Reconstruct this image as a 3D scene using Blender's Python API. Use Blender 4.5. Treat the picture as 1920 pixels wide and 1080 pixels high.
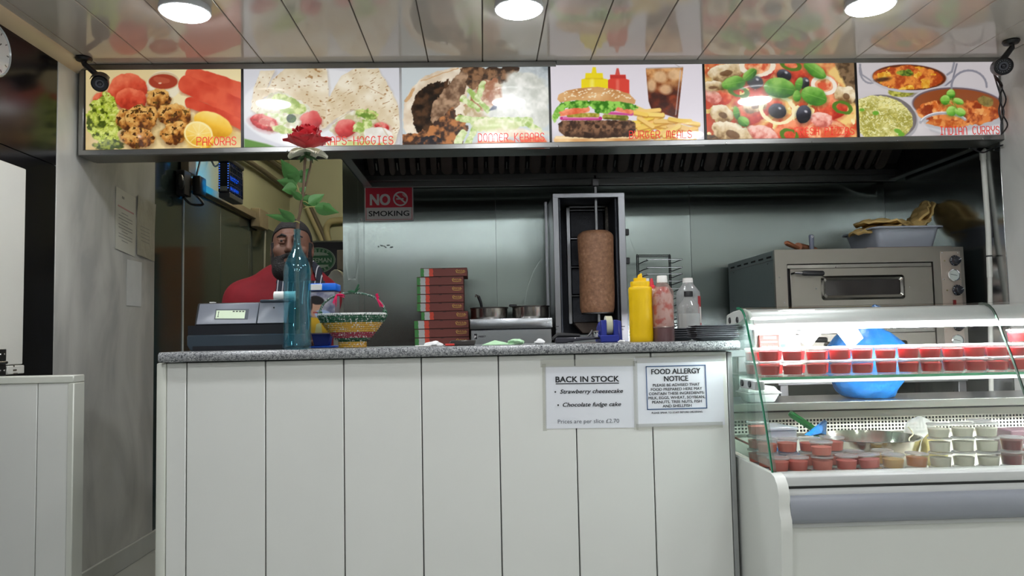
import bpy, bmesh, math, random
import numpy as np
from mathutils import Vector, Matrix

for _o in list(bpy.data.objects):
    bpy.data.objects.remove(_o, do_unlink=True)
S = bpy.context.scene
COL = S.collection
random.seed(7)
rng = np.random.default_rng(11)

# ------------------------------------------------------------------ camera
CZ = 1.118
FPX = 1456.1
PITCH, YAW, ROLL = 0.06199, 0.03665, -0.02047

def _rot():
    cy, sy = math.cos(YAW), math.sin(YAW)
    Ry = np.array([[cy, -sy, 0], [sy, cy, 0], [0, 0, 1]])
    cp, sp = math.cos(PITCH), math.sin(PITCH)
    Rp = np.array([[1, 0, 0], [0, cp, sp], [0, -sp, cp]])
    Mx = np.array([[1, 0, 0], [0, 0, -1], [0, 1, 0]])
    cr, sr = math.cos(ROLL), math.sin(ROLL)
    Rr = np.array([[cr, -sr, 0], [sr, cr, 0], [0, 0, 1]])
    return Rr @ Mx @ Rp @ Ry
RC = _rot()

def at(px, py, X=None, Y=None, Z=None):
    """world point seen at pixel (px,py) on the plane X=, Y= or Z="""
    d = RC.T @ np.array([(px - 960) / FPX, (py - 540) / FPX, 1.0])
    if X is not None: s = X / d[0]
    elif Y is not None: s = Y / d[1]
    else: s = (Z - CZ) / d[2]
    return Vector((d[0] * s, d[1] * s, d[2] * s + CZ))

def proj(x, y, z):
    z = z - CZ
    q = [RC[i, 0] * x + RC[i, 1] * y + RC[i, 2] * z for i in range(3)]
    return 960 + FPX * q[0] / q[2], 540 + FPX * q[1] / q[2]

cd = bpy.data.cameras.new('camera')
cam = bpy.data.objects.new('camera', cd)
COL.objects.link(cam)
cd.sensor_width = 36.0
cd.lens = 36.0 * FPX / 1920.0
cd.clip_start = 0.02
r_, u_, b_ = RC[0], -RC[1], -RC[2]
cam.matrix_world = Matrix(((r_[0], u_[0], b_[0], 0), (r_[1], u_[1], b_[1], 0), (r_[2], u_[2], b_[2], CZ), (0, 0, 0, 1)))
S.camera = cam

# ------------------------------------------------------------------ world, exposure
W = bpy.data.worlds.new('world'); S.world = W
W.use_nodes = True
W.node_tree.nodes['Background'].inputs[0].default_value = (0.02, 0.022, 0.025, 1)
W.node_tree.nodes['Background'].inputs[1].default_value = 0.3
S.view_settings.view_transform = 'Standard'
S.view_settings.look = 'None'
S.view_settings.exposure = 0.0
S.view_settings.gamma = 1.0
S.view_settings.use_curve_mapping = False
try:
    S.cycles.transparent_max_bounces = 40
    S.cycles.max_bounces = 12
except Exception:
    pass
LIGHT_E = 81.0
LED_E = 700.0        # display-case strip
POSTER_E = 0.70     # backlit menu prints
KITCHEN_E = 66.0
HALL_E = 5.0

# ------------------------------------------------------------------ colours / materials
def lin(c):
    return tuple(((v / 255.0) / 12.92 if v / 255.0 <= 0.04045 else ((v / 255.0 + 0.055) / 1.055) ** 2.4) for v in c)

MATS = {}
def _nodes(name):
    m = bpy.data.materials.new(name); m.use_nodes = True
    nt = m.node_tree
    for n in list(nt.nodes): nt.nodes.remove(n)
    out = nt.nodes.new('ShaderNodeOutputMaterial')
    return m, nt, out

def mat(name, col, rough=0.5, metal=0.0, spec=0.5, var=0.06, scale=12.0, bump=0.0, bscale=60.0, bstretch=None,
        coat=0.0, coat_r=0.08, emit=None, es=0.0, aniso=0.0, sss=0.0, detail=3.0, rvar=0.0, trans=0.0, sheen=0.0):
    if name in MATS: return MATS[name]
    m, nt, out = _nodes(name)
    N, L = nt.nodes, nt.links
    p = N.new('ShaderNodeBsdfPrincipled')
    L.new(p.outputs[0], out.inputs[0])
    c = lin(col)
    tc = N.new('ShaderNodeTexCoord')
    nz = N.new('ShaderNodeTexNoise'); nz.inputs['Scale'].default_value = scale; nz.inputs['Detail'].default_value = detail
    L.new(tc.outputs['Object'], nz.inputs['Vector'])
    mp = N.new('ShaderNodeMix'); mp.data_type = 'RGBA'
    L.new(nz.outputs['Fac'], mp.inputs[0])
    mp.inputs[6].default_value = (*[max(0, v * (1 - 2 * var)) for v in c], 1)
    mp.inputs[7].default_value = (*[min(1, v * (1 + 2 * var)) for v in c], 1)
    L.new(mp.outputs[2], p.inputs['Base Color'])
    p.inputs['Roughness'].default_value = rough
    p.inputs['Metallic'].default_value = metal
    p.inputs['Specular IOR Level'].default_value = spec
    p.inputs['Coat Weight'].default_value = coat
    p.inputs['Coat Roughness'].default_value = coat_r
    p.inputs['Anisotropic'].default_value = aniso
    p.inputs['Subsurface Weight'].default_value = sss
    p.inputs['Transmission Weight'].default_value = trans
    p.inputs['Sheen Weight'].default_value = sheen
    if aniso:
        tg = N.new('ShaderNodeTangent'); tg.direction_type = 'RADIAL'; tg.axis = 'Z'; L.new(tg.outputs[0], p.inputs['Tangent'])
    if sss: p.inputs['Subsurface Radius'].default_value = (0.01, 0.004, 0.002)
    if emit is not None:
        p.inputs['Emission Color'].default_value = (*lin(emit), 1); p.inputs['Emission Strength'].default_value = es
    if rvar:
        mr = N.new('ShaderNodeMapRange'); mr.inputs[3].default_value = max(0.02, rough - rvar); mr.inputs[4].default_value = rough + rvar
        L.new(nz.outputs['Fac'], mr.inputs[0]); L.new(mr.outputs[0], p.inputs['Roughness'])
    if bump:
        b = N.new('ShaderNodeBump'); b.inputs['Strength'].default_value = bump; b.inputs['Distance'].default_value = 0.01
        n2 = N.new('ShaderNodeTexNoise'); n2.inputs['Scale'].default_value = bscale; n2.inputs['Detail'].default_value = 2
        if bstretch:
            mpn = N.new('ShaderNodeMapping'); mpn.inputs['Scale'].default_value = bstretch
            L.new(tc.outputs['Object'], mpn.inputs[0]); L.new(mpn.outputs[0], n2.inputs['Vector'])
        else:
            L.new(tc.outputs['Object'], n2.inputs['Vector'])
        L.new(n2.outputs['Fac'], b.inputs['Height']); L.new(b.outputs[0], p.inputs['Normal'])
    MATS[name] = m
    return m

def glassy(name, tint=(255, 255, 255), haze=0.0, hcol=(235, 235, 235), f0=0.05, rough=0.03, gl=0.9, hrough=0.35):
    """thin clear sheet: transparent plus a facing-dependent gloss, optionally milky"""
    if name in MATS: return MATS[name]
    m, nt, out = _nodes(name); N, L = nt.nodes, nt.links
    tr = N.new('ShaderNodeBsdfTransparent'); tr.inputs[0].default_value = (*lin(tint), 1)
    gs = N.new('ShaderNodeBsdfGlossy'); gs.inputs['Roughness'].default_value = rough
    gs.inputs[0].default_value = (1, 1, 1, 1)
    lw = N.new('ShaderNodeLayerWeight'); lw.inputs[0].default_value = 0.5
    pw = N.new('ShaderNodeMath'); pw.operation = 'POWER'; pw.inputs[1].default_value = 5.0
    L.new(lw.outputs['Facing'], pw.inputs[0])
    ma = N.new('ShaderNodeMath'); ma.operation = 'MULTIPLY_ADD'; ma.inputs[1].default_value = gl - f0; ma.inputs[2].default_value = f0
    L.new(pw.outputs[0], ma.inputs[0])
    mx = N.new('ShaderNodeMixShader')
    L.new(ma.outputs[0], mx.inputs[0]); L.new(tr.outputs[0], mx.inputs[1]); L.new(gs.outputs[0], mx.inputs[2])
    last = mx
    if haze > 0:
        p = N.new('ShaderNodeBsdfPrincipled'); p.inputs['Base Color'].default_value = (*lin(hcol), 1); p.inputs['Roughness'].default_value = hrough
        tl = N.new('ShaderNodeBsdfTranslucent'); tl.inputs[0].default_value = (*lin(hcol), 1)
        m1 = N.new('ShaderNodeMixShader'); m1.inputs[0].default_value = 0.4
        L.new(p.outputs[0], m1.inputs[1]); L.new(tl.outputs[0], m1.inputs[2])
        nz = N.new('ShaderNodeTexNoise'); nz.inputs['Scale'].default_value = 30
        mr = N.new('ShaderNodeMapRange'); mr.inputs[3].default_value = haze * 0.9; mr.inputs[4].default_value = min(1, haze * 1.1)
        L.new(nz.outputs['Fac'], mr.inputs[0])
        m2 = N.new('ShaderNodeMixShader'); L.new(mr.outputs[0], m2.inputs[0])
        L.new(mx.outputs[0], m2.inputs[1]); L.new(m1.outputs[0], m2.inputs[2]); last = m2
    L.new(last.outputs[0], out.inputs[0])
    MATS[name] = m
    return m

def emis(name, col, strength):
    if name in MATS: return MATS[name]
    m, nt, out = _nodes(name)
    e = nt.nodes.new('ShaderNodeEmission'); e.inputs[0].default_value = (*lin(col), 1); e.inputs[1].default_value = strength
    nt.links.new(e.outputs[0], out.inputs[0]); MATS[name] = m
    return m

def attr_mat(name, rough=0.4, es=0.0, coat=0.0, coat_r=0.05, base=1.0, spec=0.5):
    if name in MATS: return MATS[name]
    m, nt, out = _nodes(name); N, L = nt.nodes, nt.links
    p = N.new('ShaderNodeBsdfPrincipled'); L.new(p.outputs[0], out.inputs[0])
    a = N.new('ShaderNodeAttribute'); a.attribute_name = 'print'
    mu = N.new('ShaderNodeMix'); mu.data_type = 'RGBA'; mu.blend_type = 'MULTIPLY'; mu.inputs[0].default_value = 1
    L.new(a.outputs['Color'], mu.inputs[6]); mu.inputs[7].default_value = (base, base, base, 1)
    L.new(mu.outputs[2], p.inputs['Base Color'])
    p.inputs['Roughness'].default_value = rough; p.inputs['Specular IOR Level'].default_value = spec
    p.inputs['Coat Weight'].default_value = coat; p.inputs['Coat Roughness'].default_value = coat_r
    if es:
        L.new(a.outputs['Color'], p.inputs['Emission Color']); p.inputs['Emission Strength'].default_value = es
    MATS[name] = m
    return m

# ------------------------------------------------------------------ mesh building
class MB:
    def __init__(s): s.v = []; s.f = []; s.m = []; s.mi = 0
    def add(s, vs, fs):
        o = len(s.v); s.v += [tuple(p) for p in vs]
        for f in fs: s.f.append([i + o for i in f]); s.m.append(s.mi)
        return s
    def box(s, x0, x1, y0, y1, z0, z1, M=None):
        vs = [Vector((x, y, z)) for z in (z0, z1) for y in (y0, y1) for x in (x0, x1)]
        if M is not None: vs = [M @ v for v in vs]
        return s.add(vs, [(0, 2, 3, 1), (4, 5, 7, 6), (0, 1, 5, 4), (2, 6, 7, 3), (0, 4, 6, 2), (1, 3, 7, 5)])
    def cbox(s, c, d, M=None):
        return s.box(c[0] - d[0] / 2, c[0] + d[0] / 2, c[1] - d[1] / 2, c[1] + d[1] / 2, c[2] - d[2] / 2, c[2] + d[2] / 2, M)
    def prism(s, poly, a0, a1, axis='Y', M=None):
        """poly: 2-D outline; extruded along axis from a0 to a1. Y:(x,z) X:(y,z) Z:(x,y)"""
        def P(u, w, a):
            v = {'Y': (u, a, w), 'X': (a, u, w), 'Z': (u, w, a)}[axis]
            v = Vector(v); return M @ v if M is not None else v
        n = len(poly)
        vs = [P(u, w, a0) for u, w in poly] + [P(u, w, a1) for u, w in poly]
        fs = [tuple(range(n))[::-1], tuple(range(n, 2 * n))] + [(i, (i + 1) % n, n + (i + 1) % n, n + i) for i in range(n)]
        return s.add(vs, fs)
    def lathe(s, prof, c=(0, 0, 0), n=24, M=None, sx=1.0, sy=1.0, a0=0.0, arc=None):
        vs = []; rings = []
        full = arc is None; A = 2 * math.pi if full else arc
        cnt = n if full else n + 1
        for r, z in prof:
            if r < 1e-6: rings.append([len(vs)]); vs.append(Vector((0, 0, z)))
            else:
                rings.append(list(range(len(vs), len(vs) + cnt)))
                for i in range(cnt):
                    a = a0 + A * i / n; vs.append(Vector((r * math.cos(a) * sx, r * math.sin(a) * sy, z)))
        fs = []
        for A_, B_ in zip(rings, rings[1:]):
            for i in range(n):
                j = (i + 1) % n if full else i + 1
                if len(A_) == 1 and len(B_) == 1: continue
                if len(A_) == 1: fs.append((A_[0], B_[j], B_[i]))
                elif len(B_) == 1: fs.append((A_[i], A_[j], B_[0]))
                else: fs.append((A_[i], A_[j], B_[j], B_[i]))
        c = Vector(c)
        vs = [(M @ v if M is not None else v) + c for v in vs]
        return s.add(vs, fs)
    def tube(s, pts, r, n=8, cap=True, closed=False):
        pts = [Vector(p) for p in pts]
        if not isinstance(r, (list, tuple)): r = [r] * len(pts)
        vs = []; fs = []; k = len(pts)
        prev = None
        for i, p in enumerate(pts):
            if closed: t = pts[(i + 1) % k] - pts[i - 1]
            else: t = pts[min(i + 1, k - 1)] - pts[max(i - 1, 0)]
            if t.length < 1e-9: t = Vector((0, 0, 1))
            t.normalize()
            if prev is None:
                a = Vector((0, 0, 1)) if abs(t.z) < 0.9 else Vector((1, 0, 0))
                u = t.cross(a).normalized()
            else:
                u = prev - t * prev.dot(t)
                u = u.normalized() if u.length > 1e-6 else t.orthogonal().normalized()
            prev = u; w = t.cross(u)
            for j in range(n):
                a = 2 * math.pi * j / n
                vs.append(p + u * (r[i] * math.cos(a)) + w * (r[i] * math.sin(a)))
        for i in range(k if closed else k - 1):
            i2 = (i + 1) % k
            for j in range(n):
                j2 = (j + 1) % n
                fs.append((i * n + j, i * n + j2, i2 * n + j2, i2 * n + j))
        if cap and not closed:
            fs.append(tuple(range(n))[::-1]); fs.append(tuple(range((k - 1) * n, k * n)))
        return s.add(vs, fs)
    def ellipsoid(s, c, r, n=16, m=10, M=None, fn=None):
        vs = [Vector((0, 0, -1))]; fs = []
        for i in range(1, m):
            ph = -math.pi / 2 + math.pi * i / m
            for j in range(n):
                a = 2 * math.pi * j / n
                vs.append(Vector((math.cos(ph) * math.cos(a), math.cos(ph) * math.sin(a), math.sin(ph))))
        vs.append(Vector((0, 0, 1)))
        for j in range(n): fs.append((0, 1 + (j + 1) % n, 1 + j))
        for i in range(m - 2):
            for j in range(n):
                a = 1 + i * n; fs.append((a + j, a + (j + 1) % n, a + n + (j + 1) % n, a + n + j))
        l = len(vs) - 1; a = 1 + (m - 2) * n
        for j in range(n): fs.append((a + j, a + (j + 1) % n, l))
        out = []
        for v in vs:
            k = fn(v) if fn else 1.0
            q = Vector((v.x * r[0] * k, v.y * r[1] * k, v.z * r[2] * k))
            if M is not None: q = M @ q
            out.append(q + Vector(c))
        return s.add(out, fs)
    def grid(s, fn, nu, nv):
        vs = [fn(i / nu, j / nv) for j in range(nv + 1) for i in range(nu + 1)]
        fs = [(j * (nu + 1) + i, j * (nu + 1) + i + 1, (j + 1) * (nu + 1) + i + 1, (j + 1) * (nu + 1) + i) for j in range(nv) for i in range(nu)]
        return s.add(vs, fs)
    def sheet(s, fn, nu, nv, t):
        """a grid with thickness t along its normals"""
        P = [[Vector(fn(i / nu, j / nv)) for i in range(nu + 1)] for j in range(nv + 1)]
        top = []; bot = []
        for j in range(nv + 1):
            for i in range(nu + 1):
                du = P[j][min(i + 1, nu)] - P[j][max(i - 1, 0)]
                dv = P[min(j + 1, nv)][i] - P[max(j - 1, 0)][i]
                nrm = du.cross(dv); nrm = nrm.normalized() if nrm.length > 1e-12 else Vector((0, 0, 1))
                top.append(P[j][i] + nrm * t / 2); bot.append(P[j][i] - nrm * t / 2)
        n = nu + 1; K = len(top)
        fs = []
        for j in range(nv):
            for i in range(nu):
                a, b, c, d = j * n + i, j * n + i + 1, (j + 1) * n + i + 1, (j + 1) * n + i
                fs.append((a, b, c, d)); fs.append((K + d, K + c, K + b, K + a))
        bd = [i for i in range(nu)] ; rim = list(range(nu + 1)) + [j * n + nu for j in range(1, nv + 1)] + [nv * n + i for i in range(nu - 1, -1, -1)] + [j * n for j in range(nv - 1, 0, -1)]
        for a, b in zip(rim, rim[1:] + rim[:1]): fs.append((b, a, K + a, K + b))
        return s.add(top + bot, fs)
    def mesh(s, name, mats, off=(0, 0, 0), smooth=40, bevel=0.0, seg=1):
        me = bpy.data.meshes.new(name)
        off = Vector(off)
        me.from_pydata([tuple(Vector(v) - off) for v in s.v], [], s.f)
        if not isinstance(mats, (list, tuple)): mats = [mats]
        for m in mats: me.materials.append(m)
        if len(mats) > 1: me.polygons.foreach_set('material_index', s.m)
        bm = bmesh.new(); bm.from_mesh(me)
        bmesh.ops.recalc_face_normals(bm, faces=bm.faces)
        if bevel > 0:
            es = [e for e in bm.edges if len(e.link_faces) == 2 and e.calc_face_angle(0) > 0.6]
            bmesh.ops.bevel(bm, geom=es, offset=bevel, segments=seg, profile=0.5, affect='EDGES', clamp_overlap=True)
        bm.to_mesh(me); bm.free()
        if smooth:
            me.polygons.foreach_set('use_smooth', [True] * len(me.polygons))
            me.set_sharp_from_angle(angle=math.radians(smooth))
        me.update()
        return me

def rot(axis, deg): return Matrix.Rotation(math.radians(deg), 4, axis)
def tr(*a): return Matrix.Translation(Vector(a))

def meta(o, label=None, cat=None, group=None, kind=None):
    if label: o['label'] = label
    if cat: o['category'] = cat
    if group: o['group'] = group
    if kind: o['kind'] = kind
    return o

def thing(name, label, cat, loc=(0, 0, 0), group=None):
    o = bpy.data.objects.new(name, None); COL.objects.link(o)
    o.empty_display_size = 0.05
    o.location = loc
    return meta(o, label, cat, group)

def root_of(o):
    while o.parent: o = o.parent
    return o

def part(name, mb, m, parent, label=None, smooth=40, bevel=0.0, seg=1, local=False, kind=None):
    off = (0, 0, 0) if local else root_of(parent).location
    me = mb.mesh(name, m, off, smooth, bevel, seg) if isinstance(mb, MB) else mb
    o = bpy.data.objects.new(name, me); COL.objects.link(o)
    o.parent = parent
    return meta(o, label, kind=kind)

def solo(name, mb, m, label, cat, loc, group=None, smooth=40, bevel=0.0, seg=1, local=False, kind=None):
    me = mb.mesh(name, m, (0, 0, 0) if local else loc, smooth, bevel, seg) if isinstance(mb, MB) else mb
    o = bpy.data.objects.new(name, me); COL.objects.link(o); o.location = loc
    return meta(o, label, cat, group, kind)

def struct(name, mb, m, loc=(0, 0, 0), smooth=40, bevel=0.0, seg=1):
    me = mb.mesh(name, m, loc, smooth, bevel, seg)
    o = bpy.data.objects.new(name, me); COL.objects.link(o); o.location = loc
    o['kind'] = 'structure'
    return o

def dup(root, loc, label=None, group=None, rz=0.0):
    r = root.copy(); COL.objects.link(r); r.location = loc; r.rotation_euler = (0, 0, rz)
    if label: r['label'] = label
    if group: r['group'] = group
    for ch in list(root.children):
        c = ch.copy(); COL.objects.link(c); c.parent = r
        for g in list(ch.children):
            d = g.copy(); COL.objects.link(d); d.parent = c
    return r

ORD = ['first', 'second', 'third', 'fourth', 'fifth', 'sixth', 'seventh', 'eighth', 'ninth', 'tenth', 'eleventh', 'twelfth', 'thirteenth', 'fourteenth', 'fifteenth']

# ------------------------------------------------------------------ text
def text_geo(lines, M, bold=0.0):
    """lines: (text, x, y, size, align[, shear, bold, width]) in a plane; M maps (x,y,0) to the world. -> MB"""
    mb = MB()
    for ln in lines:
        t, x, y, size, al = ln[:5]
        sh = ln[5] if len(ln) > 5 else 0.0
        bo = ln[6] if len(ln) > 6 else bold
        wid = ln[7] if len(ln) > 7 else None
        cu = bpy.data.curves.new('txt', 'FONT'); cu.body = t; cu.size = size; cu.shear = sh
        cu.align_x = 'LEFT'; cu.resolution_u = 3; cu.fill_mode = 'FRONT'
        ob = bpy.data.objects.new('txt', cu); COL.objects.link(ob)
        dg = bpy.context.evaluated_depsgraph_get()
        me = bpy.data.meshes.new_from_object(ob.evaluated_get(dg))
        xs = [v.co.x for v in me.vertices]
        if xs:
            x0, x1 = min(xs), max(xs); w = x1 - x0
            k = wid / w if wid else 1.0
            ox = {'L': 0, 'C': -w * k / 2, 'R': -w * k}[al]
            e = bo * size
            for kq, (sx_, sy_) in enumerate(((0, 0),) if not e else ((-e, -e * .6), (e, -e * .6), (-e, e * .6), (e, e * .6))):
                mb.add([M @ Vector((x + ox + (v.co.x - x0) * k + sx_, y + v.co.y + sy_, 0)) - Vector((0, kq * .00006, 0)) for v in me.vertices], [tuple(p.vertices) for p in me.polygons])
        bpy.data.objects.remove(ob); bpy.data.curves.remove(cu); bpy.data.meshes.remove(me)
    return mb

def strokes_to_mb(polys, M, w, mb=None):
    """flat ribbons of width w along 2-D polylines"""
    mb = mb or MB()
    for pl in polys:
        q_ = []
        for p in pl:
            p = Vector((p[0], p[1]))
            if not q_ or (p - q_[-1]).length > 1e-6: q_.append(p)
        pl = q_
        if len(pl) < 2: continue
        n = len(pl); L = []; R = []
        for i, p in enumerate(pl):
            a = (p - pl[i - 1]).normalized() if i > 0 and (p - pl[i - 1]).length > 1e-9 else None
            b = (pl[i + 1] - p).normalized() if i < n - 1 and (pl[i + 1] - p).length > 1e-9 else None
            t = ((a or b) + (b or a)); t = t.normalized() if t.length > 1e-6 else (a or b)
            nn = Vector((-t.y, t.x)); e = Vector((0, 0))
            if a is None: e = -t * w / 2
            if b is None: e = t * w / 2
            L.append(p + nn * w / 2 + e); R.append(p - nn * w / 2 + e)
        vs = [M @ Vector((q.x, q.y, 0)) for q in L] + [M @ Vector((q.x, q.y, 0)) for q in R]
        mb.add(vs, [(i, i + 1, n + i + 1, n + i) for i in range(n - 1)])
    return mb

def arc(cx, cy, rx, ry, a0, a1, n=6):
    return [(cx + rx * math.cos(math.radians(a0 + (a1 - a0) * i / n)), cy + ry * math.sin(math.radians(a0 + (a1 - a0) * i / n))) for i in range(n + 1)]

# ------------------------------------------------------------------ signed-distance bodies
def snets(xs, ys, zs, F):
    s = F < 0
    c = np.zeros(tuple(n - 1 for n in F.shape), np.int8)
    offs = [(i, j, k) for i in (0, 1) for j in (0, 1) for k in (0, 1)]
    sh = [n - 1 for n in F.shape]
    for i, j, k in offs: c += s[i:i + sh[0], j:j + sh[1], k:k + sh[2]]
    I, J, K = np.nonzero((c > 0) & (c < 8))
    vid = -np.ones(sh, np.int64); vid[I, J, K] = np.arange(len(I))
    pos = np.zeros((len(I), 3)); cnt = np.zeros(len(I))
    A = (xs, ys, zs)
    for a in offs:
        for ax in range(3):
            if a[ax] == 1: continue
            b = list(a); b[ax] = 1
            va = F[I + a[0], J + a[1], K + a[2]]; vb = F[I + b[0], J + b[1], K + b[2]]
            x = (va < 0) != (vb < 0)
            t = np.where(x, va / np.where(x, va - vb, 1), 0)
            p = np.empty((len(I), 3))
            for d, idx in enumerate((I, J, K)):
                pa = A[d][idx + a[d]]; pb = A[d][idx + b[d]]
                p[:, d] = pa + (pb - pa) * t
            pos[x] += p[x]; cnt += x
    pos /= cnt[:, None]
    faces = []
    for ax in range(3):
        o1, o2 = [d for d in range(3) if d != ax]
        sl0 = [slice(None)] * 3; sl1 = [slice(None)] * 3
        sl0[ax] = slice(0, -1); sl1[ax] = slice(1, None)
        e = s[tuple(sl0)] != s[tuple(sl1)]
        idx = np.array(np.nonzero(e))
        ok = (idx[o1] > 0) & (idx[o2] > 0) & (idx[o1] < sh[o1]) & (idx[o2] < sh[o2])
        idx = idx[:, ok]
        def g(d1, d2):
            q = idx.copy(); q[o1] -= d1; q[o2] -= d2
            return vid[q[0], q[1], q[2]]
        faces.append(np.stack([g(1, 1), g(0, 1), g(0, 0), g(1, 0)], 1))
    fa = np.concatenate(faces)
    fa = fa[(fa >= 0).all(1)]
    return pos, fa

def np_mesh(name, pos, fa, m, smooth=True, off=(0, 0, 0)):
    me = bpy.data.meshes.new(name)
    me.from_pydata((np.asarray(pos) - np.array(off)).tolist(), [], np.asarray(fa).tolist())
    me.materials.append(m)
    bm = bmesh.new(); bm.from_mesh(me); bmesh.ops.recalc_face_normals(bm, faces=bm.faces); bm.to_mesh(me); bm.free()
    if smooth: me.polygons.foreach_set('use_smooth', [True] * len(me.polygons))
    me.update()
    return me

# common materials
steel = mat('brushed_steel', (178, 180, 182), 0.28, 1.0, var=0.03, scale=3, bump=0.05, bscale=40, bstretch=(1, 1, 12))
steel_dark = mat('dark_steel', (120, 120, 122), 0.35, 1.0, var=0.05, scale=5)
chrome = mat('chrome', (215, 215, 218), 0.12, 1.0, var=0.02)
white_pvc = mat('white_pvc', (226, 227, 222), 0.32, var=0.02, scale=3, bump=0.02, bscale=4)
black_plastic = mat('black_plastic', (22, 23, 27), 0.4, var=0.1)
# ================================================================== SHELL
H = 2.387
XL, XR = -1.826, 2.457
YB = 3.526          # menu board face
YW = 4.62           # steel back wall
YK = 7.4            # kitchen end wall
YF = -2.6           # shop front behind the camera
CX0 = -1.73564

# --- materials of the shell
def tile_floor():
    return mat('floor_tile', (172, 174, 168), 0.3, var=0.06, scale=2.5)
def marble(name, base, vein, sc=1.0):
    if name in MATS: return MATS[name]
    m, nt, out = _nodes(name); N, L = nt.nodes, nt.links
    p = N.new('ShaderNodeBsdfPrincipled'); L.new(p.outputs[0], out.inputs[0])
    tc = N.new('ShaderNodeTexCoord'); mp = N.new('ShaderNodeMapping')
    mp.inputs['Rotation'].default_value = (0.55, 0.0, 0.0); mp.inputs['Scale'].default_value = (sc, 1.9 * sc, 0.8 * sc)
    L.new(tc.outputs['Object'], mp.inputs[0])
    n1 = N.new('ShaderNodeTexNoise'); n1.inputs['Scale'].default_value = 1.7; n1.inputs['Detail'].default_value = 6; n1.inputs['Distortion'].default_value = 1.2
    L.new(mp.outputs[0], n1.inputs['Vector'])
    cr = N.new('ShaderNodeValToRGB'); e = cr.color_ramp.elements
    e[0].position = 0.36; e[0].color = (*lin(vein), 1); e[1].position = 0.56; e[1].color = (*lin(base), 1)
    e2 = cr.color_ramp.elements.new(0.72); e2.color = (*[min(1, v * 1.12) for v in lin(base)], 1)
    L.new(n1.outputs['Fac'], cr.inputs[0]); L.new(cr.outputs[0], p.inputs['Base Color'])
    p.inputs['Roughness'].default_value = 0.22
    MATS[name] = m
    return m
marble_m = marble('grey_marble', (204, 204, 198), (182, 182, 178))
granite_blk = mat('black_granite', (14, 14, 19), 0.18, spec=0.35, var=0.4, scale=18, detail=8)
dark_tile = mat('dark_glazed_tile', (50, 64, 65), 0.10, var=0.15, scale=3)
cream = mat('cream_paint', (188, 190, 160), 0.55, var=0.04, scale=2)
shop_paint = mat('shop_paint', (226, 226, 222), 0.5, var=0.03, scale=2)
plinth_m = mat('white_plinth', (196, 198, 192), 0.35, var=0.03)
ceil_m = mat('ceiling_pvc', (204, 199, 191), 0.10, spec=0.5, var=0.015, scale=1.5, bump=0.015, bscale=1.5)
coving_m = mat('coving', (208, 190, 160), 0.25, var=0.05, scale=2)

# --- floor
fl = MB(); fl.box(XL - 0.1, XR + 0.1, YF - 0.1, YK + 0.1, -0.06, -0.006)
floor = struct('floor', fl, mat('grout', (90, 90, 86), 0.8))
g0 = at(284, 1037, Z=0)
ty0 = g0.y
t_me = MB().box(0.0015, 0.5985, 0.0015, 0.5985, -0.006, 0).mesh('tile', tile_floor(), bevel=0.001)
for i in range(8):
    for j in range(-9, 6):
        x = XL + i * 0.6; y = ty0 + j * 0.6
        if x + 0.6 > XR + 0.4 or y < YF - 0.3 or y > YK - 0.2: continue
        o = bpy.data.objects.new('tile', t_me); COL.objects.link(o); o.parent = floor; o.location = (x, y, 0)

# --- ceiling of the shop: long PVC planks running towards the counter
cb = MB(); cb.box(XL - 0.1, XR + 0.1, YF - 0.1, YB + 0.12, H + 0.010, H + 0.06)
ceiling = struct('ceiling', cb, mat('ceiling_backing', (60, 55, 50), 0.8))
pl_me = MB().box(0.0012, 0.2488, YF, YB + 0.10, H, H + 0.010).mesh('plank', ceil_m, bevel=0.0025)
for i in range(-1, 17):
    o = bpy.data.objects.new('plank', pl_me); COL.objects.link(o); o.parent = ceiling
    o.location = (CX0 + i * 0.25, 0, 0)
    if i == -1:
        o.data = MB().box(0.25 - (CX0 - XL), 0.2488, YF, YB + 0.10, H, H + 0.010).mesh('plank', ceil_m, bevel=0.002)
    if i == 16:
        o.data = MB().box(0.0012, XR - (CX0 + 16 * 0.25), YF, YB + 0.10, H, H + 0.010).mesh('plank', ceil_m, bevel=0.002)
# kitchen ceiling behind the menu board
struct('ceiling', MB().box(XL - 0.1, XR + 0.1, YB + 0.10, YK + 0.1, 2.95, 3.0), mat('kitchen_ceiling', (205, 202, 180), 0.6))
# bulkhead above the board up to the kitchen ceiling
struct('wall_bulkhead', MB().box(XL - 0.1, XR + 0.1, YB + 0.13, YB + 0.20, 2.36, 2.96), shop_paint)

# --- left wall
wl = MB(); wl.box(XL - 0.12, XL - 0.012, YF - 0.1, YK + 0.1, -0.05, 3.0)
wall_left = struct('wall_left', wl, shop_paint)
ym0 = at(104, 400, X=XL).y; ym1 = at(288, 640, X=XL).y; yd1 = at(343, 480, X=XL).y
def panel(parent, x0, x1, y0, y1, z0, z1, m, name='panel', lab=None, bev=0.0015):
    return part(name, MB().box(x0, x1, y0, y1, z0, z1), m, parent, lab, bevel=bev)
zj = at(50, 289, X=XL).z
yy = [YF, -1.2, 0.4, 1.7, 2.6, ym0]
for a, b in zip(yy, yy[1:]):
    panel(wall_left, XL - 0.012, XL, a + 0.001, b - 0.001, 0.10, zj - 0.001, granite_blk, lab='black granite panel')
    panel(wall_left, XL - 0.012, XL, a + 0.001, b - 0.001, zj + 0.001, H, granite_blk, lab='black granite panel')
panel(wall_left, XL - 0.012, XL + 0.002, ym0 + 0.001, ym1 - 0.001, 0.10, H, marble_m, lab='grey marble panel')
panel(wall_left, XL - 0.012, XL, ym1 + 0.001, yd1 - 0.001, 0.10, 2.6, dark_tile, lab='dark glazed panel')
ztile = 2.075
yk = [yd1, 5.45, 6.1, 6.75, YK]
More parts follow.
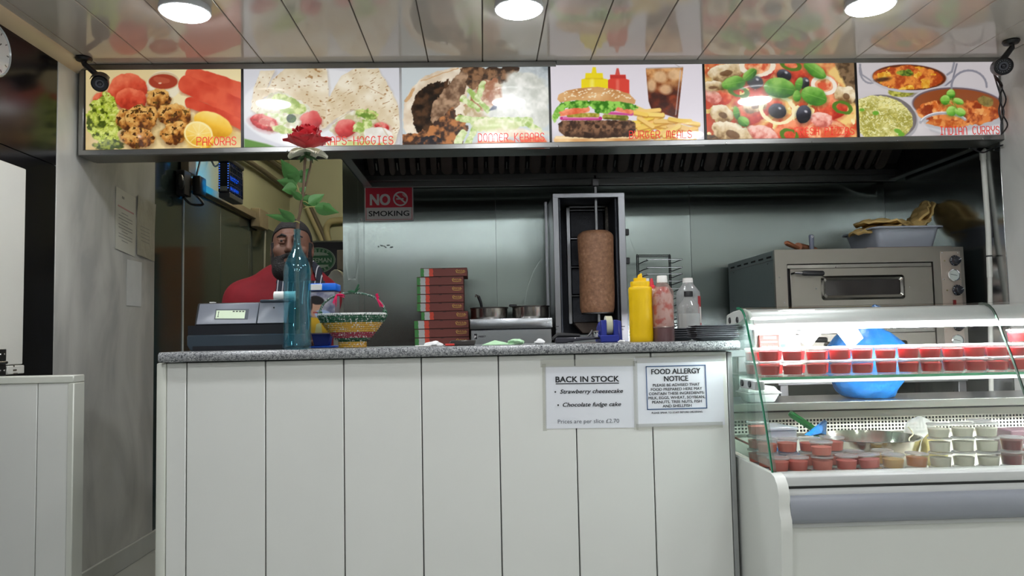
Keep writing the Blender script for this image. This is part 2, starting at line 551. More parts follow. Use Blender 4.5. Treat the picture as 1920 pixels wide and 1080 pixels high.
for a, b in zip(yk, yk[1:]):
    panel(wall_left, XL - 0.012, XL, a + 0.0015, b - 0.0015, 0.10, ztile, dark_tile, lab='dark glazed panel')
part('upper_plaster', MB().box(XL - 0.012, XL - 0.004, yd1 + 0.004, YK, ztile + 0.002, 2.95), cream, wall_left, 'cream painted plaster')
part('edge_strip', MB().box(XL, XL + 0.006, yd1 - 0.006, yd1 + 0.004, 0.10, 2.6), mat('white_edge', (205, 208, 205), 0.4), wall_left, 'thin pale tile edge strip')
struct('baseboard_left', MB().box(XL - 0.01, XL + 0.012, YF, YK, 0.0, 0.10), plinth_m, bevel=0.003)
# ceiling coving along the left wall
cv = MB(); cv.prism([(XL, H), (XL + 0.055, H), (XL + 0.05, H - 0.008), (XL + 0.012, H - 0.036), (XL, H - 0.042)], YF, YB - 0.002)
struct('trim_1', cv, coving_m, bevel=0.002)

# --- right wall
wr = MB(); wr.box(XR + 0.012, XR + 0.12, YF - 0.1, YK + 0.1, -0.05, 3.0)
wall_right = struct('wall_right', wr, shop_paint)
ys1 = at(1884, 430, X=XR).y
for a, b in zip([YF, -1.0, 0.6, 2.0], [-1.0, 0.6, 2.0, ys1]):
    panel(wall_right, XR, XR + 0.012, a + 0.001, b - 0.001, 0.0, H, marble_m, lab='grey marble panel')
wavy = mat('wavy_steel', (176, 178, 178), 0.20, 1.0, var=0.03, scale=2, bump=0.18, bscale=1.6, bstretch=(0.6, 0.6, 2.2))
panel(wall_right, XR, XR + 0.012, ys1 + 0.002, YW, 0.0, 2.75, wavy, name='steel_sheet', lab='stainless steel cladding sheet')
# --- wall behind the camera (plain, with a dark night window)
wf = MB(); wf.box(XL - 0.12, XR + 0.12, YF - 0.12, YF, -0.05, H + 0.05)
wall_front = struct('wall_front', wf, shop_paint)
wn = struct('window_1', MB().box(-1.2, 1.8, YF - 0.005, YF + 0.012, 0.75, 1.55), mat('night_glass', (10, 12, 18), 0.06))
fr = MB()
for a in ((-1.25, -1.2, 0.7, 1.6), (1.8, 1.85, 0.7, 1.6), (-1.2, 1.8, 0.7, 0.75), (-1.2, 1.8, 1.55, 1.6), (0.28, 0.32, 0.75, 1.55)):
    fr.box(a[0], a[1], YF, YF + 0.03, a[2], a[3])
part('window_frame', fr, white_pvc, wn)

# --- kitchen back wall, cream, with a wooden door
wb = struct('wall_kitchen', MB().box(XL - 0.1, XR + 0.1, YK, YK + 0.1, -0.05, 3.0), cream)
d1 = struct('door_1', MB().box(-1.02, -0.30, YK - 0.045, YK, 0.01, 2.02), mat('orange_wood', (190, 120, 55), 0.5, var=0.15, scale=6), bevel=0.004)
part('door_handle', MB().tube([(-0.94, YK - 0.045, 1.02), (-0.94, YK - 0.09, 1.02), (-0.85, YK - 0.09, 1.02)], 0.009), chrome, d1)

# --- steel back wall
zt = 2.75
xs0 = at(643, 480, Y=YW).x
wbk = struct('wall_back', MB().box(xs0 - 0.0, XR + 0.1, YW + 0.006, YW + 0.10, -0.05, 2.96), steel_dark)
def wave_sheet(x0, x1, seed):
    mb = MB()
    def fn(u, v):
        x = x0 + (x1 - x0) * u; z = 0.02 + (zt - 0.02) * v
        y = YW + 0.0020 * math.sin(2.1 * x + seed) * math.sin(2.4 * z + 0.7 * seed) + 0.0010 * math.sin(4.7 * x + 1.3 * z + seed)
        e = min(u, 1 - u) * (x1 - x0)
        return (x, y - 0.001 * max(0, 1 - e / 0.03), z)
    mb.sheet(fn, 24, 48, 0.002)
    return mb
steel_wall = mat('wall_steel_sheet', (158, 170, 166), 0.22, 1.0, aniso=0.95, var=0.04, scale=1.5, bump=0.006, bscale=60, bstretch=(1, 1, 14), rvar=0.03)
sx = [xs0] + [at(px, 450, Y=YW).x for px in (676, 930, 1112, 1295)] + [XR]
for k, (a, b) in enumerate(zip(sx, sx[1:])):
    part('steel_sheet', wave_sheet(a + 0.001, b - 0.001, k * 1.7), steel_wall, wbk)
a0 = at(672, 460, Y=YW).x; a1 = at(683, 460, Y=YW).x
part('cover_strip', MB().box(a0, a1, YW - 0.006, YW - 0.002, 0.1, 2.6), steel_wall, wbk, bevel=0.001)
kn = at(678, 412, Y=YW)
part('screw', MB().lathe([(0, 0), (0.007, 0), (0.007, 0.004), (0.004, 0.007), (0, 0.007)], (kn.x, YW - 0.006, kn.z), 10, rot('X', 90)), chrome, wbk)

# ================================================================== CEILING LIGHTS
disc_m = emis('light_diffuser', (248, 251, 255), LIGHT_E)
def make_light(x, y, label, group):
    t = thing('ceiling_light', label, 'light', (x, y, H), group)
    part('housing', MB().lathe([(0.0, 0), (0.090, 0), (0.094, -0.010), (0.094, -0.026), (0.089, -0.028), (0.088, -0.020), (0, -0.020)], n=40), mat('light_rim', (200, 202, 205), 0.3, var=0.02), t, local=True)
    part('diffuser', MB().lathe([(0, -0.0205), (0.0875, -0.0205), (0.0875, -0.030), (0.082, -0.034), (0, -0.034)], n=40), disc_m, t, local=True)
    return t
cl = [at(347, 27, Z=H - 0.033), at(973, 21, Z=H - 0.033), at(1632, 15, Z=H - 0.033)]
L0 = make_light(cl[0].x, cl[0].y, 'round white ceiling light above the pakoras picture', 'round ceiling lights')
dup(L0, (cl[1].x, cl[1].y, H), 'round white ceiling light above the kebab and burger pictures')
dup(L0, (cl[2].x, cl[2].y, H), 'round white ceiling light above the pizza and curry pictures')
for ry, y in enumerate((2.0, 0.95, -0.4, -1.7)):
    for rx, x in enumerate((-1.2, 0.08, 1.38)):
        dup(L0, (x, y, H), '%s round ceiling light of the %s row back over the customer side, out of frame' % (('left', 'middle', 'right')[rx], ORD[ry + 1]))

# kitchen light (a batten tube over the prep area, hidden behind the menu board)
kl = thing('batten_light', 'fluorescent batten lighting the kitchen behind the menu board', 'light', (-0.9, 5.6, 2.95))
part('housing', MB().box(-1.5, -0.3, 5.55, 5.65, 2.90, 2.95), white_pvc, kl, bevel=0.005)
part('tube', MB().tube([(-1.48, 5.6, 2.875), (-0.32, 5.6, 2.875)], 0.016, 12), emis('batten_tube', (255, 244, 215), KITCHEN_E), kl)
# ================================================================== MENU LIGHT BOX
class Paint:
    """paints flat prints: x,y are pixel-like coordinates of the print"""
    def __init__(s, x, y, bg):
        s.x, s.y = x, y
        s.im = np.empty(x.shape + (3,)); s.im[:] = bg
    _tab = {}
    def n1(s, sc, seed, x=None, y=None):
        t = Paint._tab.get(seed)
        if t is None:
            t = np.random.default_rng(seed).random((64, 64)); Paint._tab[seed] = t
        x = (s.x if x is None else x) / sc; y = (s.y if y is None else y) / sc
        xi = np.floor(x).astype(int); yi = np.floor(y).astype(int); fx = x - xi; fy = y - yi
        fx = fx * fx * (3 - 2 * fx); fy = fy * fy * (3 - 2 * fy)
        a = t[xi % 64, yi % 64]; b = t[(xi + 1) % 64, yi % 64]; c = t[xi % 64, (yi + 1) % 64]; d = t[(xi + 1) % 64, (yi + 1) % 64]
        return (a * (1 - fx) + b * fx) * (1 - fy) + (c * (1 - fx) + d * fx) * fy
    def fbm(s, sc, seed, oct=3):
        r = 0; a = 0.5; t = 0
        for k in range(oct):
            r = r + a * s.n1(sc / 2 ** k, seed + 17 * k); t += a; a *= 0.55
        return r / t
    def put(s, mask, col, k=1.0):
        m = np.clip(mask * k, 0, 1)[..., None]
        s.im = s.im * (1 - m) + np.asarray(col, float) * m
    def _loc(s, cx, cy, a, w, ws, seed):
        x = s.x - cx; y = s.y - cy
        if w:
            x = x + (s.fbm(ws, seed) - 0.5) * 2 * w; y = y + (s.fbm(ws, seed + 5) - 0.5) * 2 * w
        c, sn = math.cos(math.radians(a)), math.sin(math.radians(a))
        return x * c + y * sn, -x * sn + y * c
    def ell(s, cx, cy, rx, ry, a=0, w=0, ws=12, seed=1, soft=1.2):
        u, v = s._loc(cx, cy, a, w, ws, seed)
        d = (np.sqrt((u / rx) ** 2 + (v / ry) ** 2) - 1) * min(rx, ry)
        return np.clip(0.5 - d / soft, 0, 1)
    def ring(s, cx, cy, rx, ry, t, a=0, w=0, seed=1, soft=1.0):
        u, v = s._loc(cx, cy, a, w, 14, seed)
        d = np.abs((np.sqrt((u / rx) ** 2 + (v / ry) ** 2) - 1) * min(rx, ry)) - t
        return np.clip(0.5 - d / soft, 0, 1)
    def cap(s, x0, y0, x1, y1, r0, r1=None, w=0, ws=10, seed=2, soft=1.2):
        r1 = r0 if r1 is None else r1
        x = s.x + ((s.fbm(ws, seed) - 0.5) * 2 * w if w else 0); y = s.y + ((s.fbm(ws, seed + 3) - 0.5) * 2 * w if w else 0)
        dx, dy = x1 - x0, y1 - y0; q = dx * dx + dy * dy
        t = np.clip(((x - x0) * dx + (y - y0) * dy) / q, 0, 1)
        d = np.hypot(x - x0 - t * dx, y - y0 - t * dy) - (r0 + (r1 - r0) * t)
        return np.clip(0.5 - d / soft, 0, 1)
    def poly(s, pts, w=0, ws=10, seed=3, soft=1.2):
        x = s.x + ((s.fbm(ws, seed) - 0.5) * 2 * w if w else 0); y = s.y + ((s.fbm(ws, seed + 3) - 0.5) * 2 * w if w else 0)
        ins = np.zeros(x.shape, bool); d = np.full(x.shape, 1e9)
        n = len(pts)
        for i in range(n):
            (x0, y0), (x1, y1) = pts[i], pts[(i + 1) % n]
            if y0 != y1:
                c = ((y0 > y) != (y1 > y)) & (x < (x1 - x0) * (y - y0) / (y1 - y0) + x0); ins ^= c
            dx, dy = x1 - x0, y1 - y0; q = dx * dx + dy * dy + 1e-9
            t = np.clip(((x - x0) * dx + (y - y0) * dy) / q, 0, 1)
            d = np.minimum(d, np.hypot(x - x0 - t * dx, y - y0 - t * dy))
        d = np.where(ins, -d, d)
        return np.clip(0.5 - d / soft, 0, 1)
    def tex(s, m, c0, c1, sc, seed, con=1.6, oct=3):
        f = np.clip((s.fbm(sc, seed, oct) - 0.5) * con * 1.8 + 0.5, 0, 1)[..., None]
        c = np.asarray(c0, float) * (1 - f) + np.asarray(c1, float) * f
        mm = np.clip(m, 0, 1)[..., None]; s.im = s.im * (1 - mm) + c * mm
    def blob(s, cx, cy, rx, ry, a, dark, mid, lite, seed=1, w=3, sc=7, con=1.4):
        m = s.ell(cx, cy, rx, ry, a, w, 12, seed)
        u, v = s._loc(cx, cy, a, 0, 1, 1)
        g = np.clip(0.55 - 0.35 * (u / rx) * 0.4 - 0.5 * (v / ry), 0, 1)
        f = np.clip(g + (s.fbm(sc, seed + 9) - 0.5) * con, 0, 1)[..., None]
        d_, m_, l_ = (np.asarray(k, float) for k in (dark, mid, lite))
        c = np.where(f < 0.5, d_ + (m_ - d_) * f * 2, m_ + (l_ - m_) * (f * 2 - 1))
        sh = s.ell(cx, cy + ry * 0.18, rx * 1.05, ry * 1.05, a, w, 12, seed, soft=8); s.put(sh, dark, 0.45)
        s.im = s.im * (1 - m[..., None]) + c * m[..., None]
    def leaf(s, cx, cy, rx, ry, a, dark=(40, 95, 25), mid=(85, 150, 45), lite=(150, 200, 95), seed=4):
        s.blob(cx, cy, rx, ry, a, dark, mid, lite, seed, 1.5, 14, 0.7)
        c, sn = math.cos(math.radians(a)), math.sin(math.radians(a))
        s.put(s.cap(cx - rx * c * .85, cy - rx * sn * .85, cx + rx * c * .85, cy + rx * sn * .85, 0.5), lite, 0.6)

def print_pakoras(x, y):
    p = Paint(x, y, (243, 226, 176))
    p.tex(np.clip((y - 215) / 70, 0, .6), (205, 170, 105), (240, 215, 160), 40, 3)
    p.put(np.clip((330 - x) / 200, 0, 0.25), (200, 165, 100))
    # sauce bowl
    p.put(p.ell(307, 160, 32, 27), (238, 228, 200)); p.put(p.ell(307, 152, 29, 17), (215, 190, 150)); p.put(p.ell(306, 153, 27, 14), (168, 62, 40))
    p.put(p.ell(303, 150, 16, 6, 10, 2), (192, 92, 64), .8); p.put(p.ell(300, 156, 3, 1.5), (240, 200, 170))
    R = ((148, 38, 26), (214, 76, 50), (240, 124, 88))
    p.blob(238, 168, 37, 30, -12, *R, seed=21, w=4, sc=14, con=.7); p.blob(190, 185, 18, 12, -20, *R, seed=22, w=3); p.blob(246, 186, 30, 21, 5, *R, seed=23, w=4, sc=12, con=.8)
    for q, sd in (((362, 138, 470, 178, 13, 17), 31), ((352, 158, 465, 212, 17, 19), 32), ((357, 192, 465, 238, 10, 9), 33)):
        m = p.cap(*q, w=3, ws=20, seed=sd); p.put(p.cap(q[0], q[1] + 5, q[2], q[3] + 6, q[4], q[5], w=4, ws=16, seed=sd, soft=7), (120, 30, 20), .5)
        p.tex(m, (206, 66, 44), (228, 96, 66), 26, sd, 1.2)
    # lettuce
    m = p.ell(196, 225, 34, 50, 0, 12, 14, 41) * (x < 250)
    p.tex(m, (70, 85, 12), (205, 215, 90), 9, 42, 2.2, 4); p.tex(m * (p.fbm(8, 44) > .58), (165, 185, 50), (225, 232, 130), 5, 45, 1.5)
    p.tex(p.ell(205, 272, 30, 9, 0, 6, 8, 46), (60, 75, 20), (150, 160, 60), 6, 47, 2)
    B = ((86, 44, 16), (190, 122, 52), (232, 182, 104))
    for k, q in enumerate(((238, 225, 20, 20, 0), (298, 186, 24, 20, 0), (327, 216, 32, 23, 8), (266, 222, 31, 26, -6), (329, 250, 29, 20, -14), (258, 258, 31, 20, 5))):
        p.blob(*q, *B, seed=50 + k, w=5, sc=8, con=1.5)
        mm = p.ell(*q[:4], q[4], 5, 12, 50 + k)
        p.tex(mm * (p.fbm(6, 70 + k) > .63), (70, 36, 14), (110, 80, 30), 4, 80)
    Lm = ((205, 140, 20), (243, 190, 62), (252, 222, 130))
    p.blob(400, 233, 38, 21, 24, *Lm, seed=91, w=1, sc=20, con=.4); p.blob(372, 252, 28, 24, 25, (225, 165, 40), (247, 205, 95), (253, 228, 150), seed=92, w=1, sc=12, con=.4)
    p.put(p.ring(372, 252, 26, 22, 1.4, 25), (252, 235, 175), .8)
    for a in range(0, 180, 36):
        c, sn = math.cos(math.radians(a + 25)), math.sin(math.radians(a + 25)); p.put(p.cap(372 - 22 * c, 252 - 19 * sn, 372 + 22 * c, 252 + 19 * sn, .6), (253, 236, 180), .6)
    p.blob(388, 272, 17, 7, -40, *Lm, seed=93, w=1)
    return p.im

def print_wraps(x, y):
    p = Paint(x, y, (222, 222, 228))
    p.put(np.clip((y - 200) / 80, 0, .5), (205, 205, 212))
    p.put(p.poly([(458, 283), (458, 260), (500, 270), (540, 283)], soft=3), (96, 140, 62))
    p.put(p.ell(600, 205, 150, 75, 0, soft=3), (236, 236, 238))
    def tortilla(pts, sd, ang):
        m = p.poly(pts, w=2, seed=sd)
        p.put(p.poly([(a + 2, b + 4) for a, b in pts], w=2, seed=sd, soft=9), (170, 150, 125), .5)
        p.tex(m, (222, 202, 166), (248, 238, 216), 26, sd, 1.3)
        c, sn = math.cos(math.radians(ang)), math.sin(math.radians(ang))
        u = p.x * c + p.y * sn; v = -p.x * sn + p.y * c
        f = p.n1(1, sd + 3, u / 5.5, v / 2.1)
        p.put(m * np.clip((f - .78) * 7, 0, 1), (160, 110, 58), .8)
    tortilla([(470, 205), (476, 165), (488, 134), (515, 131), (500, 165), (484, 215)], 11, -60)
    tortilla([(488, 186), (510, 150), (535, 128), (612, 128), (618, 190), (613, 236), (600, 243), (590, 222), (560, 190), (520, 172)], 12, 8)
    p.tex(p.poly([(480, 222), (500, 178), (530, 172), (568, 190), (596, 222), (604, 240), (560, 250), (500, 248)], w=5, seed=13), (196, 190, 150), (236, 232, 214), 12, 14, 1.6)
    p.tex(p.ell(540, 196, 34, 16, 24, 8, 12, 15), (150, 175, 70), (222, 230, 160), 9, 16, 1.8)
    p.tex(p.ell(522, 222, 28, 10, 10, 8, 12, 17), (190, 205, 130), (240, 240, 215), 8, 18, 1.6)
    p.tex(p.ell(546, 222, 9, 8, 0, 3), (40, 60, 40), (80, 110, 60), 6, 19)
    R = ((150, 25, 28), (208, 62, 62), (238, 140, 130))
    p.blob(496, 230, 27, 14, 18, *R, seed=20, w=3, sc=8); p.tex(p.ell(500, 230, 16, 7, 18, 2), (215, 110, 100), (240, 190, 170), 5, 21)
    p.blob(583, 226, 20, 18, -8, *R, seed=22, w=4, sc=14, con=.6)
    p.tex(p.ell(530, 243, 22, 7, 10, 3), (170, 190, 100), (225, 230, 170), 8, 23)
    tortilla([(614, 236), (612, 190), (640, 142), (668, 128), (708, 128), (728, 160), (746, 196), (750, 236), (740, 270), (728, 276), (722, 250), (700, 212), (660, 205), (632, 222)], 24, -24)
    p.tex(p.poly([(616, 244), (640, 216), (676, 203), (704, 214), (722, 244), (728, 270), (700, 262), (640, 262)], w=3, seed=25), (205, 196, 150), (240, 236, 218), 10, 26, 1.5)
    p.blob(648, 241, 21, 17, -10, *R, seed=27, w=3, sc=14, con=.6); p.blob(716, 238, 15, 8, 14, *R, seed=28, w=2)
    p.tex(p.ell(688, 214, 24, 10, 14, 6, 10, 29), (110, 145, 50), (215, 228, 140), 7, 30, 2)
    p.tex(p.ell(682, 236, 20, 12, -30, 8, 10, 31), (150, 180, 80), (228, 236, 170), 7, 32, 2)
    p.tex(p.ell(708, 253, 27, 13, 4, 3), (232, 226, 214), (250, 247, 240), 16, 33)
    p.tex(p.ell(670, 272, 60, 8, 2, 4), (205, 215, 140), (238, 238, 200), 14, 34)
    p.put(p.cap(622, 232, 662, 206, .8) + p.cap(662, 206, 700, 212, .8) + p.cap(700, 212, 728, 256, 1.2), (190, 150, 105), .4)
    p.put(p.cap(684, 160, 722, 180, .7), (170, 120, 70), .5)
    return p.im

def print_kebab(x, y):
    p = Paint(x, y, (206, 214, 216))
    p.tex(np.clip((x - 960) / 60, 0, 1) * np.clip((175 - y) / 40, 0, 1), (150, 160, 165), (225, 230, 232), 14, 5, 1.2)
    m = p.poly([(756, 240), (758, 195), (772, 162), (800, 140), (850, 126), (905, 126), (880, 150), (870, 250), (800, 285), (770, 262)], w=3, seed=6)
    p.tex(m, (214, 190, 160), (246, 234, 214), 22, 7, 1.4)
    p.put(p.cap(790, 152, 860, 128, .8, w=2) + p.cap(762, 190, 775, 168, 3, w=3), (206, 150, 90), .7)
    p.tex(p.poly([(770, 205), (778, 180), (800, 160), (842, 150), (850, 200), (820, 250), (798, 262), (778, 240)], w=5, ws=8, seed=8), (26, 16, 10), (84, 56, 34), 10, 9, 1.6)
    p.tex(p.poly([(862, 126), (975, 126), (968, 150), (930, 165), (880, 170)], w=5, seed=10), (58, 40, 28), (150, 110, 78), 9, 11, 1.8)
    p.tex(p.poly([(806, 226), (812, 195), (838, 162), (866, 130), (878, 142), (872, 160), (868, 190), (846, 210), (826, 244)], w=4, ws=7, seed=12), (104, 76, 56), (186, 152, 122), 12, 13, 1.5)
    p.tex(p.ell(920, 195, 52, 40, -20, 8), (196, 170, 130), (232, 222, 200), 13, 14, 1.8)
    p.tex(p.poly([(752, 285), (754, 255), (790, 250), (850, 200), (880, 240), (860, 285)], w=6, ws=9, seed=15), (64, 44, 36), (190, 124, 74), 10, 16, 2.0)
    p.tex(p.ell(806, 268, 24, 13, 0, 4), (40, 38, 44), (140, 92, 64), 8, 17, 2)
    p.tex(p.poly([(870, 200), (905, 150), (930, 146), (955, 180), (930, 210)], w=6, seed=18), (170, 110, 76), (230, 206, 180), 10, 19, 1.7)
    for k, q in enumerate(((1000, 172, 40, 22, 25), (985, 150, 36, 14, 10), (960, 205, 55, 17, -12), (1005, 215, 30, 26, 30), (960, 170, 20, 24, 10))):
        p.tex(p.ell(*q, 5, 14, 60 + k, soft=5), (204, 206, 196), (244, 243, 236), 15, 61 + k, 1.3)
    for k, q in enumerate(((880, 170, 915, 208, 5), (906, 155, 896, 186, 5), (890, 230, 990, 228, 9), (860, 222, 915, 232, 6), (868, 250, 850, 282, 7), (890, 242, 872, 284, 6), (985, 228, 1012, 246, 6), (866, 184, 896, 204, 5))):
        p.tex(p.cap(*q, w=3, seed=70 + k), (160, 190, 96), (234, 240, 196), 9, 71 + k, 1.5)
    p.tex(p.ell(930, 236, 45, 14, 4, 6), (206, 216, 150), (246, 244, 214), 12, 90)
    p.tex(p.ell(930, 228, 16, 8, 20, 2, soft=5), (60, 78, 104), (110, 120, 140), 8, 93) if False else None
    p.put(p.poly([(916, 208), (930, 192), (937, 188), (930, 205)], soft=2), (54, 66, 96), .8)
    R = ((190, 70, 40), (232, 116, 76), (246, 176, 138))
    p.blob(925, 273, 45, 12, -4, *R, seed=80, w=3, sc=10, con=.6); p.blob(1000, 266, 26, 15, 12, *R, seed=81, w=3, sc=10, con=.6)
    p.tex(p.ell(965, 250, 60, 8, 0, 3, soft=6), (240, 216, 190), (252, 244, 226), 14, 82)
    return p.im

def print_burger(x, y):
    p = Paint(x, y, (233, 226, 234))
    p.put(np.clip((y - 238) / 30, 0, .5), (205, 203, 208)); p.put(np.clip((x - 1230) / 120, 0, .5) * np.clip((y - 230) / 40, 0, 1), (250, 248, 248))
    Yc = (246, 222, 28)
    p.put(p.poly([(1111, 126), (1117, 126), (1119, 138), (1109, 138)]), Yc); p.put(p.poly([(1098, 137), (1130, 137), (1131, 147), (1140, 149), (1140, 185), (1090, 185), (1090, 149), (1097, 147)]), Yc)
    p.put(p.poly([(1098, 146), (1131, 146), (1131, 149), (1098, 149)]), (222, 190, 20), .7); p.put(p.cap(1110, 152, 1110, 180, 4, soft=5), (255, 245, 150), .6)
    Rc = (224, 70, 56)
    p.put(p.poly([(1156, 128), (1160, 128), (1163, 142), (1153, 142)]), (214, 84, 74)); p.put(p.poly([(1144, 140), (1173, 140), (1174, 148), (1180, 150), (1180, 190), (1140, 190), (1140, 150), (1144, 148)]), Rc)
    p.put(p.poly([(1144, 141), (1173, 141), (1173, 147), (1144, 147)]), (196, 50, 44), .8); p.put(p.cap(1158, 152, 1158, 186, 3, soft=4), (242, 140, 120), .6)
    # cola
    g = p.poly([(1211, 128), (1281, 126), (1271, 222), (1222, 207), (1216, 190)])
    p.tex(g, (58, 18, 8), (140, 58, 26), 14, 21, 1.3)
    p.tex(g * np.clip((178 - y) / 30, 0, 1), (150, 84, 38), (226, 168, 108), 13, 22, 1.5)
    for q in ((1238, 144, 13, 11, 15), (1264, 140, 13, 10, -10), (1222, 160, 8, 12, 0), (1248, 168, 12, 9, 10)):
        p.put(p.ell(*q, soft=5), (236, 200, 156), .75)
    p.put(p.cap(1213, 128, 1280, 126, 1.2) + p.cap(1262, 118, 1275, 126, .8), (190, 180, 176), .8); p.put(p.cap(1276, 132, 1267, 215, 1.2), (205, 190, 190), .7)
    # fries
    r = random.Random(5)
    for k in range(46):
        cx = r.uniform(1185, 1290); cy = r.uniform(222, 262) - 16 * math.exp(-((cx - 1215) / 26) ** 2) * r.random() * 1.6
        a = r.uniform(-.7, .7); l = r.uniform(12, 28)
        q = (cx - l * math.cos(a), cy - l * math.sin(a) * .8, cx + l * math.cos(a), cy + l * math.sin(a) * .8, 3.6)
        p.put(p.cap(q[0], q[1] + 2.4, q[2], q[3] + 2.4, 3.8, soft=2.5), (196, 134, 40), .8); p.put(p.cap(*q, soft=1.5), (244 + r.randint(-8, 6), 204 + r.randint(-14, 14), 104 + r.randint(-20, 20)))
    # burger
    p.put(p.ell(1117, 266, 82, 9, soft=8), (150, 130, 120), .5)
    p.tex(p.poly([(1037, 262), (1042, 255), (1192, 254), (1196, 262), (1190, 271), (1160, 274), (1070, 274), (1042, 271)], w=1), (206, 150, 92), (246, 208, 150), 30, 30, 1.2)
    p.put(p.cap(1043, 258, 1190, 257, 2.2, soft=2), (250, 228, 186), .8)
    m = p.poly([(1047, 232), (1053, 226), (1180, 225), (1191, 230), (1192, 246), (1184, 256), (1120, 260), (1060, 256), (1048, 246)], w=1.5, ws=6)
    p.tex(m, (58, 36, 24), (138, 100, 74), 7, 31, 1.8); p.put(m * np.clip((y - 246) / 14, 0, .6), (44, 26, 18))
    p.put(p.cap(1053, 222, 1126, 222, 3.2), (196, 52, 128)); p.put(p.cap(1056, 221, 1122, 221, 1.1), (236, 150, 196)); p.put(p.cap(1134, 210, 1184, 213, 4), (206, 76, 148)); p.put(p.cap(1138, 208, 1180, 211, 1.4), (240, 176, 210))
    p.tex(p.cap(1066, 216, 1120, 216, 4, w=1), (150, 136, 40), (208, 192, 96), 8, 33); p.tex(p.cap(1134, 219, 1174, 221, 4.6, w=1), (110, 112, 30), (176, 168, 74), 8, 34); p.put(p.cap(1136, 222, 1172, 224, 1.8), (84, 86, 20), .8)
    p.tex(p.cap(1052, 212, 1100, 205, 6, w=1), (226, 100, 62), (250, 160, 120), 12, 35); p.tex(p.cap(1150, 200, 1182, 208, 6, w=1), (222, 92, 58), (248, 150, 110), 12, 36)
    p.tex(p.poly([(1040, 206), (1052, 192), (1085, 188), (1140, 188), (1185, 192), (1198, 203), (1188, 206), (1160, 202), (1140, 213), (1118, 212), (1108, 200), (1090, 204), (1064, 202), (1046, 211)], w=4, ws=6, seed=37), (56, 122, 24), (158, 214, 92), 8, 38, 1.9)
    p.tex(p.ell(1042, 216, 6, 12, 10, 4, 5, 39), (120, 180, 60), (196, 226, 140), 5, 39)
    m = p.poly([(1045, 186), (1047, 178), (1062, 170), (1090, 165), (1120, 163), (1150, 167), (1180, 176), (1192, 188), (1190, 195), (1160, 190), (1080, 188), (1050, 192)], w=1)
    p.tex(m, (206, 148, 90), (240, 196, 140), 34, 40, 1.1); p.put(m * np.clip((178 - y) / 14, 0, .4), (190, 124, 66))
    for k in range(60):
        sx_ = r.uniform(1056, 1182); sy_ = 166 + 17 * r.random() + ((sx_ - 1118) / 62) ** 2 * 6
        p.put(p.ell(sx_, sy_, 1.9, 1.0, r.uniform(-30, 30)) * m, (252, 238, 206))
    return p.im

def print_pizza(x, y):
    p = Paint(x, y, (226, 160, 84))
    p.tex(np.ones(x.shape), (206, 70, 40), (244, 206, 128), 34, 3, 2.2, 4)
    p.tex(np.ones(x.shape) * (p.fbm(16, 8) > .62), (240, 200, 110), (252, 236, 180), 10, 9)
    p.tex(p.poly([(1560, 110), (1612, 110), (1612, 205), (1598, 190), (1580, 150)], w=4, soft=4), (84, 62, 40), (136, 108, 78), 7, 10)
    p.tex(p.poly([(1320, 265), (1320, 250), (1360, 258), (1372, 266)], w=3), (70, 50, 34), (120, 90, 60), 9, 11)
    T = ((176, 38, 26), (222, 84, 52), (248, 156, 112))
    for k, q in enumerate(((1415, 124, 40, 26, 0), (1485, 135, 34, 26, 0), (1545, 160, 27, 20, 20), (1400, 215, 44, 20, -14), (1490, 248, 40, 22, 0), (1549, 246, 46, 26, 10), (1440, 195, 26, 14, 0), (1560, 200, 28, 24, 0), (1345, 180, 28, 18, 20))):
        p.blob(*q, *T, seed=100 + k, w=4, sc=9, con=.9)
    for q in ((1415, 124, 30, 18), (1549, 246, 34, 18), (1545, 160, 16, 12)):
        p.tex(p.ell(*q, 0, 3), (222, 92, 56), (252, 190, 140), 8, 120)
        p.put(p.ring(*q, 2.2, 0, 2), (248, 206, 160), .6)
    for k, q in enumerate(((1430, 252, 32, 15, 20), (1335, 180, 18, 12, 30), (1540, 225, 22, 14, 10))):
        p.blob(*q, (196, 96, 84), (236, 156, 140), (250, 204, 190), seed=130 + k, w=3)
    Mh = ((120, 84, 44), (214, 186, 140), (248, 234, 206))
    for k, q in enumerate(((1360, 135, 34, 16, -8), (1335, 162, 24, 9, 0), (1353, 214, 24, 16, 16), (1372, 250, 40, 20, 20), (1415, 198, 22, 14, -10), (1585, 178, 20, 16, 30))):
        p.blob(*q, *Mh, seed=140 + k, w=4, sc=10, con=1.1)
        p.put(p.ell(q[0] + 2, q[1] + 2, q[2] * .35, q[3] * .35, q[4], 2), (96, 60, 32), .75)
    p.put(p.ring(1420, 122, 30, 20, 3.2, 0, 3), (250, 236, 214)); p.put(p.ring(1545, 160, 21, 15, 3, 14, 2), (248, 236, 220)); p.put(p.ring(1459, 206, 31, 24, 3.2, 10, 3), (250, 236, 190))
    for q in ((1483, 122, 16, 9), (1580, 202, 16, 10), (1480, 254, 15, 10), (1385, 172, 16, 8)):
        p.put(p.ring(*q, 2.4, 15, 2), (84, 124, 34))
    for k, q in enumerate(((1416, 154, 15, 12, 10), (1470, 141, 14, 11, 20), (1509, 156, 9, 11, 0), (1458, 208, 17, 14, 8), (1507, 214, 14, 17, 10))):
        p.blob(*q, (8, 8, 12), (30, 30, 38), (92, 94, 108), seed=160 + k, w=1, sc=16, con=.4); p.put(p.ell(q[0] + 4, q[1] - 5, 3, 2, 30, soft=2), (225, 226, 232), .8)
    for k, q in enumerate(((1376, 156, 22, 13, -10), (1406, 140, 15, 9, -40), (1462, 165, 30, 19, 8), (1498, 158, 7, 13, 14), (1494, 180, 7, 11, 0), (1526, 180, 25, 17, 18), (1528, 132, 24, 11, 34), (1381, 212, 6, 13, -14), (1394, 228, 12, 9, 40))):
        p.leaf(*q, seed=170 + k)
    return p.im

